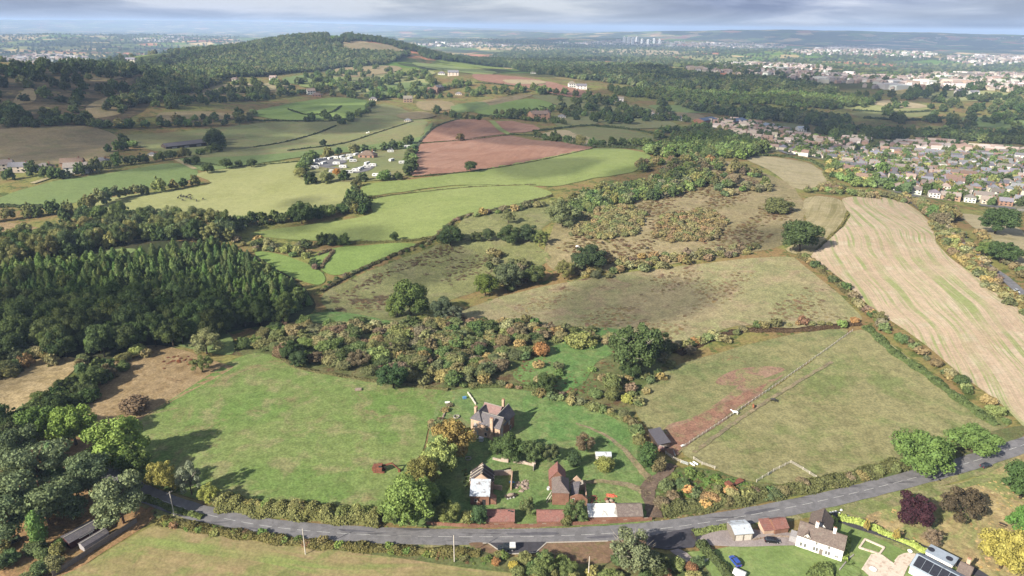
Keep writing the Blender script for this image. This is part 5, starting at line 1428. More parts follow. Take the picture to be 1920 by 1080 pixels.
cand(line_pts([(300,985),(420,1000),(560,1018),(700,1030),(860,1042),(960,1052)], 2.8, 0.5), 'bush', (2, 3.4), (0.5, 0.8), ['6f803c', '7a7a48', '8a6a4c', '667a3a'], 'low bramble on the bank below the road', 'brambles below the road')
cand(area_pts([(960,1050),(1060,1050),(1180,1058),(1300,1050),(1320,1090),(960,1090)], 4.2, dens=0.8), 'bush', (3.5, 5.5), (0.7, 0.95), P_MIX + ['8a6a4c'], 'bush in the thicket below the lay-by', 'bushes below the lay-by')
cand(area_pts([(0,1030),(80,1020),(140,1030),(120,1075),(20,1100),(-30,1080)], 4.2, dens=0.9), 'bush', (4, 6), (0.7, 0.95), P_MIX, 'bush in the bottom left corner by the timber shed', 'bushes in the bottom left corner')
cand(area_pts([(-40,690),(60,665),(180,680),(250,668),(310,655),(240,700),(200,720),(100,690),(-40,720)], 6, dens=0.7), ['bush', 'broad'], (5, 8), (0.75, 1.0), P_MIX + P_AUT, 'bush along the edge of the straw field', 'bushes by the straw field')
cand(area_pts([(205,690),(240,690),(190,740),(110,790),(40,810),(-30,800),(80,760),(150,715)], 5.5), ['bush', 'broad'], (6, 9), (0.8, 1.05), P_DARK, 'dark tree in the thick hedge between the straw and brown fields', 'dark hedge on the left')
cand(area_pts([(-40,800),(40,805),(100,820),(60,850),(-40,850)], 8), ['broad', 'pine'], (8, 12), (1.0, 1.3), P_DARK, 'dark tree above the pines at the left edge', 'dark trees above the pines')
cand(area_pts([(1740,420),(1790,430),(1850,500),(1925,570),(1925,600),(1850,545),(1790,490)], 5, dens=0.85), 'bush', (4, 7), (0.65, 0.95), P_AUT + ['8a8a50', '9a8a50'], 'autumn bush between the stubble field and the lane', 'bushes along the lane')
cand(area_pts([(1715,385),(1760,400),(1800,400),(1790,425),(1745,415)], 6), ['broad', 'bush'], (7, 11), (0.85, 1.1), P_GREEN + P_AUT, 'tree at the top corner of the stubble field', 'trees at the stubble corner')
cand(line_pts([(1830,440),(1870,480),(1925,525)], 6), 'bush', (5, 9), (0.7, 0.95), P_AUT + ['9a7a48'], 'orange bush on the far side of the lane', 'bushes beyond the lane')
cand(area_pts([(1500,360),(1560,345),(1600,362),(1700,372),(1700,382),(1590,368)], 5.5, dens=0.9), 'bush', (5, 8), (0.7, 0.95), P_AUT + P_GREEN, 'bush in the hedge between stubble and suburb', 'bushes between stubble and suburb')
cand(area_pts([(1550,300),(1600,320),(1660,352),(1600,352),(1555,330)], 7, dens=0.7), ['bush', 'broad'], (6, 10), (0.75, 1.05), P_GREEN + ['9a8f50', 'a09458'], 'garden tree between the pale field and the bungalows', 'garden trees by the pale field')
cand(area_pts([(1210,290),(1290,272),(1400,268),(1440,285),(1390,300),(1260,296)], 9), ['broad', 'bush'], (10, 15), (0.9, 1.1), P_GREEN + P_DARK, 'dark tree in the wood behind the scrub hill', 'wood behind the scrub hill')
cand(area_pts([(1260,262),(1320,250),(1380,262),(1420,275),(1300,275)], 9), ['broad'], (10, 14), (0.9, 1.1), P_DARK, 'tree in the wood left of the village', 'wood left of the village')
# middle distance lines
for px, gp in [
    ([(570,338),(560,320),(590,300),(640,288),(700,284),(745,280),(768,268)], 'dark trees around the caravan park'),
    ([(575,345),(640,340),(700,340),(770,332)], 'trees below the caravan park'),
    ([(772,330),(768,305),(775,285)], 'trees right of the caravan park'),
    ([(0,340),(60,330),(130,335),(230,310),(330,298),(400,285),(420,262)], 'trees past the left cottages'),
    ([(200,285),(250,280),(225,265)], 'clump in the left brown field'),
    ([(0,235),(70,240),(140,232),(210,242),(300,238),(400,235),(480,228)], 'trees above the brown left field'),
    ([(160,240),(220,236),(320,230),(430,225),(480,215)], 'trees along the bare ridge'),
    ([(225,215),(260,190),(330,195),(420,190),(500,186),(620,170)], 'trees on the lower hill edge'),
    ([(640,235),(690,210),(700,196)], 'trees right of the bright rounded field'),
    ([(700,170),(760,180),(800,178),(830,168),(880,160)], 'trees around the far farms'),
    ([(810,212),(860,222),(900,225),(960,222),(1010,228),(1060,235)], 'trees above the ploughed fields'),
    ([(930,215),(970,218),(1010,212),(1060,206)], 'trees left of the brick farm'),
    ([(870,182),(910,176),(960,178),(985,172)], 'tall trees by the far ploughed field'),
    ([(1080,215),(1120,222),(1180,214),(1240,218),(1290,230)], 'trees left of the village top'),
    ([(1000,255),(1060,268),(1118,276),(1190,272),(1230,282)], 'trees above the scrub hill pasture'),
    ([(1230,262),(1240,250),(1280,245),(1330,240)], 'trees at the village edge'),
    ([(560,230),(600,222),(640,226)], 'hedge trees of the rounded field'),
    ([(690,160),(730,172),(780,186),(850,184)], 'trees on the olive slope'),
    ([(600,152),(680,168),(720,160)], 'trees between the olive fields'),
    ([(600,176),(650,162),(700,152),(800,136)], 'hedge trees above the long pale pasture'), ([(640,174),(720,157),(815,143)], 'hedge trees below the long pale pasture'), ([(685,184),(770,182),(818,164)], 'hedge trees left of the brick farm'),
    ([(1190,168),(1250,175),(1320,182)], 'trees below the centre woods')]:
    cand(line_pts(px, 15), ['broad', 'broad', 'bush'], (9, 15), (0.8, 1.1), P_DARK + P_GREEN[:3] + ['7a7c48'], 'tree of the ' + gp, gp)

# far woods and scattered trees: always part of the mass
FARPTS = []
def far(px, base, slope, pal, dens=1.0, k=1.2):
    W = [G2(*p) for p in px]
    A = np.array(W); D = np.hypot(A[:, 0], A[:, 1]).mean()
    gap = base + slope * D
    for x, y in area_pts(px, gap, 0.42, dens):
        w = min(gap, 13.5) * random.uniform(0.9, 1.35) * k
        FARPTS.append(('broad', x, y, w, w * random.uniform(0.75, 1.05), jitter_col(S(random.choice(pal), LC), 0.16)))
far([(240,205),(250,182),(290,135),(380,112),(470,96),(560,92),(640,88),(640,95),(700,100),(770,102),(720,122),(620,130),(540,138),(430,146),(340,178)], 7, .0026, P_FAR)
far([(590,84),(640,76),(700,72),(760,84),(790,98),(770,97),(700,79),(640,83)], 7, .0026, P_DARK)
far([(250,122),(330,108),(420,96),(480,92),(470,98),(380,112),(300,128)], 8, .003, P_DARK, 0.5)
far([(780,100),(860,104),(960,116),(1080,128),(1000,130),(900,122),(800,112)], 7, .0026, P_DARK, 0.8)
far([(940,118),(1040,112),(1160,125),(1280,138),(1420,150),(1520,160),(1580,175),(1480,178),(1330,172),(1200,165),(1080,150),(1000,138)], 7, .0026, P_FAR, .8)
far([(1140,168),(1300,176),(1480,180),(1600,184),(1640,196),(1560,206),(1440,196),(1280,192),(1180,182)], 7, .0026, P_GREEN)
far([(1260,196),(1400,205),(1500,212),(1600,226),(1560,240),(1460,228),(1360,218)], 7, .0026, P_FAR, .75)
far([(1500,244),(1600,244),(1700,250),(1820,248),(1930,252),(1930,272),(1820,266),(1700,262),(1580,258)], 7, .0026, P_DARK + P_GREEN, 0.6)
far([(-30,130),(100,122),(230,118),(300,130),(260,150),(150,150),(0,150)], 8, .003, P_DARK, 0.2)
far([(-30,160),(120,150),(200,160),(280,170),(220,210),(120,225),(-30,225)], 9, .003, P_DARK + P_FAR, 0.09)
far([(-30,225),(60,215),(160,225),(180,236),(60,238),(-30,236)], 8, .003, P_DARK, 0.35)
far([(280,195),(360,180),(440,160),(540,155),(600,150),(620,165),(500,185),(380,200),(300,210)], 8, .003, P_GREEN + P_DARK, 0.13)
far([(540,150),(680,120),(800,140),(830,175),(700,195),(600,180)], 8, .003, P_GREEN, 0.06)
far([(840,150),(900,165),(1000,165),(1130,185),(1240,205),(1150,215),(1000,175),(880,185)], 8, .003, P_GREEN, 0.1)
far([(1050,185),(1240,195),(1290,225),(1150,235),(1060,225)], 8, .003, P_DARK, 0.12)
far([(1560,186),(1700,170),(1930,165),(1930,245),(1750,240),(1640,225)], 8, .003, P_DARK, 0.09)
far([(790,104),(960,95),(1100,98),(1280,112),(1420,128),(1420,148),(1200,120),(1000,108)], 8, .003, P_FAR, 0.35)
far([(-30,70),(200,60),(450,70),(430,90),(250,108),(-30,118)], 16, .0055, P_FAR, 0.3, 1.2)
far([(760,82),(1000,78),(1300,86),(1930,120),(1930,165),(1500,150),(1250,110),(900,92)], 14, .0045, P_FAR, 0.3, 1.1)

for px_ in np.arange(400, 655, 4.5):                # the wooded crest of the ridge left of the summit
    for d_ in np.arange(2500, 3150, 15):
        x, y = az_pt(px_ + random.uniform(-2, 2), d_ + random.uniform(-7, 7)); w = random.uniform(12, 18)
        if random.random() < .8: FARPTS.append(('broad', x, y, w, w * random.uniform(.75, 1.05), jitter_col(S(random.choice(P_FAR + P_DARK), LC), .16)))
# ------------------------------------------------------------------ single trees with a place of their own
one(848, 822, 76, 1.05, 'broad', '9a8648', 'orange brown autumn maple close below the farmhouse')
one(827, 853, 74, 1.0, 'broad', '9aa95c', 'pale green round tree beside the orange maple')
one(797, 893, 66, 1.0, 'broad', '7c7a3e', 'olive tree with orange tint left of the barns')
one(768, 943, 98, 1.0, 'broad', '7d9648', 'big bright green tree by the road left of the barns')
one(735, 955, 50, 1.0, 'broad', '758a46', 'smaller green tree at the left foot of the big roadside tree')
one(824, 930, 42, 1.1, 'broad', '5d7440', 'dark green tree tucked beside the patched barn')
one(843, 960, 46, 1.0, 'broad', '808a4a', 'olive round tree by the road left of the red roofed shed')
one(876, 970, 30, 1.0, 'bush', '8d9050', 'yellow green bush next to the red roofed shed')
one(898, 968, 32, 1.3, 'broad', '56724a', 'dark bluish tree at the corner of the red roofed shed')
one(988, 948, 30, 1.2, 'open', '75804e', 'thin young tree between the two roadside sheds')
one(1080, 958, 44, 1.0, 'open', '667a48', 'loose green tree in front of the brick kiln')
one(1062, 975, 26, 0.9, 'bush', '7a7c48', 'olive bush against the second red roofed shed')
one(932, 836, 36, 1.1, 'broad', '53683c', 'dark shrub tree at the farmhouse corner')
one(960, 838, 52, 1.0, 'broad', '5a7040', 'dark green tree below the farmhouse')
one(1000, 845, 44, 1.0, 'broad', '5f7244', 'dark green tree behind the ruined garden wall')
one(1032, 850, 36, 1.0, 'open', '667048', 'grey green tree at the end of the ruined wall')
one(1076, 860, 28, 1.3, 'column', '465a3a', 'small dark pointed tree in the yard')
one(1095, 830, 40, 0.9, 'open', '7a6a50', 'bare brownish bush on the lush patch', True)
one(1135, 870, 46, 0.7, 'bush', '8a9046', 'yellow green bush below the pale shed')
one(1212, 852, 40, 1.3, 'column', '4c6638', 'dense dark evergreen beside the stable')
one(1236, 870, 38, 0.9, 'bush', '7c7450', 'brown round bush beside the yard entrance')
one(1175, 747, 26, 0.8, 'bush', 'a9ac50', 'bright yellow bush in the far hedge corner')
one(1192, 650, 96, 1.1, 'ivy', '55683c', 'large ivy clad tree with dead branches above the glade', True)
one(1235, 640, 46, 1.0, 'open', '5d6c44', 'thin crowned tree leaning out of the ivy clad tree', True)
one(1178, 690, 40, 1.0, 'broad', '50643a', 'dark tree at the foot of the ivy clad tree')
one(1146, 715, 40, 0.9, 'bush', '75804a', 'green bush left of the ivy clad tree')
one(1022, 716, 38, 1.0, 'broad', '526438', 'dark green tree standing alone below the glade')
one(1015, 653, 38, 0.85, 'bush', 'a87a48', 'orange rust bush at the edge of the glade')
one(1085, 637, 56, 0.6, 'bush', '8f9450', 'yellow green bushes in the glade top')
one(738, 704, 60, 0.85, 'broad', '46603a', 'dense dark green holly in the front of the scrub')
one(545, 655, 40, 0.9, 'broad', '4c6038', 'dark clump at the left of the scrub')
one(560, 675, 34, 0.9, 'broad', '506440', 'dark green bush at the meadow corner')
one(388, 640, 60, 0.8, 'open', '8a8e5c', 'pale thin willow on the grassy corner', True)
one(380, 682, 38, 0.9, 'open', '788448', 'small tree at the corner of the brown field')
one(255, 757, 56, 0.7, 'bush', '7d6a54', 'purplish brown bush on the edge of the brown field')
one(770, 558, 74, 0.95, 'broad', '5f7238', 'broad green tree on the left of the slope')
one(745, 575, 40, 0.9, 'broad', '6a7a3c', 'green tree beside the broad tree')
one(830, 580, 42, 1.1, 'broad', '56644a', 'grey green tree right of the broad tree')
one(850, 588, 38, 1.0, 'open', '66705a', 'grey thin tree at the foot of the slope')
one(910, 534, 44, 0.95, 'broad', '64742f', 'yellowish green tree in the hedge above the slope')
one(953, 517, 56, 0.95, 'broad', '616c4c', 'grey green round tree in the hedge above the slope')
one(1003, 513, 46, 0.8, 'broad', '5d6a3c', 'dark tree right of the grey green tree')
one(1058, 505, 36, 1.0, 'open', '7c7c44', 'yellow brown tree above the middle of the slope')
one(1105, 480, 72, 0.6, 'broad', '47583a', 'dark evergreen clump on the brown hill')
one(845, 442, 52, 0.65, 'broad', '475a34', 'dark round bush at the edge of the olive pasture')
one(955, 438, 46, 0.75, 'broad', '4f6038', 'dark tree on the olive pasture')
one(990, 436, 40, 0.85, 'broad', '4a5b3c', 'dark tree at the right of the pasture row')
one(915, 440, 24, 1.0, 'broad', '56653e', 'small dark tree in the pasture row')
one(892, 442, 24, 0.9, 'broad', '5a643c', 'small olive tree in the pasture row')
one(953, 405, 26, 1.1, 'open', '7a8050', 'pale birch on the olive pasture')
one(1012, 445, 28, 1.2, 'open', '7c8a48', 'bright small tree right of the pasture row')
one(1055, 400, 60, 0.8, 'broad', '7a8456', 'pale grey green willow clump above the brown hill')
one(883, 311, 24, 0.9, 'broad', '4c5c34', 'lone dark tree on the edge of the large ploughed field')
one(863, 257, 17, 0.9, 'broad', '76683a', 'lone brownish tree between the two ploughed fields')
one(740, 444, 16, 1.1, 'broad', '4c5e36', 'lone small tree at the foot of the green pasture')
one(566, 398, 44, 0.95, 'broad', '4f6236', 'round dark tree on the corner of the rising pasture')
one(670, 340, 18, 1.1, 'open', '6a6c40', 'small tree below the caravan park')
one(606, 268, 13, 1.0, 'broad', '46563a', 'lone tree on the dull pasture')
one(405, 262, 34, 1.1, 'broad', '4a5a3c', 'tall dark clump beside the long dark barn')
one(632, 322, 17, 1.0, 'broad', 'c08a35', 'bright orange tree in the caravan park')
for i, (a, c) in enumerate([(352, 302), (366, 301), (425, 306), (448, 306), (472, 305), (390, 314)]):
    one(a, c, 15 + i % 3 * 4, 0.9, 'broad', '56663c', ['first small tree from the left', 'second small tree from the left', 'third tree from the left', 'fourth tree from the left', 'fifth tree from the left', 'lowest dark bush'][i] + ' on the green strip above the pale field')
one(1498, 440, 74, 0.85, 'broad', '4f6038', 'large dark tree at the left end of the stubble field')
one(1455, 385, 50, 0.7, 'bush', '6a7042', 'rounded bush clump on the right of the scrub hill')
one(1865, 410, 66, 0.85, 'broad', '4c6238', 'dark cedar like tree beyond the lane')
one(1875, 470, 56, 0.8, 'broad', '4f663a', 'dark round tree on the dry meadow')
one(1845, 465, 30, 0.9, 'broad', '6a8040', 'small green tree by the lane')
one(1720, 846, 108, 0.75, 'broad', '67833f', 'big green tree overhanging the right stretch of road')
one(1822, 824, 88, 0.58, 'broad', '6b8742', 'broad green tree on the roadside beyond the overhanging one')
one(1712, 952, 72, 0.9, 'broad', '4a2f38', 'dark purple copper beech in the parkland')
one(1797, 946, 80, 0.85, 'open', '5c5240', 'dark brownish thin crowned tree right of the copper beech')
one(1875, 1028, 86, 1.0, 'broad', 'a89f45', 'yellow autumn tree in the lower right parkland')
one(1912, 900, 76, 1.0, 'broad', '4f6a38', 'dark green tree at the right edge by the road')
one(1915, 975, 60, 1.0, 'broad', '5f8a3c', 'bright green tree at the right edge below the dark one')
one(1745, 1008, 34, 1.1, 'open', '8a7862', 'almost bare small tree beside the drive', True)
one(1543, 975, 40, 0.9, 'broad', '66743c', 'green tree at the end of the white cottage')
one(1183, 1036, 92, 0.95, 'open', '7a8460', 'grey green tree with bare limbs beside the entrance', True)
one(1232, 1060, 52, 0.9, 'broad', '5c6640', 'dark olive tree beside the branchy roadside tree')
one(930, 1053, 20, 1.0, 'bush', 'b08250', 'orange bush below the lay-by')
one(963, 1060, 24, 0.8, 'bush', 'c0b045', 'yellow bush below the lay-by')
one(1020, 1062, 52, 0.9, 'broad', '72824a', 'rounded green tree below the lay-by')
one(1065, 1066, 40, 0.9, 'broad', '6c7c46', 'green tree in the thicket below the bare verge')
# the corner of pines and oaks on the left
one(143, 795, 84, 1.0, 'broad', '7b953c', 'bright green oak behind the pines')
one(80, 790, 72, 1.0, 'broad', '65803c', 'green tree left of the bright oak')
one(228, 828, 108, 0.95, 'broad', '86a046', 'yellow green oak at the corner of the meadow')
one(256, 868, 60, 1.0, 'broad', '5e7236', 'dark tree below the yellow green oak')
one(307, 890, 56, 1.0, 'open', '9a9546', 'yellowing tree by the shaded road')
one(360, 897, 48, 1.5, 'open', '8a9478', 'silvery grey willow beside the meadow', True)
one(393, 925, 40, 1.0, 'broad', '9ba24a', 'yellow green bush at the start of the roadside hedge')
one(330, 905, 30, 1.0, 'bush', '8d8a44', 'olive bush between the yellowing tree and the willow')
for i, (a, c, w, rt, kd, hx, lb) in enumerate([
    (80, 865, 104, 1.0, 'pine', '788860', 'spreading grey green pine at the top of the pine group'),
    (110, 870, 56, 1.7, 'conifer', '6a8a58', 'pointed green fir among the pines'),
    (170, 888, 80, 1.1, 'pine', '70825a', 'pine leaning over the shaded road'),
    (232, 932, 100, 1.0, 'pine', '828f64', 'big pine with a dead limb beside the timber shed'),
    (92, 925, 116, 1.0, 'pine', '74845a', 'wide pine in the middle of the pine group'),
    (30, 960, 96, 1.1, 'pine', '6c7e58', 'pine at the left edge above the dark car'),
    (136, 935, 74, 1.1, 'pine', '6a7c56', 'pine behind the timber shed'),
    (20, 905, 80, 1.1, 'pine', '66744e', 'dark pine at the left edge'),
    (45, 835, 84, 1.0, 'pine', '62724e', 'pine behind the spreading one'),
    (250, 905, 40, 1.2, 'pine', '60704e', 'small pine at the road corner'),
    (78, 990, 34, 2.3, 'column', '6f9348', 'ivy covered tall stump beside the timber shed'),
    (30, 820, 60, 1.0, 'broad', '4c6038', 'dark tree above the pines')]):
    one(a, c, w, rt, kd, hx, lb)
for i, (a, c) in enumerate([(1622, 985), (1677, 1003)]):
    one(a, c, 12, 2.6, 'open', 'b5a050', ['thin yellow sapling near the road end of the bright hedge', 'thin yellow sapling halfway along the bright hedge'][i])

def scatter_object(name, pts, collection, label):
    """pts: (index, x, y, z, sx, sy, sz, rot, colour) - one object, its points carry instanced shapes"""
    me = bpy.data.meshes.new(name)
    me.vertices.add(len(pts))
    me.vertices.foreach_set('co', np.array([p[1:4] for p in pts], np.float32).ravel())
    a = me.attributes.new('scl', 'FLOAT_VECTOR', 'POINT'); a.data.foreach_set('vector', np.array([p[4:7] for p in pts], np.float32).ravel())
    a = me.attributes.new('rot', 'FLOAT_VECTOR', 'POINT'); a.data.foreach_set('vector', np.array([(0, 0, p[7]) for p in pts], np.float32).ravel())
    a = me.attributes.new('idx', 'INT', 'POINT'); a.data.foreach_set('value', np.array([p[0] for p in pts], np.int32))
    a = me.attributes.new('col', 'FLOAT_COLOR', 'POINT'); a.data.foreach_set('color', np.array([(*p[8], 1) for p in pts], np.float32).ravel())
    o = link(name, me)
    ng = bpy.data.node_groups.new(name, 'GeometryNodeTree')
    ng.interface.new_socket('Geometry', in_out='INPUT', socket_type='NodeSocketGeometry')
    ng.interface.new_socket('Geometry', in_out='OUTPUT', socket_type='NodeSocketGeometry')
    N, Lk = ng.nodes, ng.links
    gi = N.new('NodeGroupInput'); go = N.new('NodeGroupOutput')
    ci = N.new('GeometryNodeCollectionInfo'); ci.inputs['Collection'].default_value = collection
    ci.inputs['Separate Children'].default_value = True; ci.inputs['Reset Children'].default_value = True
    ip = N.new('GeometryNodeInstanceOnPoints'); ip.inputs['Pick Instance'].default_value = True
    def na(nm, typ):
        q = N.new('GeometryNodeInputNamedAttribute'); q.data_type = typ; q.inputs['Name'].default_value = nm
        return q.outputs['Attribute']
    Lk.new(gi.outputs[0], ip.inputs['Points']); Lk.new(ci.outputs[0], ip.inputs['Instance'])
    Lk.new(na('idx', 'INT'), ip.inputs['Instance Index'])
    Lk.new(na('scl', 'FLOAT_VECTOR'), ip.inputs['Scale'])
    Lk.new(na('rot', 'FLOAT_VECTOR'), ip.inputs['Rotation'])
    Lk.new(ip.outputs[0], go.inputs[0])
    md = o.modifiers.new('scatter', 'NODES'); md.node_group = ng
    return tag(o, label, None, None, 'stuff')

# ================================================================== houses of the suburb and village
mt, nt, bs = nodes_of('house_wall'); oi = nnode(nt, 'ShaderNodeObjectInfo')
nt.links.new(mixc(nt, 1.0, oi.outputs['Color'], mrange(nt, noise(nt, obj_vec(nt), .8, 3), .3, .7, .88, 1.12), 'MULTIPLY'), bs.inputs['Base Color']); bs.inputs['Roughness'].default_value = .85
M_HW = mt
M_HR = tile_mat('house_roof', (1, 1, 1), (.88, .88, .9), None, .3, True)

def house_parts(kind):
    w, d, h, hr = [(10, 7.5, 4.6, 7.2), (12, 8, 2.6, 5.4), (8.5, 8, 4.8, 7.6), (15, 7.5, 4.8, 7.4)][kind]
    wall = MB(); roof = MB(); o = .35
    if kind in (0, 3):
        prof = [(-d / 2, -.8), (d / 2, -.8), (d / 2, h), (0, hr), (-d / 2, h)]
        A = [(-w / 2, a, c) for a, c in prof]; B_ = [(w / 2, a, c) for a, c in prof]
        wall.poly(A[::-1]); wall.poly(B_)
        for i in range(5): wall.poly([A[i], A[(i + 1) % 5], B_[(i + 1) % 5], B_[i]])
        for s in (-1, 1): slab(roof, [(-w / 2 - .2, s * (d / 2 + o), h - .2), (w / 2 + .2, s * (d / 2 + o), h - .2), (w / 2 + .2, s * .002, hr + .15), (-w / 2 - .2, s * .002, hr + .15)], .15)
    else:
        wall.box(-w / 2, w / 2, -d / 2, d / 2, -.8, h)
        X, Y = w / 2 + o, d / 2 + o; A, B_ = (-w / 2 + d / 2 + .2, 0, hr), (w / 2 - d / 2 - .2, 0, hr)
        if kind == 2: A, B_ = (-.4, 0, hr), (.4, 0, hr)
        for f in ([(-X, -Y, h), (X, -Y, h), B_, A], [(X, Y, h), (-X, Y, h), A, B_], [(-X, Y, h), (-X, -Y, h), A], [(X, -Y, h), (X, Y, h), B_], [(-X, -Y, h), (-X, Y, h), (X, Y, h), (X, -Y, h)]): roof.poly([(p[0], p[1], p[2] + .05) for p in f])
    ch = MB().box(w * .28, w * .28 + .8, -.4, .5, hr - 1.2, hr + 1.0).tube([(w * .28 + .4, .05, hr + 1.0), (w * .28 + .4, .05, hr + 1.4)], .14, 6, 0)
    win = MB()
    floors = (1.0,) if kind == 1 else (0.9, 3.1)
    for z in floors:
        for u in (-.32, 0.0, .32):
            for s in (-1, 1): win.box(w * u - .7, w * u + .7, s * d / 2 - .04, s * d / 2 + .04, z, z + 1.15)
    return wall, roof, ch, win
HP = []
for k in range(4):
    wa, ro_, ch, wi = house_parts(k)
    HP.append((wa.mesh('wall', M_HW), ro_.mesh('roof', M_HR), ch.mesh('chimney', B_RED), MB().box(-.7, .7, -.05, .05, 0, 1.15).mesh('window', M_GLASS), [(10, 7.5), (12, 8), (8.5, 8), (15, 7.5)][k]))
WALLS = [('white', S('eae6de', .6)), ('cream', S('e3d6c0', .6)), ('brick', S('b08468', .5)), ('pale', S('d8c8b8', .6)), ('pink brick', S('c49a80', .5))]
ROOFS = [('brown', S('938a80', .52)), ('grey', S('94929a', .55)), ('red brown', S('a08272', .5)), ('pinkish', S('b09e92', .55)), ('dark', S('77737a', .5))]
def put_house(k, x, y, rz, wi, ri, label, group, parts=2):
    z = float(Z(x, y))
    e = empty('house', (x, y, z), rz, label, 'house', group); e.scale = (.98, .98, .92)
    o = link('wall', HP[k][0], e); o.color = (*jitter_col(WALLS[wi][1], .08), 1)
    r_ = link('roof', HP[k][1], e); r_.color = (*jitter_col(ROOFS[ri][1], .12), 1)
    link('chimney', HP[k][2], r_)
    if parts > 1:
        w, d = HP[k][4]
        for z0 in ((1.0,) if k == 1 else (.9, 3.1)):
            for u in (-.32, 0, .32): link('window', HP[k][3], e, (w * u, -d / 2, z0))
    return e
def town_rows(px, ang, gx, gy, dens=.9, jit=.07):
    """house plots in rows along streets"""
    W = np.array([G2(*p) for p in px]); c = W.mean(0); ca, sa = math.cos(ang), math.sin(ang)
    U = (W - c) @ np.array([[ca, -sa], [sa, ca]])
    us = np.arange(U[:, 0].min(), U[:, 0].max(), gx); vs = []
    for v in np.arange(U[:, 1].min(), U[:, 1].max(), gy * 2):
        vs += [v, v + gy * 1.06]
        run = []
        for u in np.arange(U[:, 0].min(), U[:, 0].max() + 5, 5):
            vv = v + gy * .53 + 3 * math.sin(u * .03); x, y = c[0] + u * ca - vv * sa, c[1] + u * sa + vv * ca
            ok = in_poly(np.array([x]), np.array([y]), W)[0]
            if ok: run.append((x, y))
            if (not ok or u > U[:, 0].max() - 5) and run:
                if len(run) > 4: ribbon('street', run, 6.5, M_LANE, 2.5, 2, 'residential street between rows of houses', None, 'structure', 5.0)
                run = []
    out = []
    for j, v in enumerate(vs):
        for u in us:
            uu = u + rng.uniform(-jit, jit) * gx; vv = v + rng.uniform(-jit, jit) * gy * .6 + 3 * math.sin(u * .03)
            x, y = c[0] + uu * ca - vv * sa, c[1] + uu * sa + vv * ca
            if rng.uniform() < dens and in_poly(np.array([x]), np.array([y]), W)[0]: out.append((x, y, ang + rng.uniform(-.06, .06) + (0 if j % 2 else math.pi)))
    return out
HOUSES = []
SUB = [
    ([(1560,318),(1590,296),(1640,272),(1700,266),(1800,272),(1925,282),(1925,392),(1870,392),(1810,380),(1740,372),(1690,366),(1620,342)], R(-24), 13.5, 21, 'bright suburb beyond the stubble field', .86),
    ([(1322,226),(1400,228),(1440,236),(1480,250),(1560,262),(1640,262),(1600,285),(1560,300),(1520,296),(1480,288),(1430,280),(1400,262),(1350,246)], R(-30), 14, 23, 'shaded village right of the scrub hill', .84)]
for px, an, gx, gy, nm, dn in SUB:
    drape('gardens', px, GM['suburb'], 1, True, 1.0, 'gardens and yards of the ' + nm)
    for x, y, rz in town_rows(px, an, gx, gy, dn): HOUSES.append((x, y, rz, nm))
hs = []
for x, y, rz, nm in HOUSES:
    p = to_px(x, y, float(Z(x, y)) + 3)
    if p and -5 < p[0] < 1925: hs.append((depth(x, y), x, y, rz, nm, p))
hs.sort(key=lambda t: t[0])
near_h, rest_h = hs[:285], hs[285:]
KN = ['semi detached house', 'hipped bungalow', 'square hipped house', 'long house']
by = {}
for h_ in near_h: by.setdefault(h_[4], []).append(h_)
for nm, L_ in by.items():
    for h_, (wd, wx) in zip(L_, place_words(L_, lambda t: t[5][0], lambda t: t[0])):
        _, x, y, rz, _, _ = h_
        k, wi, ri = random.choice([0, 0, 1, 2, 2, 3]), random.choice([0, 0, 0, 1, 1, 2, 3, 4]), random.choice([0, 0, 0, 1, 1, 1, 2, 3, 4, 4])
        put_house(k, x, y, rz, wi, ri, '%s %s with %s roof, %s %s of the %s' % (WALLS[wi][0], KN[k], ROOFS[ri][0], wd, wx, nm.split(' beyond')[0].split(' right')[0]), 'houses of the ' + nm, 2 if h_[0] < 800 else 1)
# garden trees among the houses
for px, an, gx, gy, nm, dn in SUB:
    cand(area_pts(px, 12, .45, .72, -.2), ['broad', 'bush', 'broad'], (5, 12), (.75, 1.1), P_DARK + P_GREEN + P_MIX, 'garden tree among the houses of the ' + nm.split(' beyond')[0].split(' right')[0], 'garden trees of the ' + nm)

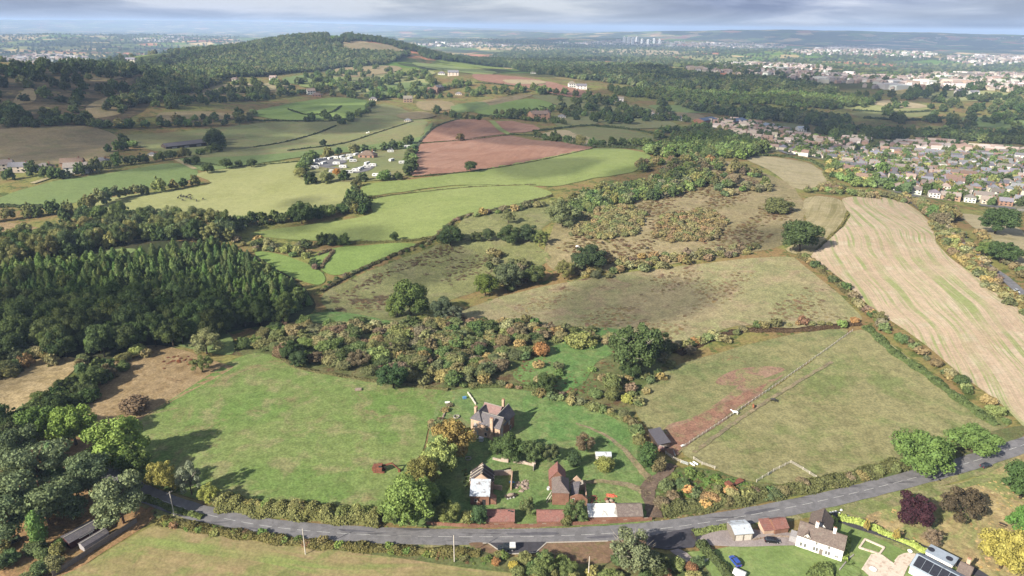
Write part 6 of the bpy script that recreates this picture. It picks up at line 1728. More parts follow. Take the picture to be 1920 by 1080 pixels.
# named far houses and farms
def far_house(px, k, wi, ri, rz, label, sc=1.0):
    x, y = G2(*px); e = put_house(k, x, y, R(rz), wi, ri, label, None, 2); e.scale = (sc, sc, sc); return e
for px, k, wi, ri, rz, lb, sc in [
    ((765, 192), 0, 4, 3, 10, 'pink painted house among trees on the far slope', 1.7), ((812, 174), 3, 2, 2, -15, 'red brick farmhouse beside the far barns', 1.5),
    ((822, 170), 3, 2, 1, 60, 'long brick barn beside the far farmhouse', 1.6), ((1072, 164), 2, 0, 3, 5, 'white house with pale roof on the far ridge', 1.9), ((1090, 167), 3, 0, 1, 0, 'low white wing of the far ridge house', 1.6),
    ((1160, 190), 3, 0, 3, -10, 'small white house right of the far ploughed field', 1.3), ((1012, 222), 3, 2, 2, 5, 'red brick farmhouse above the ploughed fields', 1.7), ((1025, 219), 0, 2, 2, 80, 'brick barn behind the red brick farmhouse', 1.6), ((1000, 220), 0, 2, 0, 40, 'brick range left of the red brick farmhouse', 1.5), ((1053, 221), 1, 0, 1, 0, 'small white bungalow right of the brick farm', 1.1),
    ((356, 173), 0, 0, 2, 20, 'white cottage at the edge of the hillside wood', 1.5), ((342, 192), 1, 3, 1, 10, 'grey roofed house below the white cottage', 1.5), ((513, 151), 0, 0, 3, 0, 'tiny white house high in the wood edge', 1.5), ((583, 177), 0, 0, 3, 30, 'white gabled house above the bright rounded field', 1.6), ((594, 181), 1, 2, 2, 10, 'low house beside the white gabled house', 1.4), ((440, 152), 1, 1, 0, 0, 'small house under the hillside wood', 1.4), ((580, 130), 0, 0, 3, 0, 'white speck of a house in the high wood', 1.3),
    ((1228, 222), 0, 0, 1, 0, 'white house on the lane left of the village', 1.2), ((1240, 226), 0, 0, 1, 30, 'second white house on the lane left of the village', 1.1), ((1275, 226), 2, 0, 4, 0, 'white hipped house at the village edge', 1.1), ((1220, 212), 1, 3, 0, 0, 'pale bungalow above the lane', 1.0),
    ((12, 318), 0, 1, 3, 20, 'pale house at the far left edge', 1.3), ((40, 322), 3, 3, 1, 10, 'long low house among the left trees', 1.2), ((85, 318), 1, 0, 0, 0, 'white bungalow behind the left fields', 1.2), ((138, 315), 3, 2, 2, 15, 'brick house beside the glasshouse', 1.3), ((145, 324), 3, 0, 3, 20, 'white roofed nursery building on the left', 1.3), ((192, 305), 1, 0, 1, 0, 'white shed roof among the left trees', 1.0), ((286, 292), 1, 0, 1, 0, 'tiny white shed below the long dark barn', .7),
    ((246, 117), 3, 1, 1, 0, 'pale farm building on the high left ridge', 1.8), ((270, 118), 1, 0, 1, 10, 'white building on the high left ridge', 1.5), ((690, 296), 1, 2, 2, -10, 'red roofed reception building in the caravan park', 1.5),
    ((700, 188), 1, 1, 1, 0, 'grey roofed bungalow behind the far farm', 1.2), ((860, 178), 1, 1, 1, 0, 'small grey building in a green plot', 1.1), ((828, 140), 1, 0, 1, 0, 'white farm on the upper slope', 1.5), ((850, 142), 3, 1, 1, 0, 'grey farm sheds on the upper slope', 1.8), ((1000, 138), 1, 0, 0, 0, 'pale house by the far wood edge', 1.4),
    ((765, 228), 1, 3, 1, 0, 'field shelter at the corner of the ploughed field', .9), ((1800, 178), 3, 0, 1, 0, 'white farm range in the fields right of the village', 1.6), ((1825, 178), 3, 0, 1, 0, 'second white farm range right of the village', 1.4)]:
    far_house(px, k, wi, ri, rz, lb, sc)
# long dark barn, blue village sheds
for pa, pb, lb, mw, mr, dp, h in [((312, 280), (388, 274), 'long dark barn in the left pastures', M_DARKW, M_FELT, 14, 4.5), ((1320, 232), (1344, 230), 'blue roofed hall at the top of the village', B_RED, None, 22, 6.5), ((1370, 234), (1402, 232), 'large blue roofed factory shed at the top of the village', B_RED, None, 26, 6.5), ((1426, 239), (1442, 242), 'white roofed shed right of the blue factory', M_WHITE, M_ZINC, 16, 5), ((1452, 244), (1476, 248), 'long pale roofed works at the village edge', M_WHITE, M_ZINC, 14, 4.5), ((1497, 246), (1512, 247), 'pale domed hall behind the village', M_WHITE, M_CORR, 18, 5)]:
    if mr is None: mr = MATS.setdefault('bluesheet', plain_mat('blue_roof_sheet', S('4f6488', .5), .5, .08, 1))
    e, L = site('hall', pa, pb, lb, 'building')
    gable(e, 0, L, 0, dp, h, h + 3.0, 'x', mw, mr, .4, -2.0)
    for k in range(3): door(e, 'y-', 0, L * (.2 + .3 * k), L * .12, 3.2, M_BOARD)

# ------------------------------------------------------------------ caravan park
drape('caravan_park', [(570,340),(562,322),(590,302),(650,290),(740,282),(770,285),(768,325),(720,338),(640,342)], GM['olive'], 2.5, True, .5, 'grass of the caravan park')
drape('hardstanding', [(592,304),(630,300),(650,306),(610,314)], M_LANE, 4, True, .3, 'grey hardstanding for the upper caravans'); drape('hardstanding', [(660,318),(690,312),(704,312),(690,322),(664,326)], M_LANE, 4, True, .3, 'grey hardstanding for the lower caravans')
cv = MB(); P_ = [(-3.2, .55), (3.2, .55), (3.35, 1.3), (3.15, 2.3), (2.8, 2.6), (-2.8, 2.6), (-3.15, 2.3), (-3.35, 1.3)]
A = [(a, -1.12, c) for a, c in P_]; B_ = [(a, 1.12, c) for a, c in P_]; cv.poly(A); cv.poly(B_[::-1])
for i in range(8): cv.poly([A[(i + 1) % 8], A[i], B_[i], B_[(i + 1) % 8]])
CV_B = cv.mesh('body', M_WSHEET)
CV_W = MB().box(-2.4, -.6, -1.15, 1.15, 1.45, 2.05).box(.6, 2.4, -1.15, 1.15, 1.45, 2.05).mesh('window', M_GLASS)
CV_T = MB().tube([(0, -1.14, .35), (0, -.9, .35)], .33, 10).mesh('wheel', M_BLACK)
CV = [(215,785),(245,768),(285,765),(325,760),(372,753),(430,748),(480,737),(550,730),(625,715),(690,705),(570,755),(632,742),(660,770),(768,690),(845,688),(1030,650),(1040,672),(1208,623),(365,795),(295,808),(272,838),(495,797),(560,830),(425,880),(410,915),(620,887),(690,868),(742,850),(800,830),(803,797),(858,815),(1160,788),(1050,763),(897,918),(998,910)]
cvp = [(540 + a / 5.4, 160 + c / 5.4 + 2) for a, c in CV]
for (a, c), (wd, wx) in zip(cvp, place_words(cvp, lambda t: t[0], lambda t: -t[1])):
    p = G(a, c); e = empty('caravan', p + Vector((0, 0, .4)), random.choice([.2, -.15, .5, 1.2]), 'white touring caravan, %s %s of the caravan park' % (wd, wx), 'caravan', 'caravans of the caravan park')
    e.scale = (1.15, 1.15, 1.15)
    link('body', CV_B, e); link('window', CV_W, e); link('wheel', CV_T, e)

# ------------------------------------------------------------------ tower blocks far away
tb = MB().box(-12, 12, -10, 10, -5, 52).box(-4, 4, -4, 4, 52, 56).mesh('block', plain_mat('tower_wall', S('ffffff', .9), .8, .05, .1))
ts = MB()
for k in range(14): ts.box(-12.05, 12.05, -10.05, 10.05, 3 + k * 3.5, 4.4 + k * 3.5)
ts = ts.mesh('window_band', plain_mat('tower_glass', S('8b93a0', .5), .4, .05, .1))
for k, x in enumerate([1170, 1178, 1186, 1194, 1204, 1215, 1226, 1236]):
    xx, yy = G2(x, 81 + (k % 3)); e = empty('tower_block', (xx, yy, float(Z(xx, yy))), .2 * k, ['leftmost', 'second', 'third', 'fourth', 'fifth', 'sixth', 'seventh', 'rightmost'][k] + ' white tower block on the horizon right of centre', 'tower block', 'distant tower blocks')
    e.scale = (1.3, 1.3, 1.3 if k < 4 else 1.0); link('block', tb, e); link('window_band', ts, e)

# ------------------------------------------------------------------ far towns, one mass
m2, nt, bs = nodes_of('far_house'); at = nnode(nt, 'ShaderNodeAttribute', attribute_type='INSTANCER', attribute_name='col'); nt.links.new(at.outputs['Color'], bs.inputs['Base Color']); bs.inputs['Roughness'].default_value = .8
m3, nt, bs = nodes_of('far_roof'); at = nnode(nt, 'ShaderNodeAttribute', attribute_type='INSTANCER', attribute_name='col'); nt.links.new(mixc(nt, .65, at.outputs['Color'], S('a08478', .55)), bs.inputs['Base Color']); bs.inputs['Roughness'].default_value = .7
fh = bpy.data.collections.new('house_shapes')
for k in (0, 2, 3):
    wa, ro_, ch, wi = house_parts(k); wa_n = len(wa.f)
    b = MB(); b.v = wa.v + ro_.v; b.f = wa.f + [tuple(i + len(wa.v) for i in f) for f in ro_.f]; b.mi = [0] * wa_n + [1] * len(ro_.f)
    fh.objects.link(bpy.data.objects.new('house_shape_%d' % k, b.mesh('house_shape', [m2, m3])))
b = MB().box(-22, 22, -14, 14, -2, 8).box(-21, 21, -13, 13, 8, 9.5, 1); fh.objects.link(bpy.data.objects.new('house_shape_9', b.mesh('works_shape', [m2, m2])))
TP = []
def far_town(px, base, slope, dens, big=0.03, k=1.0, bright=1.0):
    A = np.array([G2(*p) for p in px]); D = np.hypot(A[:, 0], A[:, 1]).mean(); gap = base + slope * D
    for x, y in area_pts(px, gap, .4, dens):
        works = random.random() < big
        c = jitter_col(mul(random.choice([S('b8b4b0', .6), S('a89c94', .55)] + [S('f4f0ea', .75), S('e6d6c6', .65), S('d8b8a4', .55), S('f0ece6', .75)]), bright * .72), .1)
        s = min(gap / 20, 1.25) * k * random.uniform(.85, 1.2)
        TP.append((3 if works else random.randrange(3), x, y, float(Z(x, y)), s, s, s * (1 if works else 1.1), random.choice([0, .4, 1.2, 2.0]) + random.uniform(-.2, .2), c))
far_town([(1460,150),(1540,140),(1700,143),(1930,140),(1930,165),(1800,163),(1640,160),(1520,156)], 16, .0022, .55)
far_town([(1280,130),(1360,118),(1480,118),(1560,130),(1540,140),(1420,142),(1330,140)], 16, .0024, .4)
far_town([(1480,95),(1560,86),(1660,90),(1760,102),(1740,110),(1600,104),(1500,102)], 16, .0028, .55, .05)
far_town([(1760,112),(1930,104),(1930,118),(1830,124)], 16, .0028, .5, .05)
far_town([(1020,80),(1150,76),(1300,78),(1480,84),(1470,90),(1300,88),(1100,84)], 18, .003, .5, .1)
far_town([(780,84),(860,80),(960,82),(1000,88),(880,90)], 18, .003, .5, .1)
far_town([(-10,108),(60,102),(130,104),(170,112),(80,118),(-10,118)], 16, .0026, .6)
far_town([(230,74),(320,70),(380,72),(340,78),(260,80)], 18, .003, .3)
far_town([(1560,166),(1700,162),(1930,168),(1930,172),(1700,170)], 18, .002, .4)
far_town([(1600,72),(1800,70),(1930,70),(1930,76),(1700,76)], 20, .003, .12, .2)
for t_, x, y, rz, nm, p in rest_h: TP.append((random.randrange(3), x, y, float(Z(x, y)), 1, 1, 1, rz, jitter_col(random.choice(WALLS)[1], .1)))
scatter_object('distant_town', TP, fh, 'pale houses of the distant towns across the plain')
print('houses', len(near_h), len(TP))
# ================================================================== vehicles
def paint(name, c, k=0.5): return plain_mat(name, S(c, k), 0.25, 0.05, 1.0, 0.0, 0.6)
M_RED = plain_mat('tail_light', (0.35, 0.01, 0.01), 0.3, 0.05); M_LAMP = plain_mat('head_light', (0.7, 0.7, 0.68), 0.2, 0.05)
M_RIM = plain_mat('wheel_rim', (0.4, 0.4, 0.42), 0.35, 0.05, metal=0.6)
def loft(b, st, mi=0):
    """cross sections (x, half width at sill, half width at top, z bottom, z top) joined along x"""
    rows = []
    for x, wb, wt, z0, z1 in st:
        n = len(b.v)
        b.v += [(x, -wb * .9, z0), (x, -wb, z0 + (z1 - z0) * .35), (x, -wt, z1 - .04), (x, -wt * .85, z1), (x, wt * .85, z1), (x, wt, z1 - .04), (x, wb, z0 + (z1 - z0) * .35), (x, wb * .9, z0)]
        rows.append(n)
    for a, c in zip(rows[:-1], rows[1:]):
        for i in range(8):
            j = (i + 1) % 8; b.f.append((a + i, c + i, c + j, a + j)); b.mi.append(mi)
    b.f.append(tuple(rows[0] + i for i in range(8))); b.mi.append(mi)
    b.f.append(tuple(rows[-1] + i for i in range(8))[::-1]); b.mi.append(mi)
def wheels(e, xs, y, r=.32):
    for x in xs:
        for s in (-1, 1):
            w = MB().tube([(x, s * (y - .2), r), (x, s * y, r)], r, 14).build('wheel', M_BLACK, e)
            MB().tube([(x, s * (y - .02), r), (x, s * (y + .015), r)], r * .6, 10).build('rim', M_RIM, w)
def car(px, head_px, mat, label, L=4.3, W=1.78, H=1.46, name='car', hatch=True):
    a, h = G(*px), G(*head_px); d = h - a
    e = empty(name, (a.x, a.y, a.z + .2), math.atan2(d.y, d.x), label, 'car')
    w = W / 2
    b = MB(); f = L / 2
    loft(b, [(-f, w * .82, w * .78, .38, .86), (-f + .12, w * .95, w * .9, .26, .95), (-f * .5, w, w * .95, .22, .98), (0, w, w * .96, .22, .95), (f * .45, w, w * .93, .22, .92), (f * .8, w * .96, w * .86, .24, .82), (f, w * .8, w * .72, .36, .66)])
    b.build('body', mat, e, False)
    g = MB(); xr = -f + (.18 if hatch else .75)
    loft(g, [(xr, w * .86, w * .62, .9, .98), (xr + .45, w * .9, w * .70, .9, H - .06), (f * .12, w * .9, w * .70, .9, H - .05), (f * .5, w * .84, w * .6, .88, .93)])
    g.build('window', M_GLASS, e)
    r = MB(); loft(r, [(xr + .4, w * .72, w * .68, H - .08, H), (-.2, w * .74, w * .7, H - .07, H + .03), (f * .14, w * .72, w * .66, H - .08, H - .01)]); r.build('roof', mat, e)
    wheels(e, (-f * .6, f * .62), w * .98)
    for s in (-1, 1):
        MB().box(f * .9, f * .985, s * w * .62 - .16, s * w * .62 + .16, .55, .68).build('headlight', M_LAMP, e)
        MB().box(-f - .01, -f + .08, s * w * .66 - .12, s * w * .66 + .12, .62, .84).build('tail_light', M_RED, e)
        MB().box(f * .30, f * .38, s * (w + .02) - .06, s * (w + .02) + .06, .92, 1.04).build('mirror', mat, e)
    return e
car((1378, 1056), (1370, 1046), paint('blue_paint', '2f55b8', .6), 'bright blue car on the cottage lawn')
car((1447, 1017), (1459, 1018), paint('black_paint', '23232b', .5), 'black car on the gravel drive by the white cottage')
car((1848, 876), (1864, 871), paint('dark_blue_paint', '39404e', .5), 'dark car driving along the right stretch of road')
car((24, 1018), (40, 1010), paint('dark_green_paint', '20302e', .5), 'dark car parked under the pines at the left edge')
car((1906, 548), (1916, 557), paint('silver_paint', 'b8bcc4', .6), 'silver car on the lane between the autumn hedges')
# pickup with a white box
a, h = G(950, 1031), G(930, 1031); d = h - a
e = empty('pickup_truck', (a.x, a.y, a.z + .2), math.atan2(d.y, d.x), 'dark pickup truck with a white box on its bed in the lay-by', 'truck')
M_PICK = paint('pickup_paint', '263038', .5)
b = MB(); loft(b, [(-2.6, .84, .84, .5, 1.1), (-2.5, .9, .88, .4, 1.12), (0, .92, .9, .36, 1.12), (1.1, .92, .88, .36, 1.12), (2.2, .9, .84, .38, 1.02), (2.6, .78, .72, .45, .9)]); b.build('body', M_PICK, e)
g = MB(); loft(g, [(-.75, .82, .70, 1.05, 1.2), (-.65, .82, .70, 1.05, 1.76), (.6, .82, .68, 1.05, 1.76), (1.25, .8, .6, 1.05, 1.14)]); g.build('window', M_GLASS, e)
r = MB(); loft(r, [(-.72, .7, .68, 1.74, 1.82), (.62, .69, .66, 1.74, 1.82)]); r.build('roof', M_PICK, e)
b = MB(); loft(b, [(-2.55, .86, .80, 1.12, 1.95), (-2.45, .88, .82, 1.12, 2.0), (-.82, .88, .82, 1.12, 2.0)]); b.build('cargo_box', M_WSHEET, e)
wheels(e, (-1.6, 1.7), .93, .38)
for s in (-1, 1):
    MB().box(2.45, 2.6, s * .6 - .15, s * .6 + .15, .72, .86).build('headlight', M_LAMP, e); MB().box(-2.62, -2.54, s * .72 - .08, s * .72 + .08, .7, 1.0).build('tail_light', M_RED, e)
    MB().box(.9, 1.02, s * 1.0 - .1, s * 1.0 + .1, 1.1, 1.28).build('mirror', M_PICK, e)

# old excavator
a, h = G(712, 884), G(745, 886); d = h - a
e = empty('excavator', (a.x, a.y, a.z + .06), math.atan2(d.y, d.x), 'rusty old excavator abandoned in the meadow', 'excavator')
for s in (-1, 1):
    b = MB(); n = 16; P = [(1.9 * math.cos(t) if abs(math.cos(t)) < .75 else (1.5 if math.cos(t) > 0 else -1.5) + .42 * math.cos(t), .45 + .45 * math.sin(t)) for t in [2 * math.pi * i / n for i in range(n)]]
    F_ = [(p[0], s * 1.0 - .25, p[1]) for p in P]; Bk = [(p[0], s * 1.0 + .25, p[1]) for p in P]
    b.poly(F_[::-1]); b.poly(Bk)
    for i in range(n): b.poly([F_[i], F_[(i + 1) % n], Bk[(i + 1) % n], Bk[i]])
    b.build('track', M_RUST, e)
MB().box(-2.2, 1.1, -1.25, 1.25, .95, 2.2).build('engine_house', M_RUST, e)
c = MB().box(-.3, 1.2, -1.2, .1, 2.2, 3.3).build('cab', M_RUST, e)
MB().box(.1, 1.21, -1.21, -.2, 2.45, 3.1).build('window', M_GLASS, c)
MB().bar((1.0, .5, 2.0), (4.2, .5, 3.2), .4, .5).build('boom', M_RUST, e)
MB().bar((4.2, .5, 3.25), (6.6, .5, .8), .32, .4).build('dipper_arm', M_RUST, e)
MB().hexa([(6.1, 0, 0), (7.1, 0, 0), (7.1, 1, 0), (6.1, 1, 0), (6.3, 0, .9), (6.9, 0, 1.0), (6.9, 1, 1.0), (6.3, 1, .9)]).build('bucket', M_RUST, e)
MB().tube([(1.1, .5, 1.5), (3.0, .5, 2.6)], .1, 6).build('ram', M_STEEL, e)
# rusty flat trailer with a box
a, h = G(1362, 917), G(1391, 903); d = h - a
e = empty('farm_trailer', (a.x, a.y, a.z + .08), math.atan2(d.y, d.x), 'rusty flat trailer with a box standing in the brambles', 'trailer'); L = d.length
MB().box(0, L, -.9, .9, .7, .95).build('bed', M_RUST, e); MB().box(0, 1.8, -1.1, 1.1, .96, 2.0).build('box', M_RUST, e)
for x in (1.2, L - 1.2):
    for s in (-1, 1): MB().tube([(x, s * .8, .4), (x, s * 1.05, .4)], .4, 12).build('wheel', M_BLACK, e)
MB().bar((L, 0, .8), (L + 1.2, 0, .6), .12).build('drawbar', M_RUST, e)
# boat trailer like wagon in the yard
a, h = G(947, 935), G(968, 930); d = h - a
e = empty('farm_trailer', (a.x, a.y, a.z + .06), math.atan2(d.y, d.x), 'dark old trailer loaded with scrap between the two barns', 'trailer')
MB().box(0, 3.6, -.8, .8, .55, .75).build('bed', M_DARKW, e); MB().ball((1.9, 0, .95), (1.3, .7, .5), 10, 6).build('load', M_STONE, e)
for x in (.6, 1.5, 2.6): MB().tube([(x, -.95, .32), (x, -.75, .32)], .3, 10).build('wheel', M_FRAME, e)
for x in (.6, 2.6): MB().tube([(x, .75, .32), (x, .95, .32)], .3, 10).build('wheel', M_BLACK, e)
MB().bar((3.6, 0, .6), (4.6, 0, .4), .1).build('drawbar', M_RUST, e)

# ------------------------------------------------------------------ yard clutter
def lump(px, r, h, mat, name, label, cat, n=22, seed=1):
    """a heap: many irregular chunks piled on the ground, one mass"""
    p = G(*px); q = random.Random(seed); b = MB()
    for i in range(n):
        th = q.uniform(0, 6.28); k = math.sqrt(q.random()); x, y = r * k * math.cos(th), r * 1.0 * k * math.sin(th); z = h * (1 - k) * q.uniform(.3, 1)
        s = r * q.uniform(.16, .34)
        b.ball((x, y, z), (s * q.uniform(.7, 1.3), s * q.uniform(.7, 1.3), s * q.uniform(.4, .8)), 6, 4)
    return tag(b.build(name, mat, None, False, p), label, cat)
M_ORANGE = plain_mat('orange_netting', S('f0623f', .6), .7, .15, 2); M_BLUE = plain_mat('blue_sheet', S('5a9ad0', .6), .6, .15, 1.5)
def tarp(px, lx, ly, mat, name, label, seed=3):
    p = G(*px); q = random.Random(seed); n, m_ = 9, 7
    V = []; F = []
    for j in range(m_):
        for i in range(n):
            u, v = i / (n - 1) - .5, j / (m_ - 1) - .5
            V.append((u * lx + q.uniform(-.15, .15), v * ly + q.uniform(-.15, .15), max(.06, .5 * math.exp(-6 * (u * u + v * v)) + q.uniform(-.1, .18))))
    for j in range(m_ - 1):
        for i in range(n - 1): F.append((j * n + i, j * n + i + 1, j * n + n + i + 1, j * n + n + i))
    b = MB(); b.v = V; b.f = F; b.mi = [0] * len(F)
    o = b.build(name, mat, None, False, p)
    return tag(o, label, 'sheet')
tarp((1146, 930), 3.4, 2.0, M_ORANGE, 'netting', 'crumpled orange netting on the yard grass')
tarp((960, 905), 2.2, 1.2, M_BLUE, 'tarpaulin', 'small blue sheet lying behind the patched barn', 4)
lump((977, 913), 2.6, 1.0, M_STONE, 'rubble_heap', 'heap of pale rubble in the yard behind the patched barn', 'rubble', 26, 2)
lump((985, 903), 1.2, .6, M_STONE, 'rubble_heap', 'small pile of stone beside the yard rubble', 'rubble', 14, 3)
lump((1115, 938), 2.0, .6, M_RUST, 'scrap_heap', 'brown scrap heap right of the collapsed wing', 'scrap', 18, 4)
q = random.Random(8)
for k, (x, y) in enumerate([(1137, 938), (1146, 941), (1150, 946), (1139, 943), (1142, 953), (1131, 953), (1126, 958), (1112, 955)]):
    p = G(x, y); b = MB(); b.ball((0, 0, .45), (.75, .6, .55), 8, 5)
    tag(b.build('boulder', M_STONE if k % 2 else M_RUST, None, False, p, q.uniform(0, 3)), ['first stone nearest the netting', 'second stone right of the netting row', 'third stone right of the first', 'stone at the left of the upper row', 'stone at the lower end of the row', 'stone left of the lower end', 'stone near the grey roofed shed', 'leftmost stone of the row'][k] + ' in the yard', 'boulder', 'stones in the yard')
def ring(px, r, h, mat, label, name='stone_ring'):
    p = G(*px); n = 20; b = MB()
    for i in range(n):
        a0, a1 = 2 * math.pi * i / n, 2 * math.pi * (i + 1) / n
        c = [(math.cos(t), math.sin(t)) for t in (a0, a1)]
        ri = r * .78
        b.hexa([(ri * c[0][0], ri * c[0][1], 0), (r * c[0][0], r * c[0][1], 0), (r * c[1][0], r * c[1][1], 0), (ri * c[1][0], ri * c[1][1], 0), (ri * c[0][0], ri * c[0][1], h), (r * c[0][0], r * c[0][1], h), (r * c[1][0], r * c[1][1], h), (ri * c[1][0], ri * c[1][1], h)])
    return tag(b.build(name, mat, None, False, p), label, 'ring')
ring((856, 783), 1.2, .7, M_CONC, 'pale concrete well ring left of the farmhouse')
ring((878, 861), 1.1, .5, M_CONC, 'grey concrete ring under the orange maple')
p = G(871, 748); tag(MB().box(-.7, .7, -.5, .5, 0, .9).box(-.75, .75, -.55, .55, .9, 1.0).build('water_butt', M_BLUE, None, False, p, .3), 'blue tank behind the farmhouse', 'tank')
p = G(839, 756); tag(MB().box(-1.0, 1.0, -.35, .35, 0, .6).box(-.8, .8, -.2, .2, .6, .62).build('trough', M_WHITE, None, False, p, .1), 'white water trough on the meadow edge', 'trough')
p = G(672, 732); tag(MB().box(-1.3, 1.3, -.8, .8, .1, .8).box(-1.4, 1.4, -.9, .9, 0, .1).build('trough', M_STONE, None, False, p, .1), 'brownish trough at the back of the meadow', 'trough')
for k, (x, y, c) in enumerate([(1089, 880, 'white board leaning on the yard bank'), (1004, 913, 'pale pallet lying in the yard grass'), (1188, 882, 'short pale hurdle by the grass track'), (1196, 870, 'white hurdle beside the evergreen')]):
    p = G(x, y); e = empty('pallet', p, .3 * k, c, 'pallet', None)
    for j in range(5): MB().box(-.9, .9, -.6 + j * .27, -.42 + j * .27, .12, .16).build('slat', M_FRAME if k == 0 else M_PALEW, e)
    for j in (-.8, 0, .76): MB().box(j, j + .08, -.6, .66, 0, .12).build('bearer', M_PALEW, e)
for k, (x, y) in enumerate([(1298, 872), (1304, 870)]):
    p = G(x, y); tag(MB().tube([(-1.0, 0, .35), (1.0, 0, .35)], .3, 12).build('drum', M_WHITE, None, False, p, R(-52)), ['left', 'right'][k] + ' one of two white drums beside the paddock gate', 'drum')
p = G(1280, 838); e = empty('quad_bike', p + Vector((0, 0, .1)), R(30), 'small white and grey quad bike at the paddock corner', 'quad bike')
b = MB(); loft(b, [(-.8, .35, .3, .4, .7), (0, .4, .3, .4, .85), (.8, .35, .25, .4, .75)]); b.build('body', M_WSHEET, e); wheels(e, (-.55, .55), .5, .26); MB().bar((.35, -.4, 1.0), (.35, .4, 1.0), .06).build('handlebar', M_BLACK, e)
for k, (x, y) in enumerate([(1557, 963), (1562, 962), (1567, 961), (1573, 964), (1577, 958), (1590, 970)]):
    p = G(x, y); tag(MB().ball((0, 0, .25), (.42, .36, .36), 8, 5).build('marker_stone', M_WHITE, None, False, p + Vector((0, 0, .1))), ['leftmost', 'second', 'third', 'fourth', 'fifth', 'rightmost'][k] + ' white painted stone at the drive entrance', 'stone', 'white stones at the drive entrance')
p = G(1386, 1079); e = empty('tunnel_tent', p, R(-35), 'white domed tent at the bottom edge of the lawn', 'tent')
b = MB(); n = 10
for i in range(n):
    a0, a1 = math.pi * i / n, math.pi * (i + 1) / n
    b.poly([(-1.6, 1.6 * math.cos(a0), 1.7 * math.sin(a0)), (1.6, 1.6 * math.cos(a0), 1.7 * math.sin(a0)), (1.6, 1.6 * math.cos(a1), 1.7 * math.sin(a1)), (-1.6, 1.6 * math.cos(a1), 1.7 * math.sin(a1))])
for s in (-1.6, 1.6): b.poly([(s, 1.6 * math.cos(math.pi * i / n), 1.7 * math.sin(math.pi * i / n)) for i in range(n + 1)])
b.build('cover', M_WSHEET, e); MB().box(-1.63, -1.58, -.6, .6, 0, 1.3).build('doorway', M_BOARD, e)
p = G(1880, 986); e = empty('picnic_bench', p, R(-40), 'dark picnic bench in the parkland', 'bench')
MB().box(-1, 1, -.4, .4, .7, .78).build('table_top', M_DARKW, e)
for s in (-.75, .75): MB().box(-1, 1, s - .14, s + .14, .42, .48).build('seat', M_DARKW, e)
for s in (-.7, .7): MB().bar((s, -.8, 0), (s, .1, .7), .09).bar((s, .8, 0), (s, -.1, .68), .09).build('leg', M_DARKW, e)
p = G(1078, 915); 

# ------------------------------------------------------------------ animals
def skin_mesh(name, V, E, Rd, mat, sub=1):
    me = bpy.data.meshes.new(name + '_skeleton'); me.from_pydata(V, E, []); 
    o = bpy.data.objects.new(name, me); COL.objects.link(o)
    md = o.modifiers.new('skin', 'SKIN')
    sv = me.skin_vertices[0].data if me.skin_vertices else None
    if sv is None:
        bm = bmesh.new(); bm.from_mesh(me); bm.verts.layers.skin.verify(); bm.to_mesh(me); bm.free(); sv = me.skin_vertices[0].data
    for i, r_ in enumerate(Rd): sv[i].radius = (r_, r_); sv[i].use_root = (i == 0)
    s = o.modifiers.new('sub', 'SUBSURF'); s.levels = sub; s.render_levels = sub
    dg = bpy.context.evaluated_depsgraph_get()
    out = bpy.data.meshes.new_from_object(o.evaluated_get(dg)); out.name = name
    bpy.data.objects.remove(o); out.materials.clear(); out.materials.append(mat)
    out.polygons.foreach_set('use_smooth', [True] * len(out.polygons))
    return out
mt, nt, bs = nodes_of('coat'); oi = nnode(nt, 'ShaderNodeObjectInfo')
nt.links.new(mixc(nt, 1.0, oi.outputs['Color'], mrange(nt, noise(nt, obj_vec(nt), 3.0, 3), .3, .7, .8, 1.2), 'MULTIPLY'), bs.inputs['Base Color']); bs.inputs['Roughness'].default_value = .7
M_COAT = mt
def quadruped(name, neck_down, s=1.0, cow=False):
    hx = 1.55 if not neck_down else 1.5; hz = 1.75 if not neck_down else .35
    V = [(0, 0, 1.12), (.45, 0, 1.1), (.72, 0, 1.18), (-.5, 0, 1.15), (-.75, 0, 1.18), (1.1, 0, 1.35 if not neck_down else .95), (hx - .15, 0, hz), (hx + .28, 0, hz - .18 if not neck_down else hz - .22)]
    E = [(0, 1), (1, 2), (0, 3), (3, 4), (2, 5), (5, 6), (6, 7)]
    Rd = [.36 if not cow else .42, .36 if not cow else .42, .26, .33 if not cow else .4, .22, .19, .14, .085]
    for sy in (-1, 1):
        n = len(V); V += [(.6, sy * .2, .78), (.63, sy * .2, .45), (.6, sy * .2, .05)]; E += [(1, n), (n, n + 1), (n + 1, n + 2)]; Rd += [.14, .075, .06]
        n = len(V); V += [(-.55, sy * .2, .82), (-.72, sy * .2, .5), (-.64, sy * .2, .05)]; E += [(3, n), (n, n + 1), (n + 1, n + 2)]; Rd += [.17, .08, .06]
    n = len(V); V += [(-.95, 0, 1.0), (-1.0, 0, .55)]; E += [(4, n), (n, n + 1)]; Rd += [.07, .05]
    for sy in (-1, 1):
        n = len(V); V += [(hx - .2, sy * .08, hz + .16)]; E += [(6, n)]; Rd += [.035]
    return skin_mesh(name, [(a * s, b_ * s, c * s) for a, b_, c in V], E, [r_ * s for r_ in Rd], M_COAT)
HORSE_G = quadruped('horse', True); HORSE_S = quadruped('horse', False); COW = quadruped('cow', True, .95, True); COW_S = quadruped('cow', False, .95, True)
def animal(me, px, rz, col, name, label, cat, group, k=1.15):
    p = G(*px); o = link(name, me, None, p + Vector((0, 0, .18)), rz); o.scale = (k, k, k); o.color = (*col, 1)
    return tag(o, label, cat, group)
animal(HORSE_S, (1378, 778), R(170), (.72, .70, .66), 'horse', 'white horse walking in the tan paddock near the fence', 'horse', 'horses in the paddock')
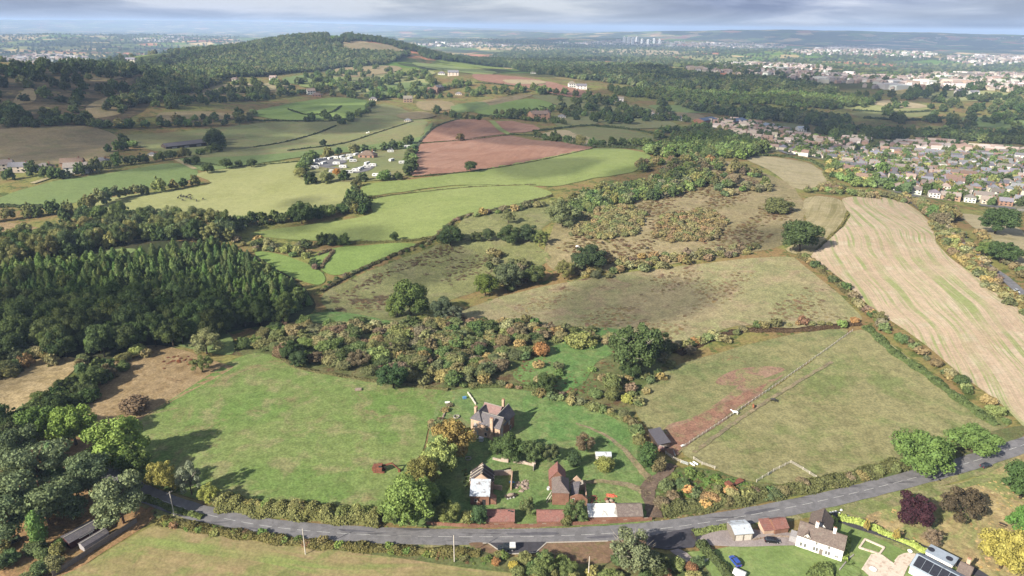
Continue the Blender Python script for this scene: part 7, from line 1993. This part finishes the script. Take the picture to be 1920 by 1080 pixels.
animal(HORSE_G, (1412, 766), R(75), (.22, .08, .035), 'horse', 'chestnut horse grazing behind the white one', 'horse', 'horses in the paddock')
animal(HORSE_G, (1449, 754), R(-20), (.018, .016, .016), 'horse', 'black horse grazing furthest from the fence', 'horse', 'horses in the paddock')
q = random.Random(4)
for k, (x, y) in enumerate([(334, 373), (341, 371), (345, 370), (350, 371), (356, 368), (343, 377), (358, 375), (369, 378), (381, 375), (339, 369), (352, 373), (357, 372)]):
    animal(COW if k % 3 else COW_S, (x, y), q.uniform(0, 6.28), (.02, .018, .016), 'cow', 'small black cow of the herd on the pale green field', 'cow', 'black cattle herd', 1.2)
for k, (x, y) in enumerate([(1082, 465), (1129, 457), (1214, 468)]):
    animal(COW, (x, y), k * 1.7, (.7, .68, .64) if k == 0 else (.02, .018, .016), 'cow', ['white cow on the brown hill', 'black cow above the dark evergreen clump', 'black cow right of the dark evergreen clump'][k], 'cow', 'cattle on the brown hill')
for k, (x, y) in enumerate([(688, 251), (692, 250)]):
    animal(COW_S, (x, y), k * 2.0, (.7, .7, .68), 'cow', ['left', 'right'][k] + ' one of two pale cows on the dull pasture', 'cow', 'pale cows on the pasture', 1.4)
# ------------------------------------------------------------------ near candidates become things, the others one mass
LIMIT = {'broadleaf_tree': 300, 'conifer_tree': 300, 'pine_tree': 300, 'shrub': 300}
have = {}
for o in COL.objects:
    if o.parent is None and o.get('category') in ('tree', 'shrub'):
        nm = o.name.split('.')[0]; have[nm] = have.get(nm, 0) + 1
scored = []
for c in CAND:
    kd, x, y, w, h, col, lab, grp = c
    p = to_px(x, y, float(Z(x, y)) + h * 0.5)
    if p is None or not (-25 < p[0] < 1945 and p[1] < 1100): 
        continue
    zd = depth(x, y)
    scored.append((w * h / zd ** 2, c, p))
scored.sort(key=lambda t: -t[0])
MASS = []; KEEP = {}
for sc_, c, p in scored:
    kd, x, y, w, h, col, lab, grp = c
    nm = NAME[kd]
    if have.get(nm, 0) < LIMIT[nm]:
        have[nm] = have.get(nm, 0) + 1
        KEEP.setdefault((grp, nm), []).append((c, p))
    else:
        MASS.append((kd, x, y, w, h, col))
def colour_word(c):
    r_, g_, b_ = c; t_ = r_ / max(g_, 1e-4); lum = .3 * r_ + .6 * g_ + .1 * b_
    if t_ > 1.35: return 'rusty brown' if lum < .13 else 'orange brown'
    if t_ > 1.12: return 'dull brown' if lum < .13 else 'tan'
    if t_ > .95: return 'olive brown' if lum < .15 else 'yellow olive'
    if t_ > .82: return 'olive green' if lum < .15 else 'light olive'
    return 'dark green' if lum < .10 else ('mid green' if lum < .14 else 'fresh green')
for (grp, nm), L_ in KEEP.items():
    n = len(L_); os_ = np.argsort(np.argsort([q[0][3] for q in L_]))
    for (c, p), (wd, wx), o_ in zip(L_, place_words(L_, lambda q: q[1][0], lambda q: -q[1][1]), os_):
        kd, x, y, w, h, col, lab, grp = c
        sz = ['small', 'middling', 'large'][min(2, int(o_ * 3 / n))] + ' ' if n > 4 else ''
        kw = {'broadleaf_tree': 'tree', 'conifer_tree': 'conifer', 'pine_tree': 'pine', 'shrub': 'bush'}[nm]
        g2 = re.sub(r'^(dark |low |garden )?(trees|bushes|conifers|brambles) (of|in) the ', '', grp)
        pl = '%s %s of the ' % (wd, wx) if n > 4 else ('%s of the ' % wx if n > 1 else 'in the ')
        put_tree(kd, x, y, w, h, col, ' '.join(('%s%s %s, %s%s' % (sz if len((pl + g2).split()) < 11 else '', colour_word(col), kw, pl, g2)).split()[:16]), grp)
MASS += FARPTS

L_BROAD = [make_broad(700 + i, 420, 0.10, M_LEAF_I, 14) for i in range(4)]
L_BUSH = [make_bush(720 + i, 240, 0.15, M_LEAF_I) for i in range(3)]
L_CONI = [make_conifer(740 + i, 360, 0.12, M_LEAF_I) for i in range(2)]
LOD = L_BROAD + L_BUSH + L_CONI
lod_col = bpy.data.collections.new('tree_shapes')
for i, me in enumerate(LOD):
    lod_col.objects.link(bpy.data.objects.new('shape_%02d' % i, me))

def mass_pts(L):
    out = []
    X = np.array([q[1] for q in L]); Y = np.array([q[2] for q in L]); ZZ = Z(X, Y)
    for q, z in zip(L, ZZ):
        kd, x, y, w, h, col = q
        i = random.randrange(4) if kd in ('broad', 'open', 'column', 'ivy', 'pine') else (4 + random.randrange(3) if kd == 'bush' else 7 + random.randrange(2))
        out.append((i, x, y, z - (0.18 * h if kd == 'broad' else 0), w, w, h * (1.15 if kd == 'broad' else 1), random.uniform(0, 6.28), col))
    return out
scatter_object('woodland', mass_pts(MASS), lod_col, 'distant woods and hedgerow trees covering the far land')
print('trees:', have, 'mass', len(MASS))
# ================================================================== continuous hedges
def hedge(px, w, h, hexc, label, dens=1.0, taper=0.0, kk=None):
    W = np.array(densify([G2(*p) for p in catmull(px, 4)], 1.0, 0, False)); D = float(np.hypot(W[:, 0], W[:, 1]).mean())
    Ls = np.concatenate([[0], np.cumsum(np.linalg.norm(np.diff(W, axis=0), axis=1))]); Lt = Ls[-1]
    leaf = max(0.32, D * 0.0011)
    n = int(min(26000, max(120, Lt * (w + 2 * h) / (leaf * leaf) * 1.5 * dens)))
    r = np.random.default_rng(int(px[0][0] * 7 + px[0][1]))
    s = r.uniform(0, Lt, n)
    cx, cy = np.interp(s, Ls, W[:, 0]), np.interp(s, Ls, W[:, 1])
    tx, ty = np.interp(s + .5, Ls, W[:, 0]) - np.interp(s - .5, Ls, W[:, 0]), np.interp(s + .5, Ls, W[:, 1]) - np.interp(s - .5, Ls, W[:, 1])
    q = np.hypot(tx, ty) + 1e-6; nx, ny = -ty / q, tx / q
    hv = h * (0.78 + 0.3 * np.sin(s * 0.35 + px[0][0]) * np.sin(s * 0.13) + 0.14 * np.sin(s * 1.3)); wv = w * (0.85 + 0.22 * np.sin(s * 0.5 + 1))
    t = r.uniform(0, math.pi, n); off = np.cos(t) * wv / 2; zz = np.sin(t) ** .7 * hv
    k = r.uniform(.8, 1.08, n); off *= k; zz *= k
    x0, y0 = W[0]; z0 = float(Z(x0, y0))
    P = np.stack([cx + nx * off - x0, cy + ny * off - y0, Z(cx, cy) - z0 + zz], 1)
    N = np.stack([nx * np.cos(t), ny * np.cos(t), np.sin(t) + .2], 1)
    v, f = leaf_cards(P, N, leaf * 1.5, r, .6)
    m_ = max(2, int(Lt / max(1.5, leaf * 3))); ss = np.linspace(0, Lt, m_)
    ax, ay = np.interp(ss, Ls, W[:, 0]), np.interp(ss, Ls, W[:, 1]); az = Z(ax, ay) - z0
    T = np.stack([np.gradient(ax), np.gradient(ay)], 1); T /= np.linalg.norm(T, axis=1)[:, None] + 1e-9
    rows = []
    for o_, zq in ((-.36, -.2), (-.28, .45), (0, .62), (.28, .45), (.36, -.2)):
        rows.append(np.stack([ax - x0 - T[:, 1] * o_ * w, ay - y0 + T[:, 0] * o_ * w, az + zq * h * .85], 1))
    cv_ = np.stack(rows, 1).reshape(-1, 3)
    i, j = np.meshgrid(np.arange(m_ - 1), np.arange(4), indexing='ij')
    cf = np.stack([i * 5 + j, (i + 1) * 5 + j, (i + 1) * 5 + j + 1, i * 5 + j + 1], -1).reshape(-1, 4)
    V, F = tri_to_quadless([v, cv_], [f, cf])
    o = link('hedge', np_mesh('hedge', V, F, M_LEAF, smooth=False), None, (x0, y0, z0))
    o.color = (*S(hexc, kk or LC), 1)
    return tag(o, label, 'hedge')
HG = [
 ([(1238,958),(1330,948),(1430,930),(1540,911),(1650,884),(1690,872)], 6.5, 3.0, '6c7044', 'tangled autumn hedge along the right stretch of road'),
 ([(1570,972),(1600,980),(1650,998),(1700,1020),(1745,1042)], 2.6, 1.9, 'a3b552', 'bright yellow green clipped hedge beside the drive'),
 ([(1562,975),(1558,990),(1566,1004)], 2.4, 1.9, '9db050', 'bright clipped hedge turning towards the cottage'),
 ([(1313,1020),(1330,1042),(1352,1064),(1372,1085)], 3.4, 2.2, '56633c', 'dark clipped hedge along the cottage lawn'),
 ([(1586,1010),(1586,1030),(1582,1055)], 2.2, 1.8, '8aa046', 'green hedge behind the right end of the cottage'),
 ([(1300,1002),(1340,994),(1375,988)], 2.5, 1.4, '7d8a4c', 'rough hedge between drive and road'),
 ([(1560,1075),(1540,1072),(1520,1085)], 5, 2.2, '6f8044', 'spreading shrubbery below the cottage'),
 ([(1770,1062),(1800,1080)], 1.8, 1.6, '7a9a40', 'low green hedge behind the annexe'),
 ([(415,948),(480,957),(560,964),(640,970),(715,976)], 7.5, 4.2, '7c7e48', 'thick olive roadside hedge below the meadow'),
 ([(270,935),(330,958),(380,972)], 2.5, 1.6, '6a7840', 'low hedge at the shaded road bend'),
 ([(300,978),(400,996),(520,1014),(640,1026),(760,1034),(900,1040)], 4, 1.6, '75703f', 'rough bramble bank below the road'),
 ([(1000,738),(1060,750),(1120,768),(1180,792)], 4, 1.8, '6c7442', 'overgrown hedge behind the lush patch'),
 ([(880,728),(950,724),(1010,730)], 3, 1.2, '66703f', 'rough hedge behind the farmhouse'),
 ([(520,668),(560,690),(640,706),(720,718),(840,732)], 2.5, 1.2, '75724a', 'thin brambly edge between scrub and meadow'),
 ([(1610,606),(1560,614),(1480,620),(1380,622),(1300,650),(1270,665)], 5, 1.0, '5e4c3a', 'dark bracken strip above the paddocks'),
 ([(1625,615),(1680,665),(1740,705),(1800,752),(1870,800)], 5, 2.0, '5f7040', 'hedge along the right paddock'),
 ([(1500,482),(1560,525),(1620,585)], 3.5, 2.0, '6a6440', 'hedge between the slope and the stubble'),
 ([(1590,402),(1572,430),(1530,470)], 1.6, 1.2, '7a7444', 'thin bushes between the strip and the stubble'),
 ([(1750,425),(1775,465),(1840,520),(1925,585)], 5, 3.0, '8a7f4c', 'tall autumn hedge on the right of the stubble'),
 ([(600,548),(680,505),(760,470),(830,440),(860,410),(950,390),(1035,368)], 2.5, 1.6, '6a6844', 'hedge dividing the olive and green pastures'),
 ([(590,458),(680,456),(770,452),(810,445)], 2.5, 1.6, '7a7a48', 'low hedge at the foot of the green pasture'),
 ([(600,505),(625,470),(595,480)], 3, 1.8, '86785a', 'brown hedge beside the small bright field'),
 ([(690,372),(780,362),(880,352),(1005,347)], 1.8, 1.0, '6e6c46', 'thin line between the two green pastures'),
 ([(775,332),(880,323),(1000,304),(1110,280)], 2.2, 1.2, '5a5c3a', 'hedge under the large ploughed field'),
 ([(785,270),(870,264),(955,254)], 2.0, 1.3, '5a5a38', 'hedge between the ploughed fields'),
 ([(772,308),(784,272),(815,240),(860,224)], 4, 2.0, '66705a', 'grey green hedge left of the ploughed fields'),
 ([(955,253),(1010,256),(1070,270),(1115,277)], 4, 2.2, '5f6a42', 'hedge right of the ploughed fields'),
 ([(1118,276),(1180,278),(1230,284)], 6, 3, '5a6640', 'thick hedge above the long green pasture'),
 ([(1000,247),(1060,240),(1110,236),(1170,240)], 5, 2.5, '566440', 'hedge behind the straw field'),
 ([(1118,238),(1200,246),(1260,262)], 5, 2.5, '525f3c', 'dark hedge left of the village woods'),
 ([(476,277),(530,268),(590,252),(630,236)], 3, 1.5, '3f4a30', 'dark hedge across the dull pasture'),
 ([(540,283),(640,270),(700,252),(775,228)], 2.6, 1.3, '4a5236', 'long hedge above the green strip'),
 ([(470,226),(560,228),(640,226),(690,206)], 3.5, 2, '465236', 'hedge below the bright rounded field'),
 ([(540,206),(575,216),(620,212),(640,200)], 4, 2.4, '445034', 'curved hedge inside the bright rounded field'),
 ([(345,300),(420,312),(500,309),(568,303)], 2.5, 1.3, '55603a', 'hedge above the pale cattle field'),
 ([(662,345),(672,365),(668,380)], 4, 2.5, '55603a', 'hedge at the right end of the cattle field'),
 ([(890,155),(970,163),(1060,182),(1125,188)], 4, 1.8, '4c5838', 'hedge under the far ploughed field'),
 ([(900,218),(960,222),(1010,228)], 6, 3, '4a5838', 'dark belt behind the ploughed fields'),
 ([(1010,200),(1080,212),(1150,220),(1230,222)], 4, 2, '4c5a3a', 'hedge across the far olive fields'),
 ([(1035,196),(1060,204),(1050,212)], 3, 1.5, '4c5a3a', 'short hedge right of the bright green field'),
 ([(1545,325),(1560,345),(1590,362)], 4, 2.5, '7a7c48', 'hedge right of the pale rounded field'),
 ([(1395,294),(1460,293),(1520,303),(1552,322)], 4, 2.5, '5a6640', 'dark hedge behind the pale rounded field'),
 ([(1600,207),(1680,212),(1770,208)], 6, 3, '465238', 'hedge between the far right fields'),
 ([(1620,222),(1700,226),(1780,222)], 8, 4, '445036', 'dark belt below the far right fields'),
 ([(0,388),(60,388),(110,392)], 5, 2.5, '5a6640', 'hedge below the left green field'),
 ([(700,140),(690,160),(640,168)], 4, 2, '4a5838', 'hedge on the slope below the summit'),
 ([(740,135),(800,150),(830,165)], 4, 2, '4a5838', 'hedge above the far farms'),
]
for a in HG: hedge(*a)

# ------------------------------------------------------------------ rough growth: bracken clumps on the slopes, one mass
def tussocks(px, gap, dens, w, h, pal, name, label):
    pts = []
    for x, y in area_pts(px, gap, .48, 1.0):
        if math.sin(x * .061 + 1.3) * math.sin(y * .053 + .7) + .6 * math.sin(x * .13 - y * .11) + random.uniform(-.5, .5) > 1.0 - 2 * dens:
            s = random.uniform(*w); pts.append((4 + random.randrange(3), x, y, float(Z(x, y)), s, s, random.uniform(*h), random.uniform(0, 6.28), jitter_col(S(random.choice(pal), LC), .15)))
    if pts: scatter_object(name, pts, lod_col, label)
tussocks([(620,560),(700,515),(830,460),(1000,455),(1020,480),(900,540),(800,570),(720,595)], 2.3, .3, (1.6, 3.2), (.25, .6), ['706048', '665842', '7a6a4c'], 'bracken', 'dark brown bracken patches on the olive pasture')
tussocks([(880,600),(1000,555),(1200,515),(1440,490),(1560,560),(1590,600),(1400,605),(1260,645),(1150,635)], 2.4, .24, (1.2, 3.2), (.2, .5), ['8c7c5a', '807052', '94865e'], 'bracken', 'russet bracken clumps on the grazed slope')
tussocks([(1040,470),(1110,390),(1240,360),(1340,310),(1480,360),(1490,420),(1420,460),(1200,500)], 3.2, .45, (1.8, 3.6), (.4, 1.0), ['7a6448', '8a7450', '6a5a40', '82764a'], 'bracken', 'brown bracken over the scrub hill')
tussocks([(960,700),(1000,660),(1100,640),(1220,660),(1230,700),(1190,760),(1100,760),(1000,730)], 2.0, .3, (.9, 2.0), (.25, .6), ['7a6a48', '6c6a40', '806048'], 'bracken', 'brown bramble tufts around the glade')
tussocks([(330,740),(440,690),(540,690),(560,730),(440,770),(340,790)], 1.8, .4, (.6, 1.4), (.12, .3), ['94744e', '8a6a48'], 'dock_stalks', 'brown dock stalks in the corner of the meadow')
tussocks([(300,800),(440,700),(520,680),(700,725),(830,740),(790,840),(700,930),(440,930),(320,890)], 3.0, .22, (.35, .9), (.08, .2), ['8f9a58', 'a09a66', '7c9248'], 'grass_tufts', 'coarse grass tufts scattered over the green meadow')
tussocks([(1300,840),(1400,770),(1600,630),(1800,745),(1880,795),(1680,865),(1420,900)], 3.2, .2, (.35, .9), (.08, .2), ['8a8c56', 'a09a6a', '7c8a48'], 'grass_tufts', 'coarse grass tufts scattered over the tan paddock')
tussocks([(330,938),(500,975),(700,992),(1000,994),(1230,980),(1500,938),(1700,890),(1690,880),(1480,928),(1220,970),(1000,984),(700,982),(480,960)], 1.3, .5, (.4, 1.0), (.12, .35), ['94945c', 'a89c6c', '7d8c48', '8a7a54'], 'verge_growth', 'rough grass along the upper edge of the road')
tussocks([(330,968),(500,1003),(700,1020),(900,1026),(900,1034),(700,1030),(480,1012)], 1.2, .6, (.4, 1.1), (.15, .45), ['7d8c48', '6f843e', '94945c'], 'verge_growth', 'rough grass along the lower edge of the road')
tussocks([(270,670),(350,668),(400,690),(330,705)], 1.8, .5, (1.2, 2.2), (.4, .8), ['80503c', '8a5a44'], 'bramble_patch', 'rusty bramble patch in the brown field')
tussocks([(1610,980),(1700,940),(1850,905),(1920,890),(1920,1080),(1800,1060),(1700,1010)], 1.7, .5, (.7, 1.5), (.2, .45), ['c8aa72', 'b89a60', 'bfa878'], 'long_grass', 'tufts of long dry grass in the parkland')
tussocks([(300,985),(560,1020),(900,1046),(960,1065),(700,1044),(480,1012)], 1.5, .6, (.8, 1.6), (.3, .8), ['7a8a3e', '66803a', '8a6a48', '7d6a44'], 'verge_growth', 'nettles and brambles along the lower road bank')
tussocks([(1240,925),(1270,885),(1330,885),(1420,910),(1400,935),(1300,950)], 1.5, .6, (.9, 1.8), (.4, .9), ['66803a', '5f7a38', '7a7a44'], 'nettle_bed', 'green nettle bed around the rusty trailer')
tussocks([(866,880),(925,885),(925,915),(870,920)], 1.5, .55, (.9, 1.8), (.5, 1.2), ['66783e', '7a7c48', '5f703c'], 'nettle_bed', 'brambles growing in and around the ruin')
tussocks([(926,894),(958,893),(956,915),(928,914)], 1.2, .8, (.9, 1.6), (.5, 1.1), ['66783e', '707a44'], 'nettle_bed', 'brambles filling the roofless ruin')
# ================================================================== clouds overhead: they cast the soft shadows on the land
mt = bpy.data.materials.new('cloud'); mt.use_nodes = True
nt = mt.node_tree; nt.nodes.clear()
out = nt.nodes.new('ShaderNodeOutputMaterial'); df = nt.nodes.new('ShaderNodeBsdfDiffuse'); tr = nt.nodes.new('ShaderNodeBsdfTransparent'); mx = nt.nodes.new('ShaderNodeMixShader')
df.inputs['Color'].default_value = (.9, .9, .9, 1); mx.inputs['Fac'].default_value = 0.3
nt.links.new(tr.outputs[0], mx.inputs[1]); nt.links.new(df.outputs[0], mx.inputs[2]); nt.links.new(mx.outputs[0], out.inputs['Surface'])
_b = bmesh.new(); bmesh.ops.create_icosphere(_b, subdivisions=3, radius=1.0); CV_ = np.array([v.co[:] for v in _b.verts]); CF_ = np.array([[v.index for v in f.verts] for f in _b.faces]); _b.free()
def cloud(px, rad, n, label, H=800.0, flat=.3):
    x, y = G2(*px); c = np.array([x, y, float(Z(x, y))]) + np.array(SUN) * (H / SUN.z)
    q = np.random.default_rng(int(px[0] + px[1] * 3)); Vs, Fs, o = [], [], 0
    for i in range(n):
        th = i * 2.39996; k = rad * math.sqrt((i + .5) / n) * .85
        s = rad * q.uniform(.34, .55)
        d = 1 + .16 * np.sin(CV_ @ q.normal(0, 3, 3) + q.uniform(0, 6)) + .1 * np.sin(CV_ @ q.normal(0, 6, 3))
        V = CV_ * d[:, None] * s * np.array([1, 1, flat * 1.6]) + np.array([k * math.cos(th), k * math.sin(th) * 1.3, q.uniform(-.5, .5) * rad * flat])
        Vs.append(V); Fs.append(CF_ + o); o += len(V)
    ob = link('cloud', np_mesh('cloud', np.concatenate(Vs), np.concatenate(Fs), mt), None, c)
    return tag(ob, label, None, None, 'stuff')
CL = [((90, 180), 330, 4), ((60, 280), 130, 5), ((260, 160), 200, 3), ((420, 262), 150, 4), ((150, 590), 62, 3), ((350, 600), 50, 2),
      ((1250, 150), 700, 4), ((1000, 116), 500, 5), ((1500, 160), 380, 4), ((1440, 225), 150, 4), ((1620, 245), 140, 4), ((1840, 250), 150, 4),
      ((1080, 560), 75, 1), ((1350, 440), 60, 1), ((760, 480), 60, 2), ((590, 392), 40, 3), ((1150, 330), 90, 2),
      ((1500, 78), 2300, 8), ((1850, 82), 2300, 8), ((1000, 74), 2000, 6), ((100, 90), 900, 3), ((880, 245), 60, 2), ((700, 215), 110, 3)]
for i, (p_, r_, n_) in enumerate(CL):
    cloud(p_, r_, n_, 'grey white cloud overhead shading the land below', 800.0 if r_ < 800 else 1500.0, .3 if r_ < 800 else .07)

# ================================================================== haze
mt = bpy.data.materials.new('haze'); mt.use_nodes = True
nt = mt.node_tree; nt.nodes.clear()
out = nt.nodes.new('ShaderNodeOutputMaterial'); pv = nt.nodes.new('ShaderNodeVolumePrincipled')
pv.inputs['Color'].default_value = (0.50, 0.68, 1.0, 1); pv.inputs['Density'].default_value = 0.000072
pv.inputs['Anisotropy'].default_value = 0.0
nt.links.new(pv.outputs[0], out.inputs['Volume'])
b = MB().box(-95000, 95000, -95000, 95000, -130, 215)
tag(b.build('haze', mt), 'pale blue haze lying over the whole landscape', None, None, 'stuff')

# ================================================================== look-alikes that still share a label: tell them apart by their order
ORD = ['leftmost', 'second from left', 'third from left', 'fourth from left', 'fifth from left', 'sixth from left', 'seventh from left', 'eighth from left', 'ninth from left', 'tenth from left', 'eleventh from left', 'twelfth from left']
same = {}
for o in COL.objects:
    if o.parent is None and o.get('label') and o.get('category'): same.setdefault(o['label'], []).append(o)
for lab, L_ in same.items():
    if len(L_) < 2 or len(L_) > 12 or len(lab.split()) > 13: continue
    L_.sort(key=lambda o: to_px(*o.location)[0])
    for k, o in enumerate(L_): o['label'] = lab + ', ' + (ORD[k] if k < len(L_) - 1 or k == 0 else 'rightmost')
